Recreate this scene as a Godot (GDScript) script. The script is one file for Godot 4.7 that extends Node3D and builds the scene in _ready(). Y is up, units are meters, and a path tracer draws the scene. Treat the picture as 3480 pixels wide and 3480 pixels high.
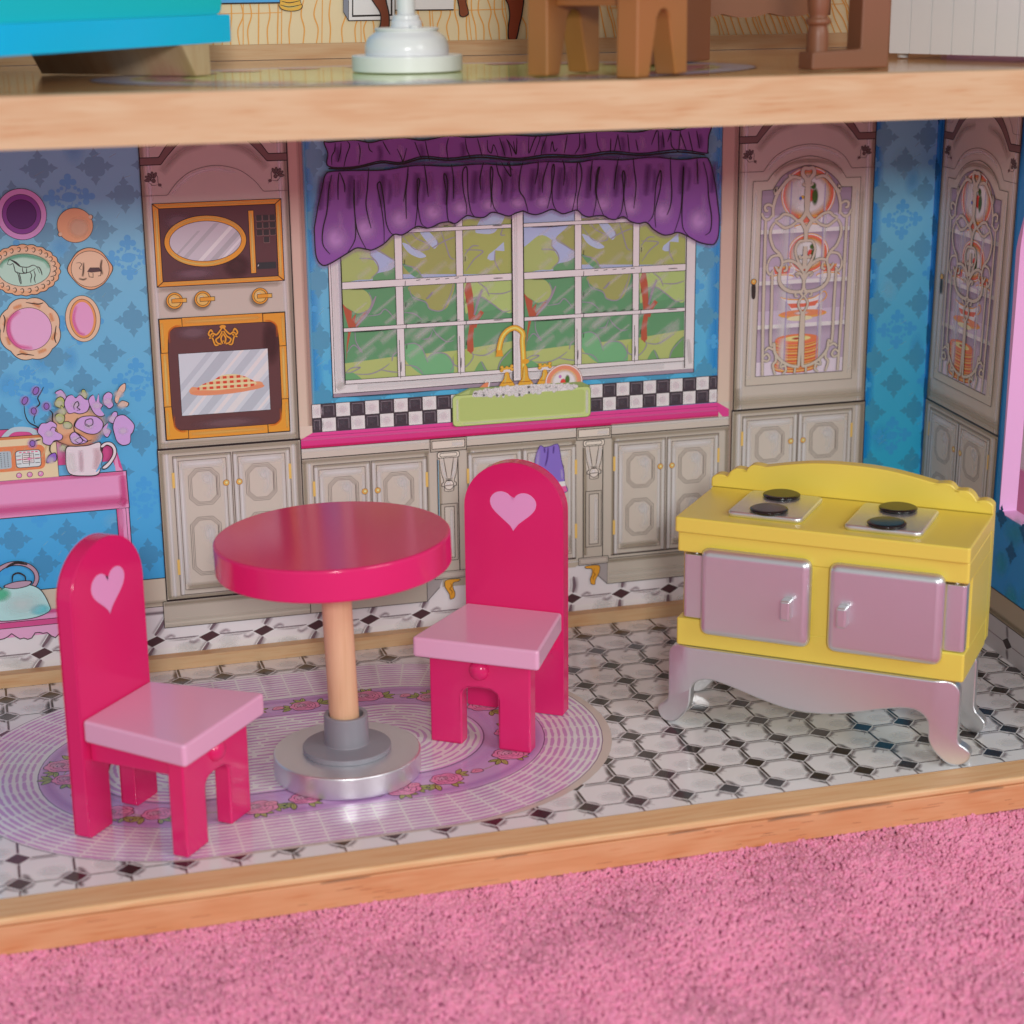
extends Node3D

# ---------------------------------------------------------------- helpers: colour and naming
const K := 1.7   # print and paint colours are given as they look under the lamps; K takes the lamps' share back out

func col(r: float, g: float, b: float, a := 1.0) -> Color:
	var c := Color(r / 255.0, g / 255.0, b / 255.0).srgb_to_linear()
	return Color(minf(c.r * K, 0.86), minf(c.g * K, 0.86), minf(c.b * K, 0.86), a)

func srgb(r: float, g: float, b: float) -> Color:
	return col(r, g, b).linear_to_srgb()

var taken := {}
func numbered(called: String) -> String:
	var n: int = taken.get(called, 0)
	taken[called] = n + 1
	return called if n == 0 else "%s_%03d" % [called, n]

func tag(o: Node, label: String, category := "", group := "", kind := "") -> Node:
	o.set_meta("label", label)
	if category != "": o.set_meta("category", category)
	if group != "": o.set_meta("group", group)
	if kind != "": o.set_meta("kind", kind)
	return o

func thing(called: String, label: String, category: String, at := Vector3.ZERO, turn := 0.0, group := "") -> Node3D:
	var o := Node3D.new()
	o.name = numbered(called)
	add_child(o, true)
	o.position = at
	o.rotation.y = turn
	tag(o, label, category, group)
	return o

func put(called: String, mesh: Mesh, mat: Material, parent: Node) -> MeshInstance3D:
	var o := MeshInstance3D.new()
	o.name = called
	o.mesh = mesh
	o.material_override = mat
	parent.add_child(o, true)
	return o

# ---------------------------------------------------------------- helpers: solid shapes
class Solid:
	var v := PackedVector3Array()
	var n := PackedVector3Array()
	func quad(a: Vector3, b: Vector3, c: Vector3, d: Vector3, na: Vector3, nb: Vector3, nc: Vector3, nd: Vector3) -> void:
		tri(a, b, c, na, nb, nc)
		tri(a, c, d, na, nc, nd)
	func tri(a: Vector3, b: Vector3, c: Vector3, na: Vector3, nb: Vector3, nc: Vector3) -> void:
		var g := (b - a).cross(c - a)
		if g.dot(na + nb + nc) > 0.0:   # front faces run clockwise
			v.append_array([a, c, b])
			n.append_array([na, nc, nb])
		else:
			v.append_array([a, b, c])
			n.append_array([na, nb, nc])
	func mesh() -> ArrayMesh:
		var arr := []
		arr.resize(Mesh.ARRAY_MAX)
		arr[Mesh.ARRAY_VERTEX] = v
		arr[Mesh.ARRAY_NORMAL] = n
		var m := ArrayMesh.new()
		m.add_surface_from_arrays(Mesh.PRIMITIVE_TRIANGLES, arr)
		return m
	func moved(t: Transform3D) -> Solid:
		for i in v.size():
			v[i] = t * v[i]
			n[i] = (t.basis * n[i]).normalized()
		return self
	func bent(f: Callable) -> Solid:
		for i in v.size():
			v[i] = f.call(v[i])
		return self

func rounded(pts: PackedVector2Array, r: float, segs := 4) -> PackedVector2Array:
	var out := PackedVector2Array()
	var k := pts.size()
	for i in k:
		var p := pts[i]
		var a := pts[(i + k - 1) % k] - p
		var b := pts[(i + 1) % k] - p
		var la := a.length()
		var lb := b.length()
		var ang: float = absf(a.angle_to(b))
		if ang > 2.75 or la < 1e-6 or lb < 1e-6:
			out.append(p)
			continue
		var d := minf(r / tan(ang / 2.0), minf(la, lb) * 0.48)
		var p0 := p + a / la * d
		var p1 := p + b / lb * d
		for s in segs + 1:
			var t := float(s) / segs
			out.append(p0.lerp(p, t).lerp(p.lerp(p1, t), t))
	return out

func ccw(pts: PackedVector2Array) -> PackedVector2Array:
	if Geometry2D.is_polygon_clockwise(pts):
		pts.reverse()
	return pts

func outward(pts: PackedVector2Array) -> PackedVector2Array:   # unit normals of a counter-clockwise outline
	var out := PackedVector2Array()
	var k := pts.size()
	for i in k:
		var a := pts[i] - pts[(i + k - 1) % k]
		var b := pts[(i + 1) % k] - pts[i]
		var na := Vector2(a.y, -a.x)
		var nb := Vector2(b.y, -b.x)
		out.append((na * na.length() + nb * nb.length()).normalized())
	return out

func cut_at(p: PackedVector2Array, x: float) -> PackedVector2Array:
	var out := PackedVector2Array()
	for i in p.size():
		var a := p[i]
		var b := p[(i + 1) % p.size()]
		out.append(a)
		if (a.x - x) * (b.x - x) < 0.0:
			out.append(a.lerp(b, (x - a.x) / (b.x - a.x)))
	return out

# an outline in x and y pushed from z0 to z1, its rims rounded by bevel
func extrude(outline: PackedVector2Array, z0: float, z1: float, bevel := 0.0005, segs := 4, cuts := []) -> Solid:
	var s := Solid.new()
	var raw := PackedVector2Array()
	for p in outline:
		if raw.is_empty() or raw[-1].distance_to(p) > 1e-6:
			raw.append(p)
	if raw[0].distance_to(raw[-1]) < 1e-6:
		raw.remove_at(raw.size() - 1)
	raw = rounded(raw, 0.0004, 3)
	for x in cuts: raw = cut_at(raw, x)
	var pts := ccw(raw)
	var nn := outward(pts)
	var k := pts.size()
	var rings := []   # [inset, z, out share, z share]
	for i in segs + 1:
		var a := PI / 2.0 * i / segs
		rings.append([bevel * (1.0 - sin(a)), z0 + bevel * (1.0 - cos(a)), sin(a), -cos(a)])
	for i in segs + 1:
		var a := PI / 2.0 * i / segs
		rings.append([bevel * (1.0 - cos(a)), z1 - bevel * (1.0 - sin(a)), cos(a), sin(a)])
	for j in rings.size() - 1:
		var r0: Array = rings[j]
		var r1: Array = rings[j + 1]
		for i in k:
			var i2 := (i + 1) % k
			var a: Vector2 = pts[i] - nn[i] * r0[0]
			var b: Vector2 = pts[i2] - nn[i2] * r0[0]
			var c: Vector2 = pts[i2] - nn[i2] * r1[0]
			var d: Vector2 = pts[i] - nn[i] * r1[0]
			s.quad(Vector3(a.x, a.y, r0[1]), Vector3(b.x, b.y, r0[1]), Vector3(c.x, c.y, r1[1]), Vector3(d.x, d.y, r1[1]),
				Vector3(nn[i].x * r0[2], nn[i].y * r0[2], r0[3]), Vector3(nn[i2].x * r0[2], nn[i2].y * r0[2], r0[3]), Vector3(nn[i2].x * r1[2], nn[i2].y * r1[2], r1[3]), Vector3(nn[i].x * r1[2], nn[i].y * r1[2], r1[3]))
	var cap := PackedVector2Array()
	for i in k:
		cap.append(pts[i] - nn[i] * bevel)
	var t := Geometry2D.triangulate_polygon(cap)
	if t.is_empty():
		t = Geometry2D.triangulate_polygon(pts)
		cap = pts
	if not cuts.is_empty():   # faces split along the cuts, so that the shape can be bent there
		var edges := [-10.0]
		edges.append_array(cuts)
		edges.append(10.0)
		var whole := cap
		cap = PackedVector2Array()
		t = PackedInt32Array()
		for e in edges.size() - 1:
			for q in Geometry2D.intersect_polygons(whole, PackedVector2Array([Vector2(edges[e], -10), Vector2(edges[e + 1], -10), Vector2(edges[e + 1], 10), Vector2(edges[e], 10)])):
				for i in Geometry2D.triangulate_polygon(q): t.append(cap.size() + i)
				cap.append_array(q)
	for i in range(0, t.size(), 3):
		for z in [[z0, -1.0], [z1, 1.0]]:
			var up := Vector3(0, 0, z[1])
			s.tri(Vector3(cap[t[i]].x, cap[t[i]].y, z[0]), Vector3(cap[t[i + 1]].x, cap[t[i + 1]].y, z[0]), Vector3(cap[t[i + 2]].x, cap[t[i + 2]].y, z[0]), up, up, up)
	return s

func rect(x0: float, y0: float, x1: float, y1: float, r := 0.0005, segs := 4) -> PackedVector2Array:
	return rounded(PackedVector2Array([Vector2(x0, y0), Vector2(x1, y0), Vector2(x1, y1), Vector2(x0, y1)]), r, segs)

func block(a: Vector3, b: Vector3, r := 0.0006) -> Solid:
	return extrude(rect(a.x, a.y, b.x, b.y, r, 3), a.z, b.z, r, 3)

func v2(a: Array) -> PackedVector2Array:
	var out := PackedVector2Array()
	for i in range(0, a.size(), 2):
		out.append(Vector2(a[i], a[i + 1]))
	return out

func smooth(p: PackedVector2Array, closed := false, steps := 6) -> PackedVector2Array:
	var out := PackedVector2Array()
	var k := p.size()
	for i in (k if closed else k - 1):
		var a := p[(i + k - 1) % k] if closed or i > 0 else p[0]
		var b := p[i]
		var c := p[(i + 1) % k]
		var d := p[(i + 2) % k] if closed or i + 2 < k else p[k - 1]
		for s in steps:
			out.append(b.cubic_interpolate(c, a, d, float(s) / steps))
	if not closed:
		out.append(p[k - 1])
	return out

# a profile of radius and height turned round the y axis
func lathe(profile: PackedVector2Array, segs := 64) -> Solid:
	var s := Solid.new()
	var k := profile.size()
	var nn := PackedVector2Array()
	for i in k:
		var a := profile[i] - profile[maxi(i - 1, 0)]
		var b := profile[mini(i + 1, k - 1)] - profile[i]
		var na := Vector2(a.y, -a.x)
		var nb := Vector2(b.y, -b.x)
		nn.append((na * na.length() + nb * nb.length()).normalized())
	for i in k - 1:
		for j in segs:
			var a0 := TAU * j / segs
			var a1 := TAU * (j + 1) / segs
			var e0 := Vector3(cos(a0), 0, sin(a0))
			var e1 := Vector3(cos(a1), 0, sin(a1))
			var up := Vector3.UP
			s.quad(e0 * profile[i].x + up * profile[i].y, e1 * profile[i].x + up * profile[i].y, e1 * profile[i + 1].x + up * profile[i + 1].y, e0 * profile[i + 1].x + up * profile[i + 1].y,
				e0 * nn[i].x + up * nn[i].y, e1 * nn[i].x + up * nn[i].y, e1 * nn[i + 1].x + up * nn[i + 1].y, e0 * nn[i + 1].x + up * nn[i + 1].y)
	return s

func open_rounded(p: PackedVector2Array, r: float, segs := 4) -> PackedVector2Array:
	var q := rounded(p, r, segs)
	var out := PackedVector2Array([p[0]])
	for x in q:
		if x.distance_to(p[0]) > r * 1.2 + 1e-6 and x.distance_to(p[-1]) > r * 1.2 + 1e-6:
			out.append(x)
	out.append(p[-1])
	return out

# ---------------------------------------------------------------- helpers: materials
func paint(c: Color, rough := 0.3, metal := 0.0) -> StandardMaterial3D:
	var m := StandardMaterial3D.new()
	m.albedo_color = c
	m.roughness = rough
	m.metallic = metal
	return m

func noise(freq: float, seed_: int, oct := 4) -> FastNoiseLite:
	var f := FastNoiseLite.new()
	f.seed = seed_
	f.frequency = freq
	f.noise_type = FastNoiseLite.TYPE_SIMPLEX_SMOOTH
	f.fractal_octaves = oct
	return f

func wood_image(w: int, h: int, seed_: int, base: Color, dark: Color, bands: float, streaks: float, upright := false) -> ImageTexture:
	var im := Image.create(w, h, false, Image.FORMAT_RGB8)
	var big := noise(0.012, seed_, 3)
	var fine := noise(0.06, seed_ + 1, 3)
	var dash := noise(0.05, seed_ + 2, 2)
	for y in h:
		for x in w:
			var xx := cos(TAU * x / w) * w / TAU
			var zz := sin(TAU * x / w) * w / TAU
			var warp := big.get_noise_3d(xx * 0.35, y * 0.9, zz * 0.35)
			var ring := 0.5 + 0.5 * sin(y * bands + warp * 9.0)
			var g := fine.get_noise_3d(xx * 0.25, y * 3.2, zz * 0.25)
			var d := smoothstep(0.34, 0.6, dash.get_noise_3d(xx * 0.35, y * 5.0, zz * 0.35)) * streaks
			var t := clampf(0.35 * pow(ring, 2.0) + 0.28 * g + 0.1 + d, 0.0, 1.0)
			im.set_pixel(x, y, base.lerp(dark, t))
	if upright: im.rotate_90(CLOCKWISE)
	im.generate_mipmaps()
	return ImageTexture.create_from_image(im)

func wood(tex: Texture2D, scale: Vector3, tint := Color.WHITE, rough := 0.5) -> StandardMaterial3D:
	var m := paint(tint, rough)
	m.albedo_texture = tex
	m.uv1_triplanar = true
	m.uv1_triplanar_sharpness = 8.0
	m.uv1_scale = scale
	return m

func grain_map(size: int, freq: float, seed_: int, strength: float) -> ImageTexture:
	var im := Image.create(size, size, false, Image.FORMAT_RGB8)
	var f := noise(freq, seed_, 3)
	for y in size:
		for x in size:
			var a := TAU * x / size
			var b := TAU * y / size
			var g := 0.5 + 0.5 * f.get_noise_3d(cos(a) * size / TAU + 300.0 * cos(b), sin(a) * size / TAU, sin(b) * size / TAU)
			im.set_pixel(x, y, Color(g, g, g))
	im.bump_map_to_normal_map(strength)
	return ImageTexture.create_from_image(im)

# ---------------------------------------------------------------- helpers: flat print, in millimetres of its board
class Ink:
	const STEP := 0.0055
	var host: Node
	var v := PackedVector3Array()
	var c := PackedColorArray()
	var v2_ := PackedVector3Array()
	var c2 := PackedColorArray()
	var z := 0.0
	var hold := false
	var t := Transform2D.IDENTITY
	var clip := PackedVector2Array()
	func _init(h: Node, base: float) -> void:
		host = h
		z = base
	func up() -> void:
		if not hold: z += STEP
	func p3(p: Vector2) -> Vector3:
		var q := t * p
		return Vector3(q.x * 0.001, q.y * 0.001, z * 0.001)
	func solid(pts: PackedVector2Array, k: Color) -> void:
		var i := Geometry2D.triangulate_polygon(pts)
		for j in i:
			v.append(p3(pts[j]))
			c.append(k)
	func poly(pts: PackedVector2Array, k: Color) -> void:
		up()
		if clip.is_empty():
			solid(pts, k)
		else:
			for q in Geometry2D.intersect_polygons(pts, clip):
				solid(q, k)
	func solid_clipped(pts: PackedVector2Array, k: Color) -> void:
		for q in Geometry2D.intersect_polygons(pts, clip):
			solid(q, k)
	func fill(a: Array, k: Color) -> void:
		poly(host.v2(a), k)
	func blobby(a: Array, k: Color, steps := 6) -> void:
		poly(host.smooth(host.v2(a), true, steps), k)
	func rect(x0: float, y0: float, x1: float, y1: float, k: Color) -> void:
		fill([x0, y0, x1, y0, x1, y1, x0, y1], k)
	func grad(x0: float, y0: float, x1: float, y1: float, a: Color, b: Color, across := false) -> void:
		up()
		var q := [Vector2(x0, y0), Vector2(x1, y0), Vector2(x1, y1), Vector2(x0, y1)]
		var k := [a, b, b, a] if across else [a, a, b, b]
		if not clip.is_empty():
			for i in 6:
				var e := i / 6.0
				solid_clipped(host.v2([x0, lerpf(y0, y1, e), x1, lerpf(y0, y1, e), x1, lerpf(y0, y1, e + 1 / 6.0), x0, lerpf(y0, y1, e + 1 / 6.0)]), a.lerp(b, e + 0.08))
			return
		for j in [0, 1, 2, 0, 2, 3]:
			v.append(p3(q[j]))
			c.append(k[j])
	func frame(x0: float, y0: float, x1: float, y1: float, w: float, k: Color) -> void:
		line(host.v2([x0, y0, x1, y0, x1, y1, x0, y1]), w, k, true)
	func line(p: PackedVector2Array, w: float, k: Color, closed := false, taper := 0.0) -> void:
		up()
		ribbon(p, w, k, closed, taper)
	func ribbon(p: PackedVector2Array, w: float, k: Color, closed: bool, taper: float) -> void:
		var m := p.size()
		if m < 2: return
		var l := PackedVector2Array()
		var r := PackedVector2Array()
		for i in m:
			var a := p[i] - (p[(i + m - 1) % m] if closed or i > 0 else p[i] * 2.0 - p[i + 1])
			var b := (p[(i + 1) % m] if closed or i < m - 1 else p[i] * 2.0 - p[i - 1]) - p[i]
			a = a.normalized()
			b = b.normalized()
			var s := (a + b).normalized()
			if s == Vector2.ZERO: s = a
			var nn := Vector2(-s.y, s.x)
			var f := minf(1.0 / maxf(s.dot(a), 0.3), 2.0)
			var ww := w * 0.5
			if taper > 0.0 and not closed:
				ww *= lerpf(1.0, pow(sin(PI * clampf(float(i) / (m - 1), 0.06, 0.94)), 0.6), taper)
			l.append(p[i] + nn * ww * f)
			r.append(p[i] - nn * ww * f)
		for i in (m if closed else m - 1):
			var j := (i + 1) % m
			for q in [l[i], r[i], r[j], l[i], r[j], l[j]]:
				v.append(p3(q))
				c.append(k)
	func pen(a: Array, w: float, k: Color, closed := false, taper := 0.7) -> void:
		line(host.smooth(host.v2(a), closed, 6), w, k, closed, taper)
	func ell(x: float, y: float, rx: float, ry: float, k: Color, m := 40, turn := 0.0) -> void:
		poly(oval(x, y, rx, ry, m, turn), k)
	func oval(x: float, y: float, rx: float, ry: float, m := 40, turn := 0.0) -> PackedVector2Array:
		var q := PackedVector2Array()
		for i in m:
			q.append(Vector2(x, y) + Vector2(rx * cos(TAU * i / m), ry * sin(TAU * i / m)).rotated(turn))
		return q
	func ring(x: float, y: float, rx: float, ry: float, w: float, k: Color) -> void:
		line(oval(x, y, rx, ry, 48), w, k, true)
	func tri2(a: Vector2, b: Vector2, d: Vector2, ka: Color, kb: Color, kd: Color) -> void:
		v2_.append_array([p3(a), p3(b), p3(d)])
		c2.append_array([ka, kb, kd])
	# airbrush: soft-edged stroke and soft spot
	func brush(a: Array, w: float, k: Color, al := 0.6, curved := true, fade := true) -> void:
		up()
		var p: PackedVector2Array = host.smooth(host.v2(a), false, 5) if curved else host.v2(a)
		if p.size() == 2 and fade:
			p = PackedVector2Array([p[0], p[0].lerp(p[1], 0.06), p[0].lerp(p[1], 0.2), p[0].lerp(p[1], 0.5), p[0].lerp(p[1], 0.8), p[0].lerp(p[1], 0.94), p[1]])
		var m := p.size()
		var clear := Color(k.r, k.g, k.b, 0.0)
		var l := PackedVector2Array()
		var r := PackedVector2Array()
		var kk := PackedColorArray()
		for i in m:
			var d := (p[mini(i + 1, m - 1)] - p[maxi(i - 1, 0)]).normalized()
			var nn := Vector2(-d.y, d.x) * w * 0.5
			l.append(p[i] + nn)
			r.append(p[i] - nn)
			var e := al * (pow(sin(PI * float(i) / (m - 1)), 0.5) if fade else 1.0)
			kk.append(Color(k.r, k.g, k.b, e))
		for i in m - 1:
			tri2(l[i], p[i], p[i + 1], clear, kk[i], kk[i + 1])
			tri2(l[i], p[i + 1], l[i + 1], clear, kk[i + 1], clear)
			tri2(r[i], p[i + 1], p[i], clear, kk[i + 1], kk[i])
			tri2(r[i], r[i + 1], p[i + 1], clear, clear, kk[i + 1])
	func spot(x: float, y: float, rx: float, ry: float, k: Color, al := 0.7, core := 0.35, turn := 0.0) -> void:
		up()
		var clear := Color(k.r, k.g, k.b, 0.0)
		var kk := Color(k.r, k.g, k.b, al)
		var o := oval(x, y, rx, ry, 22, turn)
		var i_ := oval(x, y, rx * core, ry * core, 22, turn)
		var mid := Vector2(x, y)
		for i in 22:
			var j := (i + 1) % 22
			tri2(mid, i_[i], i_[j], kk, kk, kk)
			tri2(i_[i], o[i], o[j], kk, clear, clear)
			tri2(i_[i], o[j], i_[j], kk, clear, kk)
	func veil(q: PackedVector2Array, ka: Color, kb: Color, kc: Color, kd: Color) -> void:
		up()
		tri2(q[0], q[1], q[2], ka, kb, kc)
		tri2(q[0], q[2], q[3], ka, kc, kd)
	func surface(m: ArrayMesh, vv: PackedVector3Array, cc: PackedColorArray, mat: Material) -> void:
		if vv.is_empty(): return
		var nn := PackedVector3Array()
		nn.resize(vv.size())
		nn.fill(Vector3(0, 0, 1))
		for i in range(0, vv.size(), 3):
			if (vv[i + 1] - vv[i]).cross(vv[i + 2] - vv[i]).z > 0.0:
				var q := vv[i + 1]
				vv[i + 1] = vv[i + 2]
				vv[i + 2] = q
				var k := cc[i + 1]
				cc[i + 1] = cc[i + 2]
				cc[i + 2] = k
		var arr := []
		arr.resize(Mesh.ARRAY_MAX)
		arr[Mesh.ARRAY_VERTEX] = vv
		arr[Mesh.ARRAY_NORMAL] = nn
		arr[Mesh.ARRAY_COLOR] = cc
		m.add_surface_from_arrays(Mesh.PRIMITIVE_TRIANGLES, arr)
		m.surface_set_material(m.get_surface_count() - 1, mat)
	func done(called: String, parent: Node, gloss: Array) -> MeshInstance3D:

		var m := ArrayMesh.new()
		surface(m, v, c, gloss[0])
		surface(m, v2_, c2, gloss[1])
		var o := MeshInstance3D.new()
		o.name = called
		o.mesh = m
		parent.add_child(o, true)
		return o

var white_dot: ImageTexture
func print_stock(rough: float, spec := 0.5, bump: Texture2D = null, bump_scale := 0.2, size := 60.0) -> Array:
	var out := []
	for soft in 2:
		var m := StandardMaterial3D.new()
		m.vertex_color_use_as_albedo = true
		m.roughness = rough
		m.metallic_specular = spec
		m.albedo_texture = white_dot
		if bump:
			m.normal_enabled = true
			m.normal_texture = bump
			m.normal_scale = bump_scale
			m.uv1_triplanar = true
			m.uv1_scale = Vector3(size, size, size)
		if soft: m.transparency = BaseMaterial3D.TRANSPARENCY_ALPHA
		out.append(m)
	return out

# ---------------------------------------------------------------- the scene
var M := {}
var rng := RandomNumberGenerator.new()
var pine: ImageTexture
var floor_stock := []
var wall_stock := []

func _ready() -> void:
	rng.seed = 11
	look()
	stuff_of_things()
	house()
	beyond()
	kitchen_floor_print()
	back_wall_print()
	right_wall_print()
	upper_floor_print()
	upper_wall_print()
	furniture()
	upstairs()
	carpet()

func look() -> void:
	var cam := Camera3D.new()
	cam.name = "camera"
	add_child(cam)
	cam.position = Vector3(-0.32621, 0.40938, 1.09952)
	cam.rotation_order = EULER_ORDER_YXZ
	cam.rotation_degrees = Vector3(-16.0885, -15.9353, -0.6011)
	cam.fov = 30.786
	cam.near = 0.02
	cam.far = 40.0
	cam.current = true
	var env := Environment.new()
	env.background_mode = Environment.BG_COLOR
	env.background_color = Color(0.61, 0.62, 0.625)
	env.background_energy_multiplier = 1.0
	env.tonemap_mode = Environment.TONE_MAPPER_LINEAR
	env.tonemap_exposure = 1.0
	env.sdfgi_enabled = true
	env.ssao_enabled = true
	env.ssil_enabled = true
	var we := WorldEnvironment.new()
	we.name = "studio_air"
	we.environment = env
	var lens := CameraAttributesPhysical.new()
	lens.frustum_focal_length = 63.56
	lens.frustum_focus_distance = 1.09
	lens.exposure_aperture = 8.6
	we.camera_attributes = lens
	add_child(we)
	# the photographer's lamp, high behind the camera, and a wide soft one to the right
	lamp_at("key_lamp", Vector3(-0.41, 0.68, 1.75), Vector3(-0.05, 0.12, 0.1), Vector2(0.16, 0.16), 1.1, Color(0.985, 0.985, 0.98))
	lamp_at("soft_lamp", Vector3(1.0, 1.05, 1.95), Vector3(0.05, 0.1, 0.2), Vector2(0.9, 0.9), 1.5, Color(0.985, 0.985, 0.98))

func lamp_at(called: String, at: Vector3, to: Vector3, size: Vector2, energy: float, c: Color) -> void:
	var l := AreaLight3D.new()
	l.name = called
	l.area_size = size
	l.light_energy = energy
	l.light_color = c
	l.shadow_enabled = true
	l.area_range = 8.0
	add_child(l)
	l.look_at_from_position(at, to)

func stuff_of_things() -> void:
	var one := Image.create(4, 4, false, Image.FORMAT_RGB8)
	one.fill(Color.WHITE)
	white_dot = ImageTexture.create_from_image(one)
	pine = wood_image(512, 256, 3, Color8(244, 218, 180), Color8(226, 176, 128), 0.1, 0.45)
	var beech := wood_image(256, 256, 7, Color8(240, 214, 184), Color8(222, 188, 154), 0.2, 0.35, true)
	var peel := grain_map(128, 0.09, 5, 3.0)
	var sparkle := grain_map(128, 0.45, 9, 5.0)
	floor_stock = print_stock(0.09, 0.55, peel, 0.05, 55.0)
	wall_stock = print_stock(0.42, 0.4, peel, 0.08, 90.0)
	M.pine = wood(pine, Vector3(3.0, 11.0, 3.0), Color(0.86, 0.83, 0.78), 0.55)
	M.pine_edge = wood(pine, Vector3(3.1, 9.0, 3.1), Color(0.93, 0.78, 0.7), 0.55)
	M.pine_rail = wood(pine, Vector3(3.5, 13.0, 3.5), Color(0.87, 0.82, 0.76), 0.55)
	M.pine_top = wood(pine, Vector3(3.3, 17.0, 31.0), Color(0.97, 0.9, 0.82), 0.55)
	M.beech = wood(beech, Vector3(14.0, 5.0, 14.0), Color(0.98, 0.9, 0.84), 0.5)
	M.raw = wood(beech, Vector3(10.0, 10.0, 8.0), Color(0.78, 0.75, 0.7), 0.7)
	M.board = paint(srgb(190, 150, 110), 0.6)
	M.crimson = paint(srgb(180, 30, 88), 0.16)
	M.rose = paint(srgb(220, 142, 168), 0.18)
	M.heart = paint(srgb(226, 132, 172), 0.35)
	M.yellow = paint(srgb(204, 172, 72), 0.3)
	M.silver = paint(Color(0.90, 0.91, 0.92), 0.3, 0.85)
	M.silver.normal_enabled = true
	M.silver.normal_texture = sparkle
	M.silver.normal_scale = 0.16
	M.silver.uv1_triplanar = true
	M.silver.uv1_scale = Vector3(70, 70, 70)
	M.grey_plastic = paint(srgb(112, 112, 118), 0.36)
	M.black = paint(srgb(22, 20, 20), 0.16)
	M.tan = paint(srgb(128, 84, 42), 0.4)
	M.brown = paint(srgb(100, 62, 40), 0.42)
	M.teal = paint(srgb(0, 150, 158), 0.95)
	M.cyan = paint(srgb(0, 150, 196), 0.32)
	M.milk = paint(srgb(206, 206, 208), 0.22)
	M.milk_matt = paint(srgb(204, 206, 208), 0.45)
	M.pink_paint = paint(srgb(218, 146, 184), 0.55)

# ---------------------------------------------------------------- the doll's house
const XR := 0.27645
const RW := -0.09397
const FLOOR_UP := 0.3643

func right_at(z: float) -> float:
	return XR + RW * z

func house() -> void:
	var f := Node3D.new()
	f.name = "kitchen_floor"
	add_child(f)
	tag(f, "glossy printed floor board of the dollhouse kitchen with a pine front edge", "floor", "", "structure")
	put("floor_board", block(Vector3(-0.62, -0.0165, -0.004), Vector3(0.34, -0.0004, 0.2837), 0.0002).mesh(), M.board, f)
	put("front_edge", block(Vector3(-0.62, -0.0185, 0.2838), Vector3(0.34, -0.0042, 0.3038), 0.0006).mesh(), M.pine_edge, f)
	put("front_lipping", block(Vector3(-0.62, -0.0041, 0.2838), Vector3(0.34, 0.0, 0.3036), 0.0016).mesh(), M.pine_top, f)
	scuffs(f)
	var rail := put("back_skirting", block(Vector3(-0.62, 0.0002, 0.0004), Vector3(0.2745, 0.0083, 0.0084), 0.0007).mesh(), M.pine_rail, f)
	tag(rail, "thin pine strip along the foot of the printed back wall")
	var u := Node3D.new()
	u.name = "upper_floor"
	add_child(u)
	tag(u, "dollhouse upper floor board with a thick pale pine front edge", "shelf board", "", "structure")
	put("floor_board", block(Vector3(-0.62, 0.3434, -0.004), Vector3(0.42, FLOOR_UP - 0.0004, 0.2906), 0.0002).mesh(), M.board, u)
	put("front_edge", block(Vector3(-0.62, 0.3430, 0.2907), Vector3(0.42, FLOOR_UP, 0.3026), 0.0016).mesh(), M.pine, u)
	put("back_skirting", block(Vector3(-0.62, FLOOR_UP + 0.0002, 0.0004), Vector3(0.40, FLOOR_UP + 0.0086, 0.0084), 0.0007).mesh(), M.pine_rail, u)
	# the right wall: a leaning board with a tall arched window
	var rw := Node3D.new()
	rw.name = "right_wall"
	add_child(rw)
	tag(rw, "right kitchen wall board with printed dresser and an arched pink edged window", "wall", "", "structure")
	rw.transform = Transform3D(Basis(Vector3(RW, 0, 1).normalized(), Vector3.UP, Vector3(-1, 0, RW).normalized()), Vector3(XR, 0, 0))
	var low := PackedVector2Array([Vector2(-0.004, -0.018), Vector2(0.302, -0.018), Vector2(0.302, 0.089), Vector2(0.124, 0.089), Vector2(0.1293, 0.252)])
	for i in 13:
		var a := PI - PI * i / 12.0
		low.append(Vector2(0.2047 + 0.0754 * cos(a), 0.252 + 0.055 * sin(a)))
	low.append_array(PackedVector2Array([Vector2(0.2755, 0.0895), Vector2(0.3021, 0.0895), Vector2(0.3021, 0.3432), Vector2(-0.004, 0.3432)]))
	put("wall_board", extrude(low, -0.0115, 0.0, 0.0002, 1).mesh(), M.pink_paint, rw)
	put("upper_wall_board", block(Vector3(-0.004, 0.3433, -0.0115), Vector3(0.302, 0.56, 0.0), 0.0003).mesh(), M.pink_paint, rw)

func scuffs(f: Node) -> void:
	# grey rubs and dents along the upper arris of the front edge
	var q := Ink.new(self, 0.0)
	var r := RandomNumberGenerator.new()
	r.seed = 62
	for k in [[-196, 26, 1.6], [-110, 18, 1.2], [-20, 22, 1.3], [34, 26, 2.2], [62, 44, 2.4], [148, 22, 2.0], [196, 30, 1.4]]:
		q.brush([k[0], -4.6, k[0] + k[1] * 0.4, -4.0 + r.randf_range(-0.4, 0.4), k[0] + k[1], -4.4], k[2], col(112, 96, 78), 0.75)
	for i in 34:
		var x := r.randf_range(-330, 300)
		var y := r.randf_range(-17, -6)
		q.brush([x, y, x + r.randf_range(3, 12), y + r.randf_range(-0.2, 0.2)], 0.45, col(132, 74, 48), 0.6, false)
	q.done("scuff_marks", f, wall_stock).transform = Transform3D(Basis.IDENTITY, Vector3(0, 0, 0.30381))

func beyond() -> void:
	var o := put("room_wall", block(Vector3(0.56, -0.03, -1.4), Vector3(0.58, 1.6, 0.25), 0.001).mesh(), M.milk_matt, self)
	tag(o, "pale grey room wall glimpsed through the arched dollhouse window", "wall", "", "structure")

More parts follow.
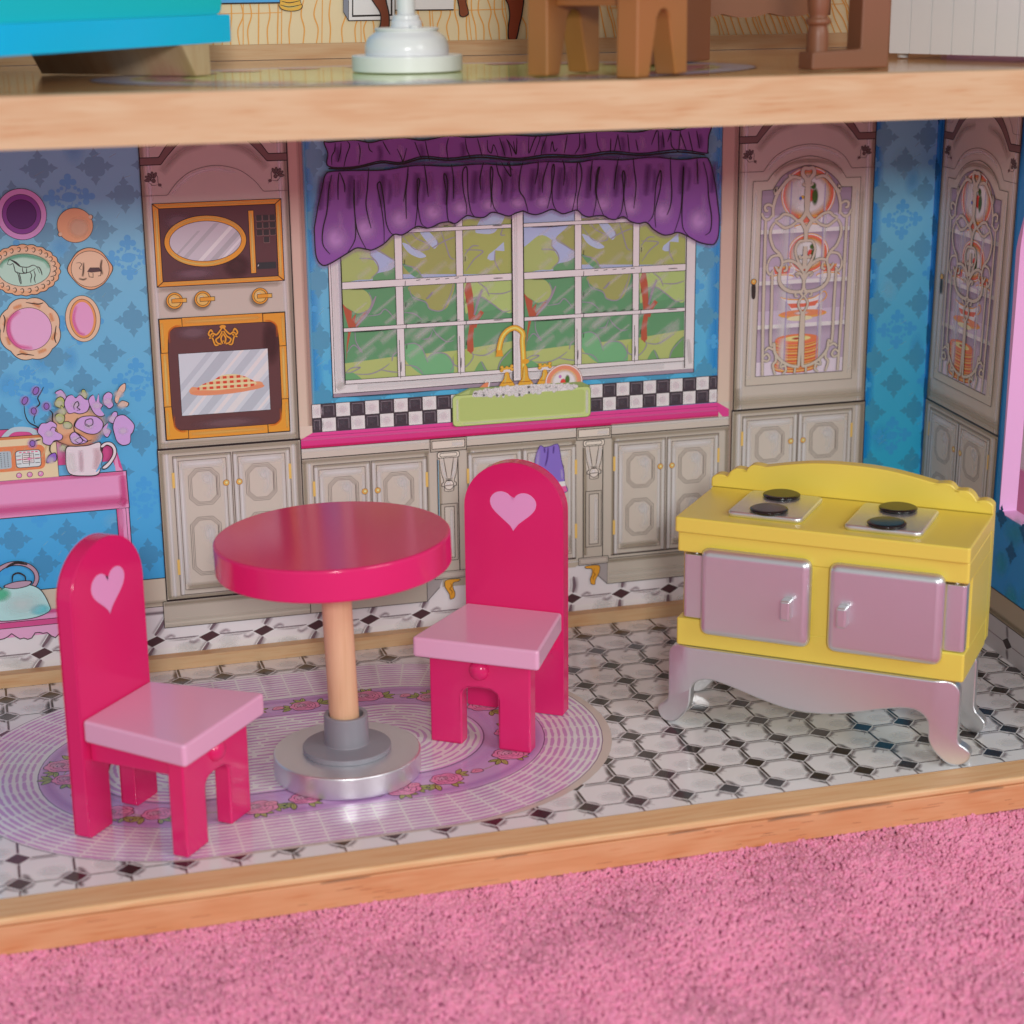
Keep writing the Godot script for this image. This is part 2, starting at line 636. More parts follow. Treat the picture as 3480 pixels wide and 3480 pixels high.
func arch_panel(w: float, h: float, leg: float, gap_h: float, top: PackedVector2Array, spring := 0.004) -> PackedVector2Array:
	var p := PackedVector2Array()
	var g := w / 2.0 - leg
	p.append_array(PackedVector2Array([Vector2(-w / 2, 0), Vector2(-g, 0)]))
	for i in 13:
		var a := PI - PI * i / 12.0
		p.append(Vector2(g * signf(cos(a)) * pow(absf(cos(a)), 0.7), gap_h - spring * 1.6 + spring * 1.6 * pow(maxf(sin(a), 0.0), 0.8)))
	p.append_array(PackedVector2Array([Vector2(g, 0), Vector2(w / 2, 0)]))
	p.append_array(top)
	return p

func heart_shape(cx: float, cy: float, w: float, h: float) -> PackedVector2Array:
	var p := PackedVector2Array()
	for i in 48:
		var a := TAU * i / 48.0
		var x := 16.0 * pow(sin(a), 3)
		var y := 13.0 * cos(a) - 5.0 * cos(2 * a) - 2.0 * cos(3 * a) - cos(4 * a)
		p.append(Vector2(cx + x / 32.0 * w, cy + (y + 2.5) / 29.0 * h))
	return p

func make_chair() -> Node3D:
	var t := thing("dining_chair", "", "chair", Vector3.ZERO, 0.0, "crimson heart chairs at the round table")
	var w := 0.0588
	var top := PackedVector2Array()
	for i in 25:
		var a := PI * i / 24.0
		top.append(Vector2(w / 2 * cos(a), 0.1205 + 0.0272 * sin(a)))
	put("backrest", extrude(rounded(arch_panel(w, 0.12, 0.0187, 0.0347, top), 0.0012, 3), -0.0378, -0.0285, 0.0013, 5).mesh(), M.crimson, t)
	put("heart", extrude(heart_shape(0.0, 0.1195, 0.0276, 0.0228), -0.02852, -0.02846, 0.00001, 1).mesh(), M.heart, t)
	var head := PackedVector2Array([Vector2(w / 2, 0.0511), Vector2(-w / 2, 0.0511)])
	put("front_legs", extrude(rounded(arch_panel(w, 0.0511, 0.0187, 0.0347, head), 0.0012, 3), 0.0195, 0.0285, 0.0011, 4).mesh(), M.crimson, t)
	var seat := extrude(rounded(PackedVector2Array([Vector2(-0.0288, 0.0284), Vector2(-0.0367, -0.0352), Vector2(0.0367, -0.0352), Vector2(0.0288, 0.0284)]), 0.0024, 6), 0.0512, 0.0627, 0.0016, 5)
	put("seat", seat.moved(Transform3D(Basis(Vector3.RIGHT, Vector3(0, 0, -1), Vector3(0, 1, 0)), Vector3.ZERO)).mesh(), M.rose, t)
	put("rail", block(Vector3(-0.0245, 0.0395, -0.0285), Vector3(0.0245, 0.0511, 0.0195), 0.0014).mesh(), M.crimson, t)
	var dome := PackedVector2Array()
	for i in 11:
		var a := PI / 2 * i / 10.0
		dome.append(Vector2(0.0058 * cos(a), 0.0045 * sin(a)))
	var k := lathe(dome, 32).moved(Transform3D(Basis(Vector3.RIGHT, PI / 2), Vector3(0, 0.0452, 0.0284)))
	put("knob", k.mesh(), M.crimson, t)
	return t

func furniture() -> void:
	var a := make_chair()
	tag(a, "crimson heart chair in the left front of the kitchen, turned to face right")
	a.position = Vector3(-0.257, 0.0006, 0.2284)
	a.rotation.y = 0.881
	var b: Node3D = a.duplicate()
	b.name = numbered("dining_chair")
	add_child(b, true)
	tag(b, "crimson heart chair right of the round table, facing forward left")
	b.position = Vector3(-0.0668, 0.0006, 0.1578)
	b.rotation.y = -0.626
	table()
	stove()

func table() -> void:
	var t := thing("round_table", "round crimson table on one wooden post and a silver disc foot", "table", Vector3(-0.1594, 0.0006, 0.1893))
	var lean := Transform3D(Basis(Vector3(0, 0, 1), 0.028), Vector3.ZERO)
	put("tabletop", lathe(open_rounded(v2([0.0, 0.1158, 0.0612, 0.1158, 0.0612, 0.1327, 0.0, 0.1327]), 0.0016, 6), 128).moved(lean).mesh(), M.crimson, t)
	put("post", lathe(v2([0.0079, 0.012, 0.0079, 0.1157]), 48).moved(lean).mesh(), M.beech, t)
	put("top_washer", lathe(open_rounded(v2([0.0079, 0.1146, 0.013, 0.1146, 0.013, 0.1158, 0.0079, 0.1158]), 0.0005), 48).moved(lean).mesh(), M.grey_plastic, t)
	put("foot_disc", lathe(open_rounded(v2([0.0, 0.0, 0.0393, 0.0, 0.0393, 0.0123, 0.0, 0.0123]), 0.0012, 6), 128).mesh(), M.silver, t)
	put("socket", lathe(open_rounded(v2([0.0, 0.0122, 0.0236, 0.0122, 0.0236, 0.0152, 0.012, 0.0166, 0.0117, 0.0328, 0.0092, 0.0328, 0.0092, 0.02]), 0.0007, 5), 64).mesh(), M.grey_plastic, t)

const LAY := Transform3D(Vector3(1, 0, 0), Vector3(0, 0, -1), Vector3(0, 1, 0), Vector3.ZERO)   # an outline in x and -z, its depth turned upright

func plan(o: PackedVector2Array, y0: float, y1: float, bevel: float, segs := 4) -> Solid:
	return extrude(o, y0, y1, bevel, segs).moved(LAY)

func leg_plate() -> PackedVector2Array:
	var half := v2([0.0, 0.0197, -0.012, 0.0206, -0.026, 0.0236, -0.04, 0.0276, -0.051, 0.0302, -0.058, 0.0305, -0.0628, 0.0286, -0.0656, 0.0252, -0.0664, 0.0205, -0.0667, 0.0155, -0.0686, 0.0103, -0.0722, 0.0055, -0.0764, 0.0015, -0.081, 0.0, -0.0853, 0.0012, -0.0879, 0.0045, -0.0878, 0.008, -0.0852, 0.0107, -0.0825, 0.0128, -0.0812, 0.016])
	var p := smooth(half, false, 4)
	p.append_array(v2([-0.0812, 0.0405]))
	for i in 9:
		var a := PI - PI / 2 * i / 8.0
		p.append(Vector2(-0.0737 + 0.0075 * cos(a), 0.041 + 0.0075 * sin(a)))
	var out := PackedVector2Array()
	for q in p: out.append(q)
	for i in range(p.size() - 1, 0, -1):
		out.append(Vector2(-p[i].x, p[i].y))
	# extra points along the top so that the plate can bend
	return out

func plate_mesh(front: float, way: float) -> ArrayMesh:
	# apron and two cabriole legs in one casting; the legs are turned back a little from the apron
	var all := extrude(leg_plate(), -0.0075, 0.0, 0.0011, 4, [-0.0672, 0.0672])
	for i in all.v.size():
		var e := maxf(absf(all.v[i].x) - 0.0672, 0.0)
		if e > 0.0:
			var s := signf(all.v[i].x)
			all.v[i].z -= e * 0.34 * way
			all.n[i] = (all.n[i] + Vector3(0.34 * s * way * all.n[i].z, 0, 0)).normalized()
		all.v[i].z += front
	return all.mesh()

func stove() -> void:
	var t := thing("toy_stove", "yellow toy stove with two silver doors, hot plates and cabriole legs", "stove", Vector3(0.0897, 0.0006, 0.2303), -0.6947)
	put("leg_plate", plate_mesh(0.0042, 1.0), M.silver, t)
	put("leg_plate", plate_mesh(-0.0545, -1.0), M.silver, t)
	put("body", plan(rect(-0.076, -0.0022, 0.083, 0.062, 0.0018), 0.0487, 0.0645, 0.0009).mesh(), M.yellow, t)
	put("body_top", plan(rect(-0.076, -0.0022, 0.083, 0.062, 0.0018), 0.1032, 0.1146, 0.0009).mesh(), M.yellow, t)
	var mid := v2([-0.07595, 0.0619, -0.07595, 0.0095, -0.062, 0.0095, -0.062, -0.00215, 0.0695, -0.00215, 0.0695, 0.0095, 0.08295, 0.0095, 0.08295, 0.0619])
	put("body_core", plan(mid, 0.0644, 0.1033, 0.0001, 1).mesh(), M.yellow, t)
	put("worktop", plan(rect(-0.0772, -0.0042, 0.0832, 0.0628, 0.0022), 0.1146, 0.1233, 0.0011).mesh(), M.yellow, t)
	var sp := smooth(v2([-0.0779, 0.1266, -0.0777, 0.1284, -0.0762, 0.13, -0.0741, 0.1309, -0.0715, 0.1309, -0.0691, 0.1303]), false, 4)
	sp.append_array(smooth(v2([-0.0685, 0.1304, -0.0665, 0.1334, -0.0638, 0.1352, -0.061, 0.1354, -0.0578, 0.135]), false, 4))
	sp.append_array(smooth(v2([-0.0572, 0.1351, -0.0553, 0.1374, -0.053, 0.1384, -0.05, 0.1384, -0.0465, 0.1379]), false, 4))
	sp.append_array(smooth(v2([-0.046, 0.1379, -0.034, 0.1403, -0.021, 0.1424, -0.009, 0.1434, 0.0015, 0.1436]), false, 6))
	var whole := PackedVector2Array([Vector2(-0.078, 0.1233)])
	whole.append_array(sp)
	for i in range(sp.size() - 1, -1, -1):
		whole.append(Vector2(0.005 - sp[i].x, sp[i].y))
	whole.append(Vector2(0.083, 0.1233))
	put("backsplash", extrude(whole, -0.0712, -0.0629, 0.0009, 4).mesh(), M.yellow, t)
	put("back_panel", block(Vector3(-0.0778, 0.05, -0.0712), Vector3(0.0828, 0.1231, -0.0631), 0.0009).mesh(), M.yellow, t)
	for k in [[-0.051, 0.0065, -0.0312, 0.046, -0.0296, 0.0153], [0.0142, 0.0045, 0.0349, 0.0436, 0.0357, 0.0127]]:
		var p := put("hot_plate", plan(rect(k[0], k[1], k[0] + 0.042, k[1] + 0.048, 0.0045, 6), 0.1233, 0.1264, 0.0013, 5).mesh(), M.silver, t)
		for j in 2:
			var rim := open_rounded(v2([0.0, 0.0, 0.0098, 0.0, 0.0098, 0.0006, 0.0105, 0.0008, 0.0105, 0.0015, 0.0088, 0.0022, 0.0, 0.0022]), 0.0003, 3)
			put("burner", lathe(rim, 48).moved(Transform3D(Basis.IDENTITY, Vector3(k[2 + j * 2], 0.1263, -k[3 + j * 2]))).mesh(), M.black, p)
	for k in [[-0.0607, 0.0010, -0.0135, -0.0728, -0.0598], [0.0105, 0.0718, 0.0170, 0.0700, 0.0821]]:
		var d := put("oven_door", extrude(rect(k[0], 0.0583, k[1], 0.1083, 0.0056, 8), 0.0016, 0.0098, 0.0045, 8).mesh(), M.silver, t)
		put("handle", block(Vector3(k[2], 0.0752, 0.0092), Vector3(k[2] + 0.0058, 0.0866, 0.0165), 0.0014).mesh(), M.silver, d)
		put("hinge_post", plan(rect(k[3], -0.0006, k[4], 0.0085, 0.0026, 6), 0.0648, 0.1016, 0.0005).mesh(), M.silver, d)
		put("hinge_pin", lathe(v2([0.0014, 0.1014, 0.0014, 0.1034]), 16).moved(Transform3D(Basis.IDENTITY, Vector3((k[3] + k[4]) / 2, 0, -0.0035))).mesh(), M.silver, d)

# ---------------------------------------------------------------- upstairs
func upstairs() -> void:
	var y := FLOOR_UP + 0.0006
	var bed := thing("toy_bed", "bright blue toy bed with teal mattress on a raw wood foot", "bed", Vector3(-0.198, y, 0.157), 0.867)
	put("side_rail", block(Vector3(-0.26, 0.0147, -0.012), Vector3(0.0, 0.0277, 0.0), 0.0014).mesh(), M.cyan, bed)
	put("side_rail", block(Vector3(-0.26, 0.0147, -0.132), Vector3(0.0, 0.0277, -0.12), 0.0014).mesh(), M.cyan, bed)
	put("end_rail", block(Vector3(-0.012, 0.0148, -0.1199), Vector3(-0.0001, 0.0276, -0.0121), 0.0006).mesh(), M.cyan, bed)
	put("slat_base", block(Vector3(-0.259, 0.016, -0.1198), Vector3(-0.0125, 0.024, -0.0122), 0.0004).mesh(), M.raw, bed)
	put("mattress", block(Vector3(-0.255, 0.0278, -0.125), Vector3(-0.0015, 0.052, -0.0035), 0.005).mesh(), M.teal, bed)
	for x in [0.0, -0.195]:
		put("foot", extrude(v2([-0.0445 + x, 0.0147, -0.0335 + x, 0.0, -0.021 + x, 0.0, -0.0212 + x, 0.0147]), -0.09, 0.0012, 0.0004, 2).mesh(), M.raw, bed)
	var lamp := thing("floor_lamp", "glossy white turned floor lamp foot and pole in front of the printed fireplace wall", "lamp", Vector3(-0.1152, y, 0.1812))
	var prof := open_rounded(v2([0.0, 0.0, 0.0268, 0.0, 0.0272, 0.0003, 0.0272, 0.0077, 0.0206, 0.0077]), 0.0007, 4)
	prof.append_array(smooth(v2([0.0205, 0.008, 0.0207, 0.0105, 0.0202, 0.013, 0.0188, 0.016, 0.0158, 0.0185]), false, 5))
	put("foot", lathe(prof, 96).mesh(), M.milk, lamp)
	put("shoulder", lathe(open_rounded(v2([0.0158, 0.0184, 0.0157, 0.0206, 0.0076, 0.0208, 0.0076, 0.0236, 0.0067, 0.0245, 0.0064, 0.0265, 0.0045, 0.0268]), 0.0006, 4), 64).mesh(), M.milk, lamp)
	put("switch", lathe(open_rounded(v2([0.0, 0.0, 0.0024, 0.0, 0.0024, 0.0012, 0.0, 0.0012]), 0.0004, 3), 24).moved(Transform3D(Basis.IDENTITY, Vector3(0.001, 0.0206, 0.0125))).mesh(), M.milk, lamp)
	put("pole", lathe(v2([0.0044, 0.0267, 0.0042, 0.14]), 40).mesh(), M.milk, lamp)
	put("lamp_shade", lathe(v2([0.034, 0.125, 0.022, 0.168]), 64).mesh(), M.milk_matt, lamp)
	var ch := thing("toy_chair", "tan painted toy chair on two arched leg panels on the upper floor", "chair", Vector3(-0.0385, y, 0.2612), 0.72)
	var arch := [-0.024, 0.0, -0.0128, 0.0]
	for i in 13:
		var a := PI - PI * i / 12.0
		arch.append_array([0.0066 * cos(a), 0.0225 + 0.0066 * sin(a)])
	arch.append_array([0.0128, 0.0, 0.024, 0.0, 0.0235, 0.036, -0.0235, 0.036])
	put("front_legs", extrude(rounded(v2(arch), 0.0008, 3), 0.018, 0.029, 0.0009, 4).mesh(), M.tan, ch)
	var tall := arch.slice(0, arch.size() - 4)
	tall.append_array([0.0235, 0.1, 0.0, 0.11, -0.0235, 0.1])
	put("backrest", extrude(rounded(v2(tall), 0.0008, 3), -0.029, -0.018, 0.0009, 4).mesh(), M.tan, ch)
	put("seat", block(Vector3(-0.027, 0.0361, -0.0179), Vector3(0.027, 0.046, 0.034), 0.0014).mesh(), M.tan, ch)
	put("stretcher", block(Vector3(-0.016, 0.031, -0.018), Vector3(0.016, 0.036, 0.018), 0.0005).mesh(), M.tan, ch)
	var desk := thing("toy_desk", "brown moulded toy desk with wavy apron and one turned post", "desk", Vector3(0.0, y, 0.2))
	var ped := extrude(rect(0.0, 0.0, 0.078, 0.12, 0.001), -0.012, 0.0, 0.0008)
	put("side_panel", ped.moved(Transform3D(Basis(Vector3.UP, 0.7), Vector3(-0.001, 0.0, -0.003))).mesh(), M.brown, desk)
	var inset := extrude(rect(-0.004, 0.0105, 0.0395, 0.11, 0.002), 0.0002, 0.0014, 0.0006)
	put("raised_panel", inset.moved(Transform3D(Basis(Vector3.UP, 0.7), Vector3(-0.001, 0.0, -0.003))).mesh(), M.brown, desk)
	var wave := PackedVector2Array()
	for i in 41:
		var x := 0.1 * i / 40.0
		wave.append(Vector2(x, 0.0225 - 0.0022 * absf(sin(x * 105.0)) + 0.0012))
	wave.append_array(v2([0.1, 0.12, 0.0, 0.12]))
	put("apron", extrude(wave, -0.006, 0.0, 0.0008, 3).moved(Transform3D(Basis(Vector3.UP, 0.18), Vector3(0.0375, 0.0, -0.052))).mesh(), M.brown, desk)
	var fr := v2([0.0, 0.0, 0.0435, 0.0, 0.0452, 0.12, 0.0285, 0.12, 0.0272, 0.0092, 0.0002, 0.0082])
	put("end_frame", extrude(rounded(fr, 0.0012, 3), -0.0125, 0.0, 0.0009).moved(Transform3D(Basis(Vector3.UP, 0.14), Vector3(0.0602, 0.0, 0.0708))).mesh(), M.brown, desk)
	var bal := smooth(v2([0.0052, 0.008, 0.0051, 0.016, 0.0046, 0.0192, 0.0044, 0.0203, 0.0058, 0.0212, 0.0058, 0.0232, 0.0044, 0.0243, 0.0052, 0.03, 0.0056, 0.045, 0.005, 0.06]), false, 5)
	put("turned_post", lathe(bal, 40).moved(Transform3D(Basis.IDENTITY, Vector3(0.066, 0.0, 0.0635))).mesh(), M.brown, desk)
	put("desk_top", block(Vector3(0.03, 0.12, -0.05), Vector3(0.11, 0.126, 0.07), 0.0012).mesh(), M.brown, desk)
	var cab := thing("toy_cabinet", "white beadboard toy cabinet at the right end of the upper floor", "cabinet", Vector3(0.1534, y, 0.1685), -1.102)
	put("carcase", block(Vector3(0.0, 0.0028, -0.06), Vector3(0.105, 0.13, -0.0016), 0.001).mesh(), M.milk_matt, cab)
	for i in 8:
		var x0 := 0.0002 + 0.0131 * i
		put("bead_board", extrude(rect(x0, 0.0025, x0 + 0.0127, 0.128, 0.0004, 2), -0.0015, 0.0012, 0.0011, 4).mesh(), M.milk_matt, cab)
	for x in [0.004, 0.1]:
		put("foot", lathe(v2([0.0, 0.0, 0.003, 0.0, 0.003, 0.0028]), 20).moved(Transform3D(Basis.IDENTITY, Vector3(x, 0, -0.006))).mesh(), M.milk_matt, cab)

# ---------------------------------------------------------------- the carpet
func tuft(k: int) -> ArrayMesh:
	var s := Solid.new()
	var r := RandomNumberGenerator.new()
	r.seed = 40 + k
	var rings := []
	var bend := Vector2(r.randf_range(-0.5, 0.5), r.randf_range(-0.5, 0.5))
	for i in 5:
		var t := i / 4.0
		var ring := PackedVector3Array()
		var rad: float = [0.55, 0.8, 0.95, 0.8, 0.3][i] * r.randf_range(0.85, 1.15)
		for j in 6:
			var a := TAU * j / 6.0 + t * 1.2
			ring.append(Vector3(cos(a) * rad * r.randf_range(0.8, 1.2) + bend.x * t * t, t * 2.1, sin(a) * rad * r.randf_range(0.8, 1.2) + bend.y * t * t))
		rings.append(ring)
	for i in 4:
		for j in 6:
			var a: Vector3 = rings[i][j]
			var b: Vector3 = rings[i][(j + 1) % 6]
			var c: Vector3 = rings[i + 1][(j + 1) % 6]
			var d: Vector3 = rings[i + 1][j]
			var na := Vector3(a.x, 0.2, a.z).normalized()
			var nc := Vector3(c.x, 0.5 + 0.6 * i, c.z).normalized()
			s.quad(a, b, c, d, na, na, nc, nc)
	var top := Vector3(bend.x, 2.2, bend.y)
	for j in 6:
		var a: Vector3 = rings[4][j]
		var b: Vector3 = rings[4][(j + 1) % 6]
		s.tri(a, b, top, Vector3.UP, Vector3.UP, Vector3.UP)
	return s.mesh()

func carpet() -> void:
	var base := Node3D.new()
	base.name = "carpet"
	add_child(base)
	tag(base, "shaggy pink carpet under and in front of the dollhouse", "carpet", "", "structure")
	var back := paint(srgb(214, 104, 146), 1.0)
	put("backing", block(Vector3(-1.6, -0.03, -0.9), Vector3(2.4, -0.0225, 1.6), 0.0005).mesh(), back, base)
	var yarn := paint(Color.WHITE, 0.95)
	yarn.vertex_color_use_as_albedo = true
	yarn.rim_enabled = true
	yarn.rim = 0.25
	var swell := noise(14.0, 21, 2)
	var clump := noise(90.0, 22, 2)
	var step := 0.0016
	var all := [[], [], [], []]
	for i in int(0.86 / step):
		for j in int(0.32 / step):
			var x := -0.42 + i * step + rng.randf_range(-1, 1) * step * 0.5
			var z := 0.3005 + j * step + rng.randf_range(-1, 1) * step * 0.5
			if z > 0.43 + 0.42 * (x + 0.36) * 0.6 + 0.06 or z < 0.299: continue
			all[rng.randi() % 4].append(Vector2(x, z))
	for x in 150:   # a little more of it seen past the window on the right
		for z in 60:
			all[(x + z) % 4].append(Vector2(0.30 + x * 0.004, -0.02 + z * 0.004))
	var pink := Color(1.0, 0.36, 0.55)
	for k in 4:
		var mm := MultiMesh.new()
		mm.transform_format = MultiMesh.TRANSFORM_3D
		mm.use_colors = true
		mm.mesh = tuft(k)
		mm.instance_count = all[k].size()
		for i in all[k].size():
			var p: Vector2 = all[k][i]
			var s := 0.0009 * rng.randf_range(0.75, 1.35) * (2.0 if p.x > 0.3 and p.y < 0.3 else 1.0)
			var c := clump.get_noise_2d(p.x, p.y)
			var lean := Vector3(swell.get_noise_2d(p.x, p.y) + rng.randf_range(-0.5, 0.5), 1.1, swell.get_noise_2d(p.x + 9.0, p.y) + rng.randf_range(-0.5, 0.5)).normalized()
			var sx := lean.cross(Vector3(cos(i * 2.4), 0, sin(i * 2.4))).normalized()
			var b := Basis(sx * s, lean * s * (1.0 + 0.5 * c), sx.cross(lean) * s)
			mm.set_instance_transform(i, Transform3D(b, Vector3(p.x, -0.0202 + 0.0006 * c + 0.001 * swell.get_noise_2d(p.x, p.y), p.y)))
			var v := rng.randf_range(0.92, 1.0)
			mm.set_instance_color(i, Color(pink.r * v, pink.g * v * rng.randf_range(0.92, 1.08), pink.b * v))
		var o := MultiMeshInstance3D.new()
		o.name = "pile"
		o.multimesh = mm
		o.material_override = yarn
		o.set_meta("kind", "stuff")
		base.add_child(o, true)

# ---------------------------------------------------------------- print: ornaments used again and again
var dk := Color(0.02, 0.014, 0.014)

func motif(q: Ink, x: float, y: float, s: float, k: Color) -> void:
	# wallpaper diamond of four round lobes and four spade tips
	var z0 := q.z
	q.hold = true
	for d in 4:
		var a := PI / 4 + d * PI / 2
		q.z = z0 + 0.003 * d
		q.ell(x + 4.1 * s * cos(a), y + 4.1 * s * sin(a), 2.9 * s, 2.9 * s, k, 14)
	q.z = z0 + 0.012
	q.ell(x, y, 4.6 * s, 4.6 * s, k, 16)
	for d in 4:
		q.z = z0 + 0.015 + 0.003 * d
		var e := Vector2.UP.rotated(d * PI / 2) * s
		var n := Vector2(-e.y, e.x)
		var p := Vector2(x, y)
		q.poly(PackedVector2Array([p + e * 11.3, p + e * 8.6 + n * 1.3, p + e * 7.4 + n * 2.9, p + e * 6.3 + n * 1.6, p + e * 3.0 + n * 2.2, p + e * 3.0 - n * 2.2, p + e * 6.3 - n * 1.6, p + e * 7.4 - n * 2.9, p + e * 8.6 - n * 1.3]), k)
	q.hold = false
	q.z = z0

func fleur(q: Ink, x: float, y: float, s: float, k: Color) -> void:
	var z0 := q.z
	q.hold = true
	q.ell(x, y, 4.2 * s, 2.9 * s, k, 16)
	for d in 4:
		var e := Vector2.UP.rotated(d * PI / 2) * s
		var n := Vector2(-e.y, e.x)
		var f := 1.0 if d % 2 == 0 else 1.12
		var p := Vector2(x, y)
		for c in [[6.0, 0.0, 1.5], [11.6, 0.0, 2.0], [8.6, 3.0, 1.9], [8.6, -3.0, 1.9], [5.2, 3.9, 1.1], [5.2, -3.9, 1.1], [9.0, 0.0, 2.3]]:
			var o: Vector2 = p + e * c[0] * f + n * c[1]
			q.z += 0.003
			q.ell(o.x, o.y, c[2] * s, c[2] * s, k, 12)
		q.z += 0.003
		q.pen([p.x + e.x * 3 + n.x * 2.0, p.y + e.y * 3 + n.y * 2.0, p.x + e.x * 6 + n.x * 1.0, p.y + e.y * 6 + n.y * 1.0, p.x + e.x * 7.4 + n.x * 4.2, p.y + e.y * 7.4 + n.y * 4.2], 0.7 * s, k)
	q.hold = false
	q.z = z0

func octagon(x: float, y: float, w: float, h: float, cut: float) -> PackedVector2Array:
	return PackedVector2Array([Vector2(x - w + cut, y + h), Vector2(x + w - cut, y + h), Vector2(x + w, y + h - cut), Vector2(x + w, y - h + cut), Vector2(x + w - cut, y - h), Vector2(x - w + cut, y - h), Vector2(x - w, y - h + cut), Vector2(x - w, y + h - cut)])

# one cupboard door: two lines round, octagon panels, a knob and a pair of hinges
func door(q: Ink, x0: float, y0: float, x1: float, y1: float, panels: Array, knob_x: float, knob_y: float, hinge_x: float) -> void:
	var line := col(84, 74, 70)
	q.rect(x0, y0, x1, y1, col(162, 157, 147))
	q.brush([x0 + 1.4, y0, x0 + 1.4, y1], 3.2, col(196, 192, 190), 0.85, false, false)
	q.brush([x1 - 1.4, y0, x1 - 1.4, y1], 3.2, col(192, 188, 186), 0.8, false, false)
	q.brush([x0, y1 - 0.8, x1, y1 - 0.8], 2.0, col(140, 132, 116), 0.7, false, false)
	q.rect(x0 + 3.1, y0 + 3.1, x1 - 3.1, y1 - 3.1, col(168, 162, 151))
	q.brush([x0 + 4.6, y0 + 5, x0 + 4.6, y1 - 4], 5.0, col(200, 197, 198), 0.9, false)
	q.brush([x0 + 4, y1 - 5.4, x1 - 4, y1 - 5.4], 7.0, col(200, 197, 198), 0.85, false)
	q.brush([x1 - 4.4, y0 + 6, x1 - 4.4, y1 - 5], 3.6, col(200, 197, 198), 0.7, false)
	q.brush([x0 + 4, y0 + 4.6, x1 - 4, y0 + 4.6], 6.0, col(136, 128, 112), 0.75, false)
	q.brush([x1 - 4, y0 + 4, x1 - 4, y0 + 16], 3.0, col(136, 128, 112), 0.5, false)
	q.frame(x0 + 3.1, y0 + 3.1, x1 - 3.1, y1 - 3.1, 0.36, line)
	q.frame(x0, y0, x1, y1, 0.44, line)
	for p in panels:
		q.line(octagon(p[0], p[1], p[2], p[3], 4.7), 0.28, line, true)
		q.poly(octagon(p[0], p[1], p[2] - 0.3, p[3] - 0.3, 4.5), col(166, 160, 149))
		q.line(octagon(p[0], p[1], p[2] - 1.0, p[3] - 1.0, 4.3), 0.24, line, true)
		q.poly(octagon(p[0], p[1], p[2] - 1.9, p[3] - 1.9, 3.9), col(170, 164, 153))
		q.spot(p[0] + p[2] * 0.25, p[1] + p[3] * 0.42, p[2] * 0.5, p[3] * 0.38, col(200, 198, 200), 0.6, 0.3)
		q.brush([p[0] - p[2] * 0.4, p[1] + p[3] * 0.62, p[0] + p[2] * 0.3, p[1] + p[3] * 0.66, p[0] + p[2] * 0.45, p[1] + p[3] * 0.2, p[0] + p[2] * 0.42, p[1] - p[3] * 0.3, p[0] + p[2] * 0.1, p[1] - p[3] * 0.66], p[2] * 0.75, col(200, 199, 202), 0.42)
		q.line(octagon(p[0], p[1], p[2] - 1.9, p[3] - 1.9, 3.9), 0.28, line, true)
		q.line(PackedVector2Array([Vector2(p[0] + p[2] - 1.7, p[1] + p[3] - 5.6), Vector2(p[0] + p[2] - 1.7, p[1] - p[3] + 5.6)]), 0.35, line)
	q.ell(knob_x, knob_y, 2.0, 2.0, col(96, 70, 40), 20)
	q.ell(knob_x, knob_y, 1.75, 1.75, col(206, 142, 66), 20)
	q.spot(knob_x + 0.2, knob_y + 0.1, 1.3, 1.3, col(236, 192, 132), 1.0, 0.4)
	if hinge_x != 0.0:
		q.rect(hinge_x - 0.8, y1 - 19.6, hinge_x + 0.8, y1 - 10.0, col(216, 158, 86))
		q.rect(hinge_x - 0.8, y0 + 13.2, hinge_x + 0.8, y0 + 23.0, col(216, 158, 86))

# a carved shell on the dresser's frieze
func shell(q: Ink, x: float, y: float, s: float) -> void:
	var g := col(86, 74, 70)
	q.pen([x + 4.6 * s, y - 6, x + 2.6 * s, y - 3.4, x + 2.4 * s, y + 0.4, x + 0.6 * s, y + 2.6], 0.3, dk)
	q.pen([x + 2.4 * s, y - 4.2, x - 0.6 * s, y - 4.6, x - 1.8 * s, y - 3.6, x - 3.0 * s, y - 2.4], 0.3, dk)
	for i in 5:
		var a := deg_to_rad(62.0 + i * 30.0)
		if s < 0: a = PI - a
		q.ell(x - 0.4 * s + 2.9 * cos(a), y - 1.4 + 2.9 * sin(a), 2.0, 0.95, dk, 14, a)
		q.ell(x - 0.4 * s + 2.9 * cos(a), y - 1.4 + 2.9 * sin(a), 1.7, 0.7, g, 14, a)
	q.ell(x, y - 1.9, 1.25, 1.25, dk, 14)
	q.ell(x, y - 1.9, 1.0, 1.0, g, 14)
	q.ell(x + 3.4 * s, y - 4.4, 1.1, 0.9, g, 10)

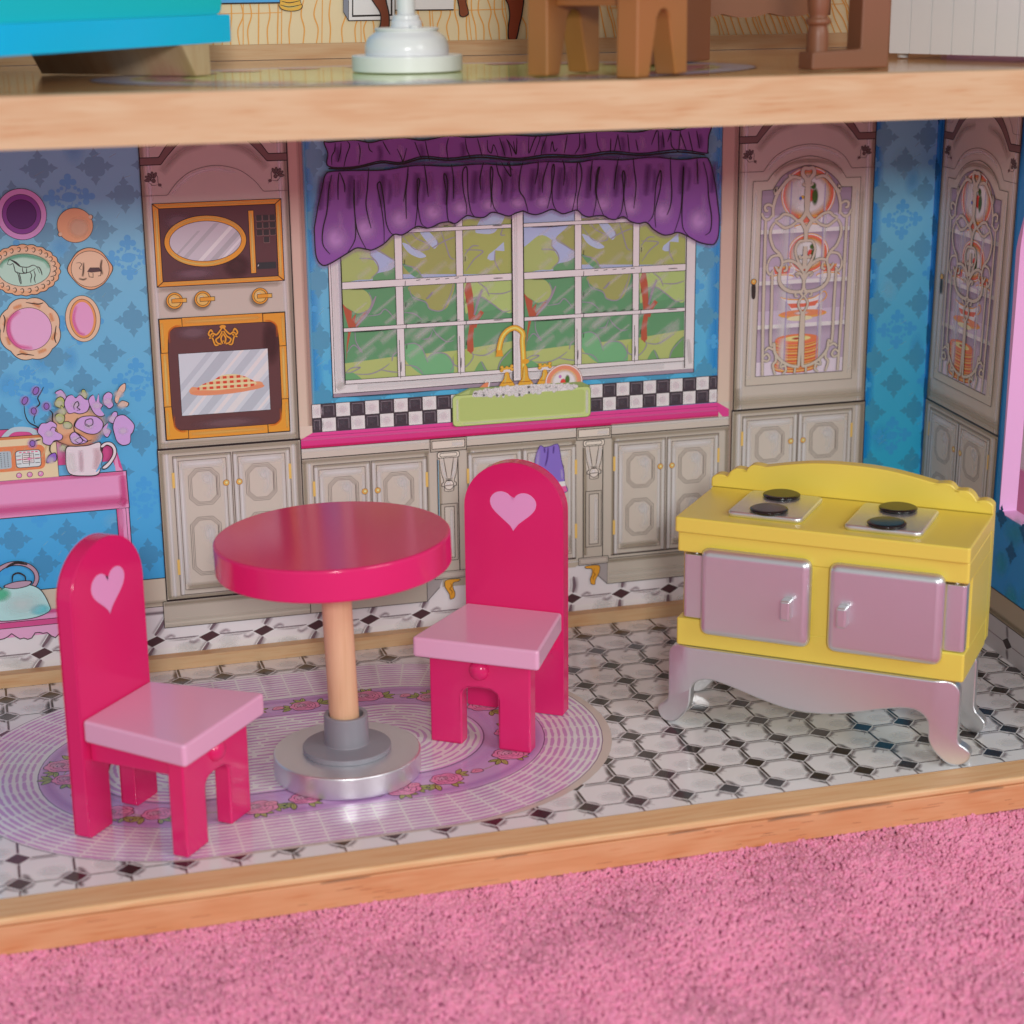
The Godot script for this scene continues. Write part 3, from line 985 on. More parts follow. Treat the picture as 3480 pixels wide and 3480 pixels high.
# the frieze and frame that the oven cupboard and the china cupboards share; cx is the middle, w half the width
func frieze(q: Ink, cx: float, w: float) -> void:
	var band := col(104, 84, 78)
	q.brush([cx - w + 12, 302, cx - w + 18, 309, cx - w + 26, 315, cx - w + 40, 318.5], 7.0, col(142, 132, 122), 0.6)
	q.brush([cx + w - 12, 302, cx + w - 18, 309, cx + w - 26, 315, cx + w - 40, 318.5], 7.0, col(142, 132, 122), 0.6)
	for s in [-1.0, 1.0]:
		var outer := PackedVector2Array([Vector2(cx + s * w, 310.9), Vector2(cx + s * (w - 10.6), 310.9)])
		outer.append_array(smooth(v2([cx + s * (w - 11.4), 311.4, cx + s * (w - 15.4), 317.0, cx + s * (w - 22), 324.0, cx + s * (w - 31), 329.5, cx, 332.5])))
		var inner := PackedVector2Array([Vector2(cx + s * w, 306.7), Vector2(cx + s * (w - 11.8), 306.7)])
		inner.append_array(smooth(v2([cx + s * (w - 12.4), 307.2, cx + s * (w - 17.0), 312.6, cx + s * (w - 24), 319.4, cx + s * (w - 33), 324.6, cx, 327.6])))
		var shape := outer.duplicate()
		for i in range(inner.size() - 1, -1, -1): shape.append(inner[i])
		q.poly(shape, band)
		q.line(outer, 0.5, dk)
		q.line(inner, 0.5, dk)
		q.pen([cx + s * w, 317.0, cx + s * (w - 8), 316.9, cx + s * (w - 10), 318.4, cx + s * (w - 11.5), 321.5, cx + s * (w - 19), 330], 0.3, col(96, 84, 80))
		shell(q, cx + s * (w - 7.3), 299.6, -s)

# ---------------------------------------------------------------- print: the back wall
func wall_part(called: String, ink: Ink, parent: Node) -> MeshInstance3D:
	return ink.done(called, parent, wall_stock)

func back_wall_print() -> void:
	var w := Node3D.new()
	w.name = "back_wall"
	add_child(w)
	tag(w, "printed back wall of the dollhouse kitchen with window, sink and cupboards", "wall", "", "structure")
	put("board", block(Vector3(-0.62, -0.01, -0.004), Vector3(0.285, 0.3432, -0.0001), 0.0001).mesh(), M.board, w)
	wallpaper(w)
	base_tiles(w)
	plates(w)
	cart(w)
	oven_cupboard(w)
	base_units(w)
	window(w)
	curtain(w)
	counter_and_sink(w)
	var t := Transform2D.IDENTITY
	china(w, 0.8, t, wall_stock)

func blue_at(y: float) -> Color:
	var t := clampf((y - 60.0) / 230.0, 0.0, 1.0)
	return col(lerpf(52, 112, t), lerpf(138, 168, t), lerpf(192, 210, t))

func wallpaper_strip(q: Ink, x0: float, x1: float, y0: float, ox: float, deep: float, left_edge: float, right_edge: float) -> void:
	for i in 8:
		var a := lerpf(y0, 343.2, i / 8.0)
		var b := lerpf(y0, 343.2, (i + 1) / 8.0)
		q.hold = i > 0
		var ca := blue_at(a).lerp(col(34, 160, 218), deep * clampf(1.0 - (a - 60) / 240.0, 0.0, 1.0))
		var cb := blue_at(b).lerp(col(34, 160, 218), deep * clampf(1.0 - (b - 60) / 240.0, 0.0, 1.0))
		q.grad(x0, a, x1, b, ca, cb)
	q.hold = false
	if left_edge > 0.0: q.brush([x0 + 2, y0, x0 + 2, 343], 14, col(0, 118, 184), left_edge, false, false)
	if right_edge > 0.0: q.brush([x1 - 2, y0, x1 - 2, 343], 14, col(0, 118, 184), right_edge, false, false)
	var r := RandomNumberGenerator.new()
	r.seed = int(x0) + 900
	var zs := q.z
	for i in int((x1 - x0) / 7):
		q.z = zs + 0.005 * (i % 6)
		q.spot(r.randf_range(x0 + 9, x1 - 9), r.randf_range(y0 + 12, 330), r.randf_range(5, 9), r.randf_range(7, 14), col(126, 180, 216) if i % 2 else col(60, 140, 198), 0.3, 0.2)
	q.z = zs + 0.05
	q.clip = PackedVector2Array([Vector2(x0, y0), Vector2(x1, y0), Vector2(x1, 343), Vector2(x0, 343)])
	var ymax := [307.0, 290.3]
	for c in range(-1, 24):
		var x := ox + c * 15.6
		if x < x0 - 14 or x > x1 + 14: continue
		for k in 9:
			var y: float = ymax[absi(c) % 2] - k * 36.2
			if y < y0 + 13 and y0 < 100: continue
			if y < y0 - 12: continue
			var b := blue_at(y).lerp(col(34, 160, 218), deep * clampf(1.0 - (y - 60) / 240.0, 0.0, 1.0))
			if absi(c) % 2 == 0 or posmod(k + int((c + 1) / 2), 2) == 1:
				motif(q, x, y, 0.97, b.lerp(col(56, 88, 114), 0.42))
			else:
				fleur(q, x, y, 0.98, b.lerp(col(52, 132, 200), 0.6))
	q.clip = PackedVector2Array()
	# hatching of the brush across the ornaments
	q.z += 0.12
	zs = q.z
	for i in int((x1 - x0) * 0.5):
		q.z = zs + 0.005 * (i % 6)
		var x := r.randf_range(x0 + 3, x1 - 7)
		var y := r.randf_range(y0 + 4, 336)
		q.brush([x, y, x + r.randf_range(2, 6), y + r.randf_range(1.5, 4)], 0.7, col(140, 188, 220), 0.35, false)

func wallpaper(w: Node) -> void:
	var q := Ink.new(self, 0.0)
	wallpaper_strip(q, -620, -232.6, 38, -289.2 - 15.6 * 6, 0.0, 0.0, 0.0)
	wall_part("wallpaper", q, w)
	q = Ink.new(self, 0.0)
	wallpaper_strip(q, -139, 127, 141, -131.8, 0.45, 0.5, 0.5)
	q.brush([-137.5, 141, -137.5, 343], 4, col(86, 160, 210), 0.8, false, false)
	wall_part("wallpaper", q, w)
	q = Ink.new(self, 0.0)
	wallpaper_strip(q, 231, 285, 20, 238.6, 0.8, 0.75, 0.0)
	wall_part("wallpaper", q, w)

func base_tiles(w: Node) -> void:
	var q := Ink.new(self, 0.0)
	q.rect(-620, 0, 285, 45, col(190, 186, 192))
	q.grad(-620, 0, 285, 12, col(176, 174, 182), col(196, 192, 198))
	var r := RandomNumberGenerator.new()
	r.seed = 5
	for i in range(-11, 8):
		var x := 28.1 + i * 33.8
		q.z = 0.02 + 0.11 * posmod(i, 3)
		var sk := clampf((28.0 - x) / 240.0, -0.4, 1.0) * 7.0   # the drawn perspective leans the joints
		q.brush([x + 8, 17.4, x + 18, 16.8, x + 26, 17.6], 2.4, col(120, 106, 114), 0.7)
		q.line(v2([x + 6.5, 17.9, x + 27, 17.9]), 0.5, col(92, 78, 84))
		q.line(v2([x + 6.5, 16.9, x + 27, 16.9]), 0.4, col(214, 210, 214))
		for s in [-1.0, 1.0]:
			var p := [x + s * 0.6, 17 + s * 4.0, x + s * (1.5 + sk * 0.4), 17 + s * 9, x + s * (1.0 + sk), 17 + s * 15]
			q.brush(p, 6.5, col(112, 96, 106), 0.85)
			q.pen(p, 1.6, col(96, 78, 86), false, 0.5)
			q.pen([p[0] - 1.6, p[1], p[2] - 1.6, p[3], p[4] - 1.6, p[5]], 0.6, col(222, 218, 222))
			q.brush([x + s * 6, 17 + s, x + s * 10, 17 + s * 3, x + s * 13, 17 + s * 1.5], 3.0, col(128, 112, 120), 0.6)
		q.fill([x - 7.6, 17.1, x - 0.2, 21.0, x + 7.4, 17.2, x + 0.2, 13.0], col(216, 212, 216))
		q.fill([x - 6.6, 17.1, x - 0.1 + sk * 0.25, 20.4, x + 6.5, 17.2, x + 0.1 - sk * 0.25, 13.6], col(64, 44, 48))
		for k in 3:
			q.spot(x + r.randf_range(9, 26), r.randf_range(4, 14), 8, 4, col(212, 210, 214), 0.7, 0.3)
	q.z = 0.36
	# the printed skirting left of the oven cupboard
	q.rect(-620, 39.4, -233, 57.4, col(170, 162, 146))
	q.brush([-330, 42, -234, 42], 4, col(136, 128, 112), 0.5, false, false)
	q.line(v2([-620, 57.6, -233, 57.6]), 0.5, dk)
	q.rect(-620, 34.6, -235.6, 39.4, col(176, 170, 172))
	q.brush([-620, 35.4, -235.6, 35.4], 3, col(110, 100, 104), 0.8, false, false)
	q.line(v2([-620, 39.5, -235.6, 39.5]), 0.4, dk)
	# the printed skirting right of the china cupboard
	q.rect(231.5, 20, 285, 38, col(160, 150, 130))
	q.line(v2([231.5, 38, 285, 38]), 0.6, dk)
	wall_part("printed_floor_tiles", q, w)

func round_plate(w: Node, x: float, y: float, rings: Array) -> Ink:
	var q := Ink.new(self, 0.55)
	for k in rings:
		q.ell(x, y, k[0], k[1], dk, 48)
		q.ell(x, y, k[0] - 0.28, k[1] - 0.28, k[2], 48)
		if k.size() > 3: q.spot(x + k[0] * 0.2, y - k[1] * 0.15, k[0] * 0.7, k[1] * 0.7, k[3], 0.7, 0.5)
	return q

func scallop(x: float, y: float, rx: float, ry: float, n: int, d: float) -> PackedVector2Array:
	var p := PackedVector2Array()
	for i in 120:
		var a := TAU * i / 120.0
		var f := 1.0 + d * (absf(sin(a * n / 2.0)) - 0.6)
		p.append(Vector2(x + rx * f * cos(a), y + ry * f * sin(a)))
	return p

func plates(w: Node) -> void:
	var peach := col(216, 166, 138)
	var q := round_plate(w, -300.6, 281.8, [[13.9, 14.6, col(178, 134, 180), col(200, 168, 206)], [10.8, 11.4, col(112, 58, 130)], [8.3, 8.4, col(74, 36, 92)]])
	wall_part("printed_plate", q, w)
	q = round_plate(w, -271.4, 274.2, [[10.2, 10.0, col(208, 146, 108), col(216, 166, 138)]])
	q.ell(-262.2, 278.6, 1.3, 1.4, dk, 14)
	q.ell(-262.4, 278.6, 1.1, 1.2, peach, 14)
	q.ell(-280.2, 269.4, 1.3, 1.4, dk, 14)
	q.ell(-280.0, 269.5, 1.1, 1.2, peach, 14)
	wall_part("printed_plate", q, w)
	q = Ink.new(self, 0.55)
	q.poly(scallop(-301.6, 250, 20.2, 14.8, 22, 0.05), dk)
	q.poly(scallop(-301.6, 250, 19.8, 14.4, 22, 0.05), col(212, 152, 116))
	q.ell(-301.6, 250, 17.8, 12.0, peach, 48)
	for i in 26:
		var a := TAU * i / 26.0
		var c := Vector2(-301.6 + 17.2 * cos(a), 250 + 12.0 * sin(a))
		q.pen([c.x - 1.1, c.y + 0.9, c.x + 0.3, c.y + 1.3, c.x + 0.8, c.y, c.x, c.y - 1.2, c.x - 0.8, c.y - 0.8], 0.45, dk)
	q.ell(-301.6, 250, 14.6, 9.4, dk, 48)
	q.ell(-301.6, 250, 14.3, 9.1, col(150, 190, 172), 48)
	q.brush([-315, 252, -312, 256, -302, 258.4, -290, 255, -287.6, 250], 3.4, col(84, 150, 122), 0.8)
	# the horse
	q.pen([-310.8, 253.8, -309.4, 256.6, -308.2, 255.9, -306.0, 254.0, -303.6, 252.2, -299.6, 251.6, -296.6, 252.6, -294.6, 251.4, -293.2, 247.8], 0.5, dk)
	q.pen([-310.8, 253.8, -309.2, 253.4, -307.6, 254.0, -307.0, 251.4, -306.4, 249.2, -303.0, 248.2, -299.4, 248.6, -297.2, 249.6, -295.4, 250.6], 0.5, dk)
	q.pen([-308.6, 256.2, -306.0, 254.6, -303.8, 252.4], 1.0, dk)
	for l in [[-305.8, 249.4, -305.0, 246.6, -304.8, 244.4, -304.2, 241.9], [-304.6, 248.8, -304.2, 246.0, -303.8, 242.2], [-298.6, 248.8, -297.8, 246.8, -298.4, 244.6, -298.6, 242.5], [-296.4, 249.6, -295.8, 247.0, -296.4, 244.6, -296.0, 242.4]]:
		q.pen(l, 0.55, dk)
	q.pen([-302.6, 251.6, -302.4, 249.0, -300.6, 248.4, -300.4, 251.2], 0.6, dk)
	q.pen([-294.8, 251.6, -293.2, 251.0, -292.2, 248.4, -292.0, 246.6], 0.6, dk)
	wall_part("printed_plate", q, w)
	q = Ink.new(self, 0.55)
	q.blobby([-277.8, 249, -275.4, 254, -271, 259.2, -264.6, 261.2, -258, 258.8, -254, 253.4, -251.6, 248.7, -254.2, 243.6, -258.4, 239, -264.8, 236.5, -271, 239, -275.4, 244], dk)
	q.blobby([-277.3, 249, -275.1, 253.8, -270.8, 258.8, -264.6, 260.8, -258.2, 258.5, -254.3, 253.2, -252.1, 248.7, -254.5, 243.8, -258.6, 239.3, -264.8, 236.9, -270.8, 239.3, -275.1, 244.2], col(208, 148, 112))
	q.ell(-264.7, 248.7, 10.9, 10.6, dk, 48)
	q.ell(-264.7, 248.7, 10.6, 10.3, peach, 48)
	# a cottage between two trees
	q.fill([-266.6, 247.2, -264.8, 249.6, -259.6, 249.4, -258.2, 247.0, -264.2, 246.6], col(70, 56, 56))
	q.line(v2([-265.8, 246.8, -265.6, 244.2, -263.4, 243.8, -263.3, 246.4]), 0.35, dk)
	q.line(v2([-258.8, 246.8, -259.0, 244.6, -260.6, 244.4]), 0.35, dk)
	q.brush([-269.4, 244.4, -268.6, 248, -268.2, 253], 1.6, dk, 0.8)
	q.brush([-258.0, 245, -258.6, 249.6, -257.6, 254.2], 1.8, dk, 0.8)
	q.brush([-271.6, 243.6, -269, 242.8, -266.8, 243.6], 1.5, dk, 0.7)
	q.pen([-272.4, 252.6, -270.2, 252.6, -269.4, 251.6, -270.8, 249.4, -269.6, 248.8], 0.35, dk)
	wall_part("printed_plate", q, w)
	q = Ink.new(self, 0.55)
	q.poly(scallop(-301.2, 215.8, 17.4, 18.4, 8, 0.07), dk)
	q.poly(scallop(-301.2, 215.8, 17.0, 18.0, 8, 0.07), peach)
	for i in 8:
		var a := TAU * (i + 0.3) / 8.0
		q.brush([-301.2 + 13.6 * cos(a), 215.8 + 14.4 * sin(a), -301.2 + 14.8 * cos(a + 0.4), 215.8 + 15.4 * sin(a + 0.4)], 3.0, col(206, 132, 84), 0.7)
		if i % 2: q.pen([-301.2 + 16.6 * cos(a), 215.8 + 17.4 * sin(a), -301.2 + 14.6 * cos(a + 0.16), 215.8 + 15.4 * sin(a + 0.16), -301.2 + 14.9 * cos(a + 0.62), 215.8 + 15.6 * sin(a + 0.62)], 0.7, dk)
	q.ell(-301.6, 215.8, 12.8, 12.6, dk, 48)
	q.ell(-301.6, 215.8, 12.5, 12.3, col(212, 150, 182), 48)
	q.brush([-306, 227, -312, 222, -313, 214, -309, 206.6, -300, 204.4], 3.6, col(190, 76, 132), 0.85)
	wall_part("printed_plate", q, w)
	q = round_plate(w, -270.9, 220.0, [[10.1, 13.7, peach], [7.6, 11.6, col(206, 134, 82)]])
	q.ell(-270.9, 220, 6.0, 9.9, col(210, 140, 176), 40)
	q.brush([-274, 228, -276.2, 220, -274, 212.4, -270, 210.4], 2.6, col(192, 96, 146), 0.7)
	wall_part("printed_plate", q, w)

func cart(w: Node) -> void:
	var deep := col(176, 70, 122)
	var rose := col(206, 130, 168)
	var q := Ink.new(self, 0.5)
	# the rolling cart: back frame, tray, legs, lower shelf
	q.fill([-345, 158.0, -301, 157.0, -293.6, 149, -257.8, 143.5, -254.0, 126.6, -258.6, 126.6, -260.4, 133.6, -345, 133.4], deep)
	q.spot(-292, 145, 9, 9, rose, 0.9)
	q.fill([-291.6, 126.6, -291.6, 133.2, -259.6, 133.2, -257.6, 126.6], col(86, 150, 200))
	q.line(v2([-345, 158.0, -301, 157.0]), 0.4, dk)
	q.fill([-257.8, 143.4, -256.4, 130, -254, 126.6, -258.4, 126.6, -259.4, 143], rose)
	q.fill([-345, 103.8, -345, 126.6, -252.3, 126.9, -251.9, 104.0], rose)
	q.brush([-340, 108.6, -254, 108.6], 9, deep, 0.7, false, false)
	q.brush([-340, 125.4, -254, 125.6], 3, col(190, 96, 140), 0.8, false, false)
	q.brush([-254.4, 106, -254.8, 125], 6, deep, 0.85, false)
	q.brush([-257, 105.6, -254, 110], 6, deep, 0.8, false)
	q.line(v2([-345, 126.7, -252.3, 127.0, -251.9, 103.9, -345, 103.7]), 0.5, dk)
	q.fill([-259.6, 103.8, -252.2, 103.8, -252.0, 28, -258.8, 28], rose)
	q.fill([-259.6, 103.8, -256.4, 103.8, -256.4, 28, -258.8, 28], deep)
	q.spot(-257.2, 98, 2.4, 12, rose, 0.6)
	q.line(v2([-259.6, 103.8, -258.8, 28]), 0.35, dk)
	q.line(v2([-254.1, 103.8, -253.6, 28]), 0.3, dk)
	q.line(v2([-252.2, 103.8, -252.0, 28]), 0.5, dk)
	q.fill([-345, 29.2, -345, 44.6, -252, 44.6, -252, 29.4], rose)
	q.rect(-345, 35.4, -252, 38.8, deep)
	q.brush([-340, 43.6, -254, 43.6], 4, deep, 0.8, false, false)
	q.line(v2([-345, 38.9, -252, 38.9]), 0.4, dk)
	q.line(v2([-345, 35.2, -252, 35.2]), 0.4, dk)
	var hem := PackedVector2Array([Vector2(-345, 35)])
	for i in 41:
		var x := -345.0 + 92.0 * i / 40.0
		hem.append(Vector2(x, 29.0 + 1.9 * sin(x * 0.36) + 0.9 * sin(x * 0.9)))
	hem.append(Vector2(-253, 35))
	q.poly(hem, col(212, 142, 174))
	hem.remove_at(0)
	hem.remove_at(hem.size() - 1)
	q.line(hem, 0.6, dk)
	var c := wall_part("printed_cart", q, w)
	# the radio
	q = Ink.new(self, 1.25)
	q.blobby([-323, 152.6, -316, 158.4, -305, 157.6, -301, 153.4, -304, 153.0, -307, 155.2, -315, 155.6, -319.6, 152.6], col(150, 172, 180))
	q.rect(-345, 126.9, -291.6, 153.0, col(222, 178, 144))
	q.rect(-345, 151.4, -291.6, 153.0, col(170, 106, 66))
	q.line(v2([-345, 153.1, -291.6, 153.1, -291.6, 126.9]), 0.3, dk)
	var rim := rounded(v2([-345, 132.0, -298.8, 132.4, -298.4, 147.2, -345, 147.4]), 4.0, 5)
	q.poly(rim, col(186, 114, 74))
	for i in 7: q.brush([-340.0 + i * 6, 133, -333.0 + i * 6, 146.6], 2.4, col(214, 160, 118), 0.7, false)
	q.poly(rounded(v2([-340, 133.6, -318.0, 134.2, -317.8, 144.6, -340, 144.6]), 1.4, 4), col(142, 160, 166))
	for i in 10:
		for j in 8:
			q.hold = i + j > 0
			q.ell(-337 + i * 1.9, 135.4 + j * 1.15, 0.32, 0.32, col(60, 66, 74), 6)
	q.hold = false
	q.poly(rounded(v2([-315.6, 133.8, -301, 133.8, -300.8, 144.4, -315.6, 144.4]), 2.2, 5), col(60, 66, 74))
	q.poly(rounded(v2([-315.2, 134.2, -301.4, 134.2, -301.2, 144.0, -315.2, 144.0]), 2.0, 5), col(176, 190, 194))
	q.rect(-311.7, 136.4, -305.0, 142.4, col(60, 66, 74))
	q.rect(-311.4, 136.7, -305.3, 142.1, col(190, 202, 206))
	for i in 4: q.line(v2([-311.0, 137.6 + i * 1.2, -305.8, 137.6 + i * 1.2]), 0.3, dk)
	for i in 3:
		q.line(v2([-315, 136.4 + i * 2.4, -312.4, 136.4 + i * 2.4]), 0.4, col(70, 78, 84))
		q.line(v2([-304.4, 136.4 + i * 2.4, -301.8, 136.4 + i * 2.4]), 0.4, col(70, 78, 84))
	for i in 5: q.line(v2([-313.2 + i * 2.3, 143.2, -311.8 + i * 2.3, 143.2]), 0.6, col(190, 70, 110))
	q.line(v2([-315, 139.0, -300.6, 139.4]), 0.3, col(190, 60, 100))
	q.line(v2([-308.0, 135.0, -307.4, 142.8]), 0.3, dk)
	q.ell(-307.8, 139.0, 0.9, 0.9, col(214, 110, 150), 14)
	for x in [-314.3, -308.2, -301.9]:
		q.ell(x, 129.5, 1.65, 1.65, dk, 18)
		q.ell(x, 129.5, 1.4, 1.4, col(206, 120, 168), 18)
		q.spot(x - 0.2, 129.9, 0.9, 0.9, col(236, 190, 214), 0.8)
	wall_part("radio", q, c)
	# the jug of flowers
	q = Ink.new(self, 2.0)
	q.spot(-279, 157, 19, 13, col(214, 150, 118), 0.95, 0.6)
	q.spot(-279, 148.6, 14, 5, col(206, 140, 106), 0.9, 0.5)
	for a in [[-308.1, 173, -308, 166.1, -306.1, 161.1, -301.7, 158, -295.5, 152.6, -290.5, 148.3, -284.7, 145.4], [-296.3, 181.5, -298.2, 178.2, -300.1, 175.2, -299.3, 171.7, -301.9, 169.1, -302.1, 166.3, -303.3, 163, -302.9, 160.1], [-294.4, 167.9, -292.5, 165.6, -292.8, 161.8, -291.8, 158.6], [-305.3, 147, -303.1, 149.7, -300.4, 150.2], [-291.2, 148.7, -294.6, 147.6, -295.6, 143.5, -294.7, 141.3]]:
		q.pen(a, 0.75, dk)
	for b in [[-307.4, 174.2, 0.5], [-300.8, 179.6, 0.5], [-302.9, 167.7, 0.0], [-295.5, 170.0, 0.0], [-305.2, 148.3, 0.0]]:
		q.spot(b[0], b[1], 3.4, 3.6, col(160, 128, 196), 0.8)
		q.ell(b[0], b[1], 1.7, 2.6 if b[2] > 0 else 2.1, dk, 20, -b[2])
		q.ell(b[0], b[1], 1.3, 2.2 if b[2] > 0 else 1.7, col(120, 92, 160), 20, -b[2])
	var lilac := col(170, 140, 196)
	var green := col(150, 164, 92)
	var heads := [[[-290.3, 177.6, -286.8, 179.5, -284.4, 176.9, -283.7, 173.4, -285.4, 172.8, -286.5, 175.6], lilac], [[-289.9, 173.8, -287.2, 175.3, -285, 173.5, -285, 169.3, -287.7, 168.1, -290.9, 170.1], green], [[-275, 178, -273, 178.5, -271.9, 175.3, -272.4, 172.9, -274.3, 173.4], green],
		[[-283.5, 175.1, -280.5, 175.9, -278.6, 174, -275.8, 175.6, -272.7, 172.6, -270.1, 171.7, -270.7, 168.2, -272.6, 164.9, -276.7, 163.8, -280, 164.7, -283.3, 164.6, -285.1, 167.9, -285.5, 171.4], lilac],
		[[-271.5, 171.8, -268.5, 175.1, -267.2, 170.8, -265.2, 175.5, -264.8, 170.6, -263, 168.4, -264.5, 165.7, -262.7, 162, -266.1, 161.6, -269.3, 164.6], lilac], [[-262.9, 173.6, -259.8, 176.2, -257.2, 174.6, -257.8, 170.8, -257, 167.6, -259.5, 165.7, -261.4, 167.2, -262.9, 169.1], lilac],
		[[-255.1, 174.8, -252.8, 178.8, -249.4, 180.7, -249.6, 176.5, -252.6, 173.2, -254.9, 168.5, -256.4, 170.7], col(216, 160, 140)], [[-255, 167.4, -252.1, 170.4, -248.1, 168.7, -249.3, 166.3, -253, 166.9], col(216, 160, 140)],
		[[-290.6, 164.8, -287.2, 165.6, -285.4, 163, -286.4, 159.6, -289.1, 158.8, -291.2, 162.1], green], [[-287, 159.6, -283.7, 160.1, -281.5, 157.8, -282.7, 155.5, -286, 156.1], green], [[-287.2, 170.1, -285.4, 167.9, -284.6, 165.1, -286.4, 163.8, -287.5, 167], green],
		[[-280.5, 157.1, -277.5, 161.7, -272.1, 162.7, -266.8, 161.6, -263.7, 157.9, -264.7, 153.7, -268.2, 151.2, -272.9, 151.5, -277.4, 154], lilac], [[-283.6, 151.7, -280.8, 153.6, -277, 151.2, -273.2, 147.3, -278, 145.6, -282, 146.3, -283.5, 148.8], lilac],
		[[-264.6, 154.4, -261, 157.7, -261.9, 154.2, -259.4, 152.6, -261.7, 148.6, -263.9, 150.1], lilac], [[-260.6, 159.1, -257.6, 163.8, -255.2, 163.6, -255.5, 160.1, -257.7, 156.7, -260, 157.6], lilac],
		[[-256.1, 160.8, -252, 161.9, -248.7, 159.6, -245.6, 155.1, -246.6, 150.9, -248.1, 148.9, -249.1, 144, -253.2, 142.9, -256.5, 145.3, -257.9, 149.7, -258.5, 155.4], lilac],
		[[-299.6, 159.9, -296.3, 160.3, -293.5, 161.2, -290.4, 158.5, -291.4, 155.1, -287.6, 152, -288.5, 149.2, -292.5, 148.8, -295.4, 146.3, -299.2, 148, -299.6, 151.5, -302, 155.2], lilac], [[-298.4, 136.6, -296.4, 140.7, -292.4, 141.8, -292, 137.5, -293.8, 136.3, -295.3, 138.5, -296.8, 135.8], col(120, 86, 170)], [[-289, 146.5, -286.7, 145.6, -285.5, 143.7, -287.3, 142.4, -288.5, 144.3], green]]
	for h in heads:
		q.blobby(h[0], dk)
		var c2 := Vector2.ZERO
		var pts := v2(h[0])
		for p in pts: c2 += p
		c2 /= pts.size()
		var inner := PackedVector2Array()
		for p in smooth(pts, true, 6):
			var d := c2 - p
			inner.append(p + d.normalized() * minf(0.5, d.length() * 0.3))
		q.poly(inner, h[1])
		q.spot(c2.x - 0.6, c2.y - 0.4, 3.6, 2.8, h[1].lerp(col(222, 206, 224), 0.6), 0.7)
	q.pen([-279.8, 166.8, -280, 168.9, -278.9, 170.9, -277.5, 171.5, -277, 169.4, -278.1, 168.1, -276.5, 166.6, -278.5, 166.4], 0.5, dk)
	q.pen([-273.8, 157.9, -271.9, 156.4, -269.8, 157.6, -270.2, 160.5, -273.6, 160, -274.2, 157.3, -271.9, 155.7], 0.5, dk)
	q.pen([-278.2, 161.8, -280.4, 158.5, -280.7, 154.3, -278.3, 151.3, -275.2, 147.5, -271.1, 147.9], 0.6, dk)
	q.pen([-281.2, 148.7, -278.6, 146.4, -276.5, 147.6, -277.7, 149.8, -280.5, 148.6], 0.45, dk)
	q.pen([-294.7, 155.3, -293.2, 157.3, -291.2, 156.5, -290.4, 154.3], 0.45, dk)
	wall_part("flowers", q, c)
	q = Ink.new(self, 3.4)
	q.blobby([-266.6, 144, -263.8, 146.3, -259.8, 145.9, -257.3, 142.5, -257.3, 138.3, -260, 133.5, -263.6, 129.9, -266.4, 129.7, -266.2, 131.5, -262.6, 134.4, -260, 138.5, -260.1, 142.1, -262.6, 144, -264.8, 142.8, -265.6, 140.4, -266.6, 140.4], dk)
	q.blobby([-266.2, 143.8, -263.7, 145.7, -260.2, 145.5, -257.9, 142.4, -257.8, 138.5, -260.4, 133.9, -263.8, 130.5, -266, 130.3, -265.6, 131.2, -262.1, 134.2, -259.4, 138.4, -259.5, 142.4, -262.5, 144.6, -265.1, 143.2], col(196, 184, 190))
	q.blobby([-286, 145.2, -280.1, 145.1, -273.4, 145.2, -266.4, 146.7, -266.3, 141.8, -265.2, 138.2, -266.9, 131.9, -269.1, 126.5, -277.4, 126.4, -284.7, 127.8, -287.1, 132.2, -287.1, 139.2], dk)
	q.blobby([-285.6, 144.6, -280.1, 144.6, -273.4, 144.7, -266.9, 146.1, -266.8, 141.7, -265.8, 138.1, -267.3, 132.1, -269.4, 127.1, -277.4, 126.9, -284.4, 128.3, -286.6, 132.3, -286.6, 139.2], col(196, 182, 188))
	q.brush([-283.7, 141.8, -284.1, 134.1, -281.9, 128.9], 7, col(212, 200, 206), 0.9)
	q.brush([-278.2, 142.8, -278.2, 134.3, -278.6, 128.6], 4, col(168, 148, 156), 0.7)
	q.brush([-268.8, 143.4, -268.6, 136.3, -270.4, 129.4], 6, col(176, 152, 158), 0.8)
	q.blobby([-269.1, 128.9, -266.9, 131.2, -267, 132.6, -266, 136.1, -268.2, 132, -270.2, 128.6], col(86, 150, 200))
	wall_part("jug", q, c)
	# the kettle
	q = Ink.new(self, 1.3)
	q.line(PackedVector2Array(q.oval(-321.5, 66.2, 12.4, 9.6, 40)), 3.0, dk, true)
	q.line(PackedVector2Array(q.oval(-321.5, 66.2, 12.4, 9.6, 40)), 2.0, col(148, 124, 140), true)
	q.blobby([-338, 45, -335, 55, -328, 61.6, -320, 62, -313, 61.6, -307, 57.4, -303.2, 48.4, -303.2, 43.8, -311, 40.6, -322, 39.8, -334, 40.6], dk)
	q.blobby([-337.5, 45, -334.6, 54.8, -328, 61.1, -320, 61.5, -313.2, 61.1, -307.4, 57.0, -303.7, 48.3, -303.7, 44.2, -311.2, 41.1, -322, 40.3, -333.6, 41.1], col(150, 188, 190))
	q.spot(-331, 57, 7, 5, col(72, 160, 126), 0.9)
	q.spot(-309, 45.4, 7, 4, col(96, 176, 186), 0.9)
	q.spot(-319, 50, 14, 9, col(176, 194, 200), 0.7, 0.1)
	q.blobby([-328.6, 62.6, -321, 64.6, -312.4, 64.0, -314.2, 61.0, -321.5, 59.8, -327, 60.8], dk)
	q.blobby([-327.8, 62.4, -321, 64.1, -313.2, 63.6, -314.8, 61.4, -321.5, 60.3, -326.6, 61.2], col(152, 130, 148))
	q.pen([-323.6, 64.4, -322.8, 68.4, -319.6, 69.6, -316.2, 67.4, -315.8, 64.6], 1.1, dk)
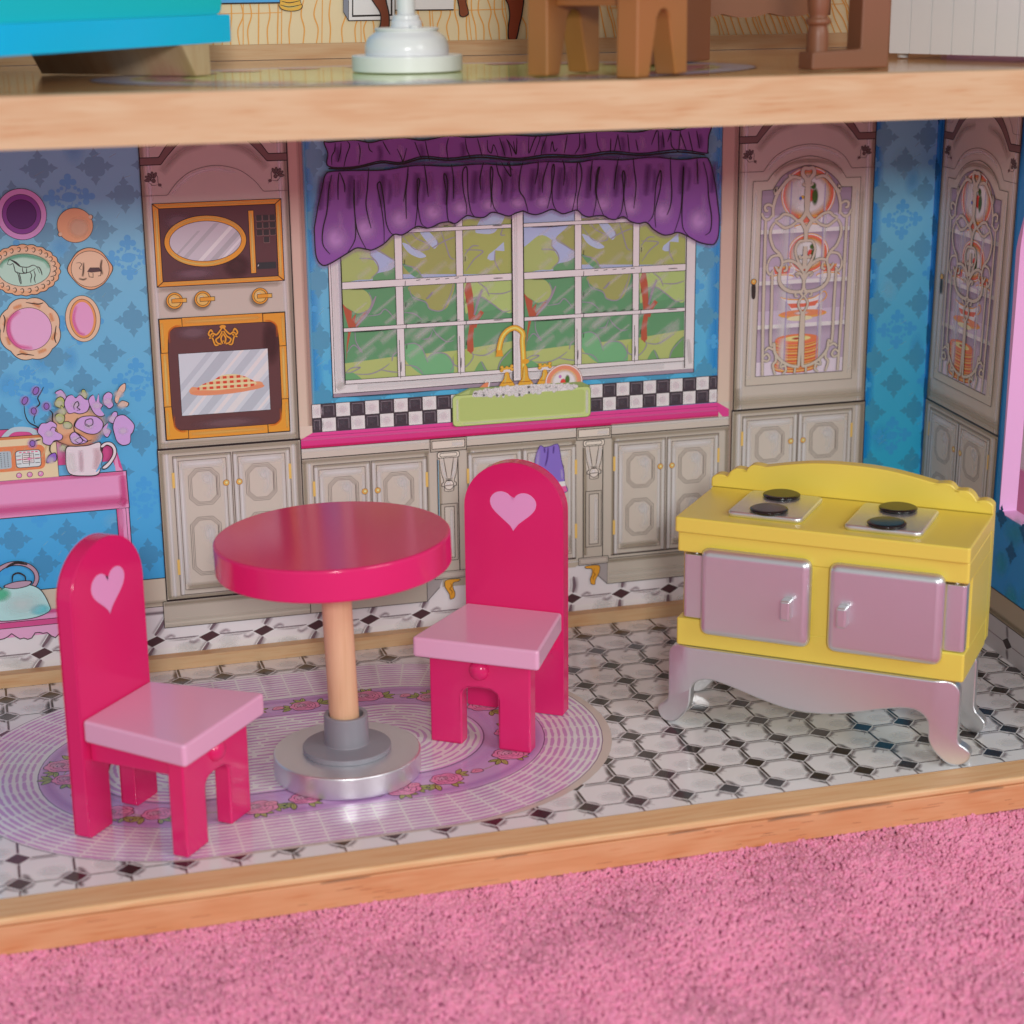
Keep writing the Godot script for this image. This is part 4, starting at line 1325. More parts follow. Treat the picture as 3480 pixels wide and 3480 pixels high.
	q.pen([-326.4, 73.6, -320.4, 76.1, -314, 74.4], 1.7, dk)
	wall_part("kettle", q, c)

# ---------------------------------------------------------------- print: the tall oven cupboard
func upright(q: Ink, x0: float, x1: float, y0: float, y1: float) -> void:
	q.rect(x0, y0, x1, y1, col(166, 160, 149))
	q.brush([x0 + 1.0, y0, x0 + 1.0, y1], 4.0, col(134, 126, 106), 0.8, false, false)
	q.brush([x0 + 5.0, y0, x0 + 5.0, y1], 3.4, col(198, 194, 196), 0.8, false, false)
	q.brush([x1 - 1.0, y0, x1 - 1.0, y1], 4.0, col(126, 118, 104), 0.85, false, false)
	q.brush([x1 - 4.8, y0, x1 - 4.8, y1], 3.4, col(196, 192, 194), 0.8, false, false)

func gold_bar(q: Ink, x0: float, y0: float, x1: float, y1: float, flat: bool) -> void:
	q.rect(x0, y0, x1, y1, col(206, 130, 46))
	if flat: q.brush([x0, (y0 + y1) / 2 + 0.2, x1, (y0 + y1) / 2 + 0.2], (y1 - y0) * 0.7, col(224, 158, 84), 0.8, false)
	else: q.brush([(x0 + x1) / 2, y0, (x0 + x1) / 2, y1], (x1 - x0) * 0.7, col(232, 176, 104), 0.85, false)

func oven_cupboard(w: Node) -> void:
	var gold := col(208, 132, 46)
	var rust := col(178, 92, 34)
	var q := Ink.new(self, 0.5)
	q.grad(-148, 138.4, -138.6, 343.2, col(182, 166, 150), col(168, 146, 132))   # the cupboard's printed side
	q.brush([-139.6, 141, -139.6, 343], 5, col(146, 122, 112), 0.7, false, false)
	q.fill([-148, 138.4, -138.6, 141.4, -138.6, 146, -148, 146], col(184, 170, 156))
	upright(q, -232.7, -147.3, 138.6, 343.2)
	frieze(q, -190, 42.7)
	var arch := PackedVector2Array([Vector2(-232.5, 289.2), Vector2(-218.4, 289.2)])
	arch.append_array(smooth(v2([-217.6, 289.6, -212, 296.4, -203, 302.6, -190, 305.2, -177, 302.6, -168, 296.4, -162.4, 289.6])))
	arch.append_array(v2([-161.6, 289.2, -147.4, 289.2]))
	q.brush([-216, 289, -211, 294.6, -202.6, 300.6, -190, 303.2, -177.4, 300.6], 3.0, col(198, 186, 186), 0.7)
	q.line(arch, 0.3, col(90, 78, 76))
	q.brush([-228, 234.6, -152, 234.6], 4.6, col(138, 130, 116), 0.7, false)
	q.brush([-231, 140.6, -149, 140.6], 5, col(150, 142, 126), 0.8, false, false)
	q.line(v2([-232.7, 138.8, -232.7, 343]), 0.6, dk)
	q.line(v2([-147.3, 138.8, -147.3, 343]), 0.6, dk)
	q.rect(-233.2, 42.9, -146.6, 138.2, col(163, 157, 146))
	q.brush([-231.6, 44, -231.6, 137], 3.6, col(130, 122, 104), 0.85, false, false)
	q.brush([-228, 44, -228, 136], 3.4, col(198, 196, 198), 0.85, false, false)
	q.brush([-148.4, 44, -148.4, 137], 4.0, col(124, 116, 104), 0.85, false, false)
	q.brush([-151.4, 44, -151.4, 136], 3.0, col(196, 192, 194), 0.8, false, false)
	q.brush([-232, 136.4, -148, 136.4], 4, col(140, 132, 116), 0.8, false, false)
	q.brush([-232, 44, -148, 44], 4, col(134, 126, 110), 0.8, false, false)
	q.rect(-233.4, 137.6, -146.6, 138.9, dk)
	q.line(v2([-233.2, 138, -233.2, 43.0]), 0.7, dk)
	q.line(v2([-146.6, 138, -146.6, 43.0]), 0.6, dk)
	q.rect(-233.4, 42.4, -146.4, 43.4, dk)
	q.rect(-235.7, 25.4, -144.8, 42.4, col(155, 149, 138))
	q.brush([-235, 28, -145, 28], 6, col(172, 166, 154), 0.9, false, false)
	q.brush([-235, 40.6, -145, 40.6], 4, col(130, 122, 106), 0.7, false, false)
	q.frame(-235.7, 25.4, -144.8, 42.4, 0.4, dk)
	q.rect(-144.7, 25.4, -69.4, 42.4, col(152, 146, 135))
	q.brush([-144, 40.6, -70, 40.6], 4, col(128, 120, 104), 0.7, false, false)
	q.frame(-144.7, 25.4, -69.4, 42.4, 0.4, dk)
	var c := wall_part("printed_oven_cupboard", q, w)
	# microwave
	q = Ink.new(self, 1.0)
	q.rect(-227.4, 235.9, -151.9, 284.7, dk)
	q.rect(-227.0, 236.3, -152.3, 284.4, rust)
	q.rect(-223.8, 238.9, -155.6, 281.7, dk)
	q.rect(-223.4, 239.2, -155.9, 281.4, col(78, 52, 54))
	q.spot(-213, 274, 11, 6, col(100, 76, 84), 0.8)
	q.spot(-205, 243, 16, 4, col(104, 80, 88), 0.8)
	q.spot(-180, 246, 9, 8, col(66, 42, 44), 0.8)
	for k in [[-227, 281.7, -152.4, 284.3, true], [-227, 236.4, -152.4, 238.9, true], [-226.9, 238, -223.8, 283, false], [-155.6, 238, -152.5, 283, false]]:
		gold_bar(q, k[0], k[1], k[2], k[3], k[4])
	for s in [[-227.2, 284.5, -223.6, 281.6], [-152.2, 284.5, -155.7, 281.6], [-227.2, 236.1, -223.6, 239.0], [-152.2, 236.1, -155.7, 239.0]]:
		q.line(v2(s), 0.5, dk)
	q.frame(-223.7, 239.0, -155.6, 281.6, 0.35, dk)
	q.ell(-197.6, 261.7, 24.2, 15.2, dk, 64)
	q.ell(-197.6, 261.7, 23.8, 14.8, gold, 64)
	q.brush([-220, 264, -214, 271.4, -197.6, 275.4, -181, 271.4, -175.4, 263], 2.4, col(226, 164, 88), 0.7)
	q.brush([-219, 257, -212, 251, -197.6, 248.2, -184, 251], 2.2, col(236, 180, 104), 0.8)
	q.ell(-197.6, 261.7, 21.1, 11.9, dk, 64)
	q.clip = q.oval(-197.6, 261.7, 20.8, 11.6, 64)
	q.rect(-220, 248, -175, 275, col(166, 166, 172))
	for k in [[-218, 252, 16, 1.8, 150], [-212, 252, 20, 3.2, 150], [-203, 250, 24, 3, 186], [-196, 250, 22, 4, 148], [-190, 250, 20, 2, 184], [-186, 250, 20, 1.6, 150]]:
		q.fill([k[0], k[1], k[0] + k[3], k[1], k[0] + k[2] + k[3], k[1] + k[2] * 1.0, k[0] + k[2], k[1] + k[2] * 1.0], col(k[4], k[4] + 2, k[4] + 6))
	q.clip = PackedVector2Array()
	q.rect(-172.0, 241.2, -168.5, 278.6, dk)
	gold_bar(q, -171.7, 241.5, -168.8, 278.3, false)
	for j in 4:
		for i in 3:
			if j == 3 and i != 1: continue
			var x := -167.3 + i * 3.95
			var y := 272.1 - j * 4.3
			q.poly(rounded(v2([x - 0.2, y - 0.3, x + 3.5, y - 0.3, x + 3.5, y + 3.3, x - 0.2, y + 3.3]), 0.6, 3), col(112, 88, 84))
			q.poly(rounded(v2([x, y, x + 3.3, y, x + 3.3, y + 3.4, x, y + 3.4]), 0.6, 3), col(48, 44, 44))
	q.poly(rounded(v2([-168.1, 243.7, -156.7, 243.7, -156.7, 247.6, -168.1, 247.6]), 0.7, 3), col(44, 46, 48))
	q.line(v2([-167.6, 245.4, -167.1, 246.4]), 0.4, col(200, 200, 206))
	wall_part("microwave", q, c)
	# three oven knobs
	for x in [-217.6, -201.1, -167.1]:
		q = Ink.new(self, 1.0)
		q.spot(x - 0.8, 226.0, 6.2, 5.8, col(120, 112, 96), 0.8, 0.6)
		q.ell(x, 227.6, 5.0, 5.0, dk, 36)
		q.ell(x, 227.6, 4.7, 4.7, gold, 36)
		q.ell(x, 227.6, 3.8, 3.8, dk, 36)
		q.ell(x, 227.6, 3.5, 3.5, col(222, 158, 88), 36)
		q.spot(x - 0.8, 228.6, 2.2, 1.6, col(242, 206, 160), 0.9)
		q.rect(x - 1.8, 226.2, x + 7.2, 228.9, dk)
		q.rect(x - 1.5, 226.5, x + 6.9, 228.6, gold)
		q.rect(x + 4.9, 226.5, x + 6.9, 228.6, col(222, 150, 70))
		wall_part("oven_knob", q, c)
	# oven
	q = Ink.new(self, 1.0)
	q.rect(-227.9, 143.5, -152.5, 217.5, dk)
	q.rect(-227.5, 143.9, -152.9, 217.1, col(82, 54, 54))
	q.spot(-208, 208, 12, 5, col(104, 82, 88), 0.8)
	q.spot(-190, 152, 24, 4, col(104, 80, 84), 0.75)
	q.spot(-162, 200, 6, 16, col(64, 40, 40), 0.7)
	for k in [[-214, 212, -166.4, 217.1, true], [-214, 143.9, -166.4, 148.9, true], [-227.4, 164, -223.4, 197, false], [-156.9, 164, -152.9, 197, false]]:
		q.rect(k[0] - 0.3, k[1] - 0.3, k[2] + 0.3, k[3] + 0.3, dk)
		gold_bar(q, k[0], k[1], k[2], k[3], k[4])
	for s in [-1.0, 1.0]:
		for u in [-1.0, 1.0]:
			var cx: float = -190.1 + s * 37.4
			var cy: float = 180.5 + u * 36.7
			var a := v2([0, 0, -13.6, 0, -13.6, -5.6, -8.6, -5.8, -5.6, -8.4, -4.9, -13, -4.5, -20.6, 0, -20.6])
			var b := PackedVector2Array()
			for p in a: b.append(Vector2(cx + s * p.x, cy + u * p.y))
			q.poly(rounded(b, 0.6, 3), dk)
			var inn := Geometry2D.offset_polygon(b, -0.4)
			for p in inn: q.poly(p, gold)
			q.brush([cx - s * 1.6, cy - u * 2, cx - s * 1.6, cy - u * 19], 2.4, col(232, 164, 84), 0.8, false)
			q.brush([cx - s * 5.4, cy - u * 15, cx - s * 5.6, cy - u * 8, cx - s * 9, cy - u * 5, cx - s * 13, cy - u * 4.8], 1.6, rust, 0.85)
	q.rect(-217.5, 158.0, -164.0, 195.9, dk)
	q.clip = v2([-217.3, 158.2, -164.2, 158.2, -164.2, 195.7, -217.3, 195.7])
	q.rect(-217.3, 158.2, -164.2, 195.7, col(172, 182, 190))
	for k in [[-234, 4, 158], [-226, 8, 152], [-214, 2, 190], [-208, 6, 156], [-199, 3, 192], [-192, 5, 186], [-184, 8, 154], [-173, 2, 188], [-169, 4, 158]]:
		var x: float = k[0]
		q.fill([x, 158, x + k[1], 158, x + k[1] + 34, 196, x + 34, 196], col(k[2], k[2] + 10, k[2] + 18))
	# the pie behind the glass
	q.blobby([-212.0, 172, -210.6, 175.2, -206, 174.8, -197, 175.4, -188, 176, -174, 176.2, -168.8, 175.6, -168.2, 172.8, -172, 171.4, -182, 170.4, -196, 169.8, -206, 170.0], col(196, 132, 96))
	var pie := smooth(v2([-207.5, 173.8, -204, 176.6, -198, 178.4, -193, 181, -186.6, 181.6, -181, 180.6, -176, 178.2, -171.8, 174.6, -180, 172.4, -192, 171.6, -202, 172.2]), true, 5)
	q.poly(pie, col(178, 66, 46))
	var old := q.clip
	q.clip = pie
	for i in 10: q.rect(-206.0 + i * 4.1, 170, -204.2 + i * 4.1, 183, col(206, 164, 126))
	for i in 4: q.rect(-209, 172.0 + i * 2.9, -168, 173.3 + i * 2.9, col(222, 184, 138))
	q.clip = old
	q.blobby([-211.8, 171.6, -206, 173.0, -196, 172.4, -186, 172.8, -178, 172.6, -168.6, 174.0, -168.6, 172.2, -182, 170.2, -196, 169.6, -207, 170], col(188, 124, 90))
	q.clip = PackedVector2Array()
	# the brass crest
	for s in [-1.0, 1.0]:
		for k in [[0, 202, 4.6, 199.6, 6.4, 204.0, 8.6, 206.6, 7.0, 209, 5.8, 205.6, 8.4, 204.0], [0, 211, 1.6, 208.4, 4.0, 206, 6, 207, 7.4, 206], [0.4, 208, 2.0, 205, 4.4, 203, 3.4, 200.8, 1.2, 200.2], [0, 206.4, 1.4, 203.6, 0.6, 200.4]]:
			var a := []
			for i in range(0, k.size(), 2): a.append_array([-190.3 + s * k[i], k[i + 1]])
			q.pen(a, 1.5, dk, false, 0.2)
			q.pen(a, 1.0, gold, false, 0.2)
	q.ell(-190.3, 210.6, 1.9, 1.1, gold, 14)
	wall_part("oven", q, c)
	for k in [[-224.5, -189.6, -206.6, -193.2, -224.8], [-188.5, -153.6, -171.8, -185.2, -153.9]]:
		q = Ink.new(self, 1.0)
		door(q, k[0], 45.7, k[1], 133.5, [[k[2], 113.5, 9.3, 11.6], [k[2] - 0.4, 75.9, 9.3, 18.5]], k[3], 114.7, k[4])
		wall_part("cupboard_door", q, c)

# ---------------------------------------------------------------- print: the low cupboards
func base_units(w: Node) -> void:
	var q := Ink.new(self, 0.5)
	q.rect(-146.5, 42.4, 137, 132.4, col(163, 157, 146))
	for k in [[-146.5, -66], [-42, 30.6], [54.4, 136]]:
		q.brush([k[0] + 1.6, 44, k[0] + 1.6, 124], 3.6, col(132, 124, 106), 0.8, false, false)
		q.brush([k[0] + 4.8, 44, k[0] + 4.8, 122], 3.0, col(198, 195, 196), 0.8, false, false)
		q.brush([k[1] - 1.6, 44, k[1] - 1.6, 124], 3.6, col(128, 120, 104), 0.8, false, false)
		q.brush([k[0], 123.6, k[1], 123.6], 4, col(138, 130, 114), 0.7, false, false)
		q.rect(k[0], 125.5, k[1], 132.3, col(170, 164, 153))
		q.brush([k[0], 130.8, k[1], 130.8], 4, col(196, 190, 186), 0.7, false, false)
		q.line(v2([k[0], 125.4, k[1], 125.4]), 0.6, dk)
		q.line(v2([k[0], 44.4, k[1], 44.4]), 0.6, dk)
	q.rect(-64, 42.5, -44.5, 44.4, col(150, 142, 126))
	q.rect(-59, 34, -14, 42.4, col(150, 143, 128))
	q.rect(52, 25, 137, 42.4, col(158, 153, 142))
	q.brush([53, 40.6, 137, 40.6], 4, col(130, 122, 106), 0.7, false, false)
	q.brush([53, 30, 137, 30], 8, col(178, 174, 164), 0.7, false, false)
	q.frame(52, 25, 137, 42.4, 0.4, dk)
	q.fill([52, 25, 43.6, 33.6, 40, 42.0, 52, 42.4], col(138, 134, 134))
	q.fill([-69.4, 25.4, -61, 34, -58, 42, -69.4, 42.4], col(138, 134, 134))
	q.line(v2([43.6, 33.4, 52, 25]), 0.4, dk)
	q.line(v2([-61, 34, -69.4, 25.4]), 0.4, dk)
	q.fill([-58.8, 42, -58.8, 38.6, 30, 38.6, 36, 42], col(158, 150, 136))
	q.line(v2([-146.5, 132.3, -146.5, 43]), 0.5, dk)
	var c := wall_part("printed_low_cupboards", q, w)
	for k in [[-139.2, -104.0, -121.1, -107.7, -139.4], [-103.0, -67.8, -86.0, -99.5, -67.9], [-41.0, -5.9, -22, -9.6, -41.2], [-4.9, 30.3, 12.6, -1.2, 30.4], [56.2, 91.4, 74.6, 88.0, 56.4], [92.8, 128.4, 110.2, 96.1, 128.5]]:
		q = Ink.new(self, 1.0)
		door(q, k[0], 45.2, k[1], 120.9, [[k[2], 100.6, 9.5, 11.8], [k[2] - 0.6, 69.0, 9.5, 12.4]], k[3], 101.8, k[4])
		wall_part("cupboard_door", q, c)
	for x in [-53.6, 42.6]:
		q = Ink.new(self, 1.0)
		q.rect(x - 7.2, 44.6, x + 6.0, 119, col(158, 152, 141))
		q.brush([x - 6, 46, x - 6, 118], 3.4, col(132, 124, 106), 0.7, false, false)
		if x < 0: q.rect(x - 7.2, 50, x - 6.6, 118, col(104, 160, 204))
		q.line(v2([x - 7.2, 44.6, x - 7.2, 118.6]), 0.5, dk)
		q.line(v2([x + 6.0, 44.6, x + 6.0, 118.6]), 0.6, dk)
		q.rect(x - 11.6, 123.5, x + 11.7, 131.7, col(151, 145, 132))
		q.frame(x - 11.6, 123.5, x + 11.7, 131.7, 0.4, dk)
		q.rect(x - 10.5, 125.3, x + 10.6, 130.3, col(184, 178, 166))
		q.brush([x + 2, 127.6, x + 10, 127.6], 4, col(206, 204, 204), 0.8, false)
		q.frame(x - 10.5, 125.3, x + 10.6, 130.3, 0.4, dk)
		q.fill([x - 6, 119, x + 6, 119, x + 4.4, 101, x - 2, 97, x - 5, 101], col(172, 166, 156))
		for s in [-1.0, 1.0]:
			q.pen([x + s * 6.0, 119, x + s * 5.0, 110, x + s * 3.4, 104, x + s * 4.6, 102.6, x + s * 4.6, 100.8, x + s * 3.2, 100.2, x + s * 2.8, 97.6, x, 97.0], 0.5, dk)
			q.pen([x + s * 3.2, 119, x + s * 2.0, 111, x + s * 1.2, 106], 0.5, dk)
			q.brush([x + s * 4.6, 118, x + s * 3.2, 110, x + s * 2.0, 105], 2.4, col(206, 203, 202), 0.8)
		q.poly(rounded(v2([x - 7.4, 118.9, x + 7.2, 118.9, x + 7.2, 123.2, x - 7.4, 123.2]), 1.6, 4), dk)
		q.poly(rounded(v2([x - 7.0, 119.3, x + 6.8, 119.3, x + 6.8, 122.8, x - 7.0, 122.8]), 1.4, 4), col(190, 184, 172))
		q.line(rounded(v2([x - 5.6, 119.9, x + 5.4, 119.9, x + 5.4, 122.2, x - 5.6, 122.2]), 1.0, 4), 0.35, dk, true)
		q.ell(x, 101.4, 3.2, 3.3, dk, 24)
		q.ell(x, 101.4, 2.8, 2.9, col(186, 180, 172), 24)
		q.spot(x - 0.4, 102.2, 1.8, 1.2, col(218, 216, 216), 0.9)
		q.line(v2([x - 2.8, 101.0, x + 2.8, 101.2]), 0.7, col(120, 112, 106))
		for i in 3: q.pen([x - 2.2, 104.4 + i * 0.7, x, 104.0 + i * 0.7, x + 2.2, 104.4 + i * 0.7], 0.35, dk)
		q.rect(x - 5.6, 51.6, x + 5.0, 89.1, col(154, 148, 137))
		q.frame(x - 5.6, 51.6, x + 5.0, 89.1, 0.4, dk)
		q.rect(x - 3.2, 53.4, x + 3.0, 87.2, col(168, 163, 153))
		q.brush([x + 1.2, 55, x + 1.2, 86], 3.0, col(202, 199, 198), 0.85, false)
		q.frame(x - 3.2, 53.4, x + 3.0, 87.2, 0.4, dk)
		q.rect(x - 10.4, 39.6, x + 9.8, 44.5, col(162, 155, 146))
		q.frame(x - 10.4, 39.6, x + 9.8, 44.5, 0.4, dk)
		q.frame(x - 9.4, 40.5, x + 8.8, 43.6, 0.25, col(110, 102, 96))
		var f := 1.0 if x > 0 else -1.0
		var foot := [x - f * 5.6, 38.8, x - f * 5.4, 37.0, x - f * 1.6, 36.2, x - f * 1.4, 33.0, x - f * 2.6, 29.6, x - f * 2.0, 26.2, x + f * 0.8, 25.4, x + f * 1.4, 28.6, x + f * 3.0, 31.6, x + f * 4.2, 34.4, x + f * 3.4, 38.6]
		q.blobby(foot, dk)
		q.poly(Geometry2D.offset_polygon(smooth(v2(foot), true, 6), -0.35)[0], col(204, 136, 46))
		q.pen([x + f * 0.4, 36.4, x - f * 0.2, 34, x + f * 1.0, 32.4, x - f * 0.6, 30.6, x + f * 0.2, 28.6], 0.5, col(110, 56, 22))
		wall_part("carved_post", q, c)

# ---------------------------------------------------------------- print: counter, sink and chequered tiles
func counter_and_sink(w: Node) -> void:
	var q := Ink.new(self, 0.6)
	q.fill([-139.0, 141.5, 127.2, 141.3, 135.4, 136.4, -146.6, 137.6], col(188, 62, 128))
	q.fill([-146.6, 137.6, 135.4, 136.4, 135.4, 131.7, -146.6, 132.0], col(182, 50, 114))
	q.brush([-146, 137.3, 135, 136.2], 1.8, col(206, 92, 146), 0.8, false, false)
	q.brush([-146, 132.8, 135, 132.4], 2.2, col(178, 24, 84), 0.8, false, false)
	q.line(v2([-143, 139.4, 131, 138.8]), 0.3, col(128, 40, 86))
	q.line(v2([-146.6, 131.9, 135.4, 131.6]), 0.35, dk)
	wall_part("printed_counter", q, w)
	q = Ink.new(self, 0.6)
	q.rect(-139, 141.6, 127, 159.4, col(56, 50, 54))
	var c := wall_part("printed_tile_splashback", q, w)
	for i in 30:
		for j in 2:
			var x0 := -141.9 + i * 9.08
			var x1 := minf(x0 + 8.5, 126.6)
			x0 = maxf(x0, -138.6)
			if x1 - x0 < 1.0 or (x0 > -49 and x1 < 38): continue
			var y := 141.9 + j * 8.85
			var pale := (i + j) % 2 == 1
			q = Ink.new(self, 0.75)
			q.rect(x0, y, x1, y + 8.3, col(202, 194, 196) if pale else col(58, 52, 58))
			if pale:
				q.spot(x0 + 4, y + 4, 3.6, 3.4, col(192, 178, 184), 0.5)
			else:
				q.spot(x0 + 3.6, y + 4.6, 3.6, 3.4, col(80, 74, 82), 0.6)
			q.line(v2([x0 + 0.9, y + 7.3, x1 - 0.9, y + 7.3, x1 - 0.9, y + 1.0]), 0.4, col(216, 210, 212) if pale else col(112, 106, 112))
			q.brush([x0 + 0.9, y + 1.2, x0 + 0.9, y + 7.3], 0.9, col(214, 208, 210) if pale else col(120, 114, 122), 0.7, false)
			wall_part("tile", q, c)
	# the sink
	q = Ink.new(self, 1.95)
	q.blobby([-36.3, 158.9, -31.7, 163.8, -28, 165.7, -26.5, 163.4, -30.3, 159.2], col(206, 118, 84))
	q.line(smooth(v2([-29.5, 165.8, -27.9, 166.8, -26.6, 165.6, -27.3, 162.7])), 0.9, col(222, 200, 186))
	var tap := [-19.9, 182.8, -20, 186.5, -17.9, 193.7, -14.1, 197.8, -9.5, 199, -5.8, 196.9, -4.5, 194.3]
	tap.append_array([-4.9, 190.0, -4.4, 180, -4.4, 166])
	q.pen(tap, 3.7, col(120, 72, 24), false, 0.0)
	q.pen(tap, 3.1, col(222, 150, 52), false, 0.0)
	q.pen(tap, 1.0, col(240, 190, 100), false, 0.0)
	q.fill([-22.3, 181.6, -17.4, 181.6, -18.2, 185.6, -21.4, 185.6], col(206, 136, 44))
	q.ell(-3.2, 177.4, 2.6, 1.6, col(214, 140, 44), 18)
	for x in [-15.2, -3.2, 9.6]:
		var h := 171.0 if x != -3.2 else 174.0
		q.blobby([x - 4.6, 162, x - 4.2, 164.6, x - 2.2, 167.4, x - 1.3, h, x + 1.3, h, x + 2.2, 167.4, x + 4.2, 164.6, x + 4.6, 162], col(120, 72, 24))
		q.blobby([x - 4.3, 162.2, x - 3.9, 164.4, x - 1.9, 167.2, x - 1.0, h, x + 1.0, h, x + 1.9, 167.2, x + 3.9, 164.4, x + 4.3, 162.2], col(220, 146, 50))
		q.brush([x - 1.4, 163.6, x - 0.8, 168, x - 0.6, h - 1], 1.6, col(242, 196, 112), 0.8)
		q.line(v2([x - 3.4, 164.6, x + 3.4, 164.6]), 0.4, col(130, 76, 24))
		if x != -3.2:
			for d in [[-3.4, 172.6], [3.4, 173.0], [-3.2, 174.6], [3.2, 175.0], [0, 174.2]]:
				q.ell(x + d[0], d[1], 1.25, 1.15, col(120, 72, 24), 14)
				q.ell(x + d[0], d[1], 1.0, 0.9, col(222, 150, 56), 14)
			q.line(v2([x - 3, 173.4, x + 3, 173.8]), 1.2, col(222, 150, 56))
	# the dish in the suds
	q.ell(22.1, 162.6, 12.5, 11.6, col(150, 90, 70), 48)
	q.ell(22.1, 162.6, 12.2, 11.3, col(232, 214, 200), 48)
	q.ell(22.1, 162.6, 11.5, 10.6, col(214, 122, 96), 48)
	q.ell(22.1, 162.6, 9.0, 8.2, col(222, 150, 76), 48)
	q.spot(22.1, 162.6, 9.2, 8.4, col(226, 212, 206), 1.0, 0.72)
	q.spot(21.6, 162.4, 2.2, 2.6, col(212, 60, 50), 1.0, 0.6)
	q.spot(24.4, 164.0, 1.8, 3.4, col(66, 100, 44), 1.0, 0.5)
	q.spot(19.6, 166.2, 1.2, 1.4, col(170, 100, 170), 0.9)
	q.fill([-50.4, 158.6, -39.6, 162.9, 33.6, 162.0, 40, 158.6], col(118, 138, 84))
	q.fill([-47.4, 158.8, -38.8, 162.1, -38.6, 158.8], col(146, 164, 104))
	q.fill([-40, 158.8, -39.2, 161.6, -30, 161.8, -28, 158.8], col(128, 150, 88))
	var bowl := rounded(v2([-50.8, 138.8, 40.0, 138.8, 40.0, 158.9, -50.8, 158.9]), 3.2, 5)
	q.poly(bowl, col(96, 112, 62))
	q.poly(rounded(v2([-50.4, 139.2, 39.6, 139.2, 39.6, 158.5, -50.4, 158.5]), 3.0, 5), col(164, 182, 116))
	q.poly(rounded(v2([-46.6, 142.0, 36.0, 142.0, 36.0, 157.0, -46.6, 157.0]), 2.6, 5), col(152, 170, 102))
	q.brush([-47.6, 142, -47.6, 157], 2.2, col(204, 216, 176), 0.8, false)
	q.brush([37.4, 141, 37.4, 157], 2.6, col(212, 222, 190), 0.85, false)
	q.brush([-46, 140.6, 38, 140.6], 1.4, col(202, 214, 172), 0.8, false)
	var r := RandomNumberGenerator.new()
	r.seed = 77
	q.blobby([-38, 157.6, -30, 156.8, -18, 157.4, -4, 156.6, 10, 157.4, 22, 157.0, 31, 158.4, 28, 160.4, 14, 161.8, -2, 162.4, -18, 162.0, -32, 160.6], col(206, 206, 210))
	var zs := q.z
	for i in 150:
		q.z = zs + 0.006 * (i % 16)
		var x := r.randf_range(-37, 30)
		var e := 1.0 - pow(absf(x + 4) / 36.0, 3.0)
		var y := 159.0 + r.randf_range(-2.6, 2.8) * maxf(e, 0.25)
		q.spot(x, y, r.randf_range(1.0, 2.0), r.randf_range(1.0, 1.9), col(220, 218, 222) if i % 3 else col(196, 198, 198), 0.9, 0.6)
	wall_part("printed_sink", q, w)
	# the tea towel on the cupboard door
	q = Ink.new(self, 1.75)
	var towel := [6.0, 122.2, 9.0, 121.3, 12.9, 121.6, 16.4, 122.6, 18.8, 121.6, 20.6, 112, 22.4, 104, 22.8, 97, 24.4, 90.4, 14, 89.4, 4, 92, 2.6, 104, 2.8, 114]
	q.blobby(towel, col(60, 44, 92))
	q.poly(Geometry2D.offset_polygon(smooth(v2(towel), true, 6), -0.4)[0], col(112, 94, 168))
	q.brush([5.2, 120, 4.4, 108, 5.0, 98], 4.0, col(158, 146, 200), 0.8)
	q.brush([11.6, 121, 11.0, 114, 9.4, 108], 1.6, col(72, 48, 122), 0.9)
	q.brush([15.4, 121.6, 15.0, 116], 1.6, col(72, 48, 122), 0.8)
	q.brush([9.0, 121, 9.4, 117], 1.6, col(72, 48, 122), 0.8)
	q.brush([20.4, 106, 21.0, 98], 2.4, col(160, 148, 202), 0.8)
	q.fill([2.6, 93.6, 23.4, 94.4, 24.2, 90.6, 3.4, 90.4], col(196, 84, 136))
	q.fill([18.6, 97.4, 22.6, 97.6, 23.4, 94.4, 19.2, 94.2], col(206, 206, 208))
	wall_part("printed_tea_towel", q, w)

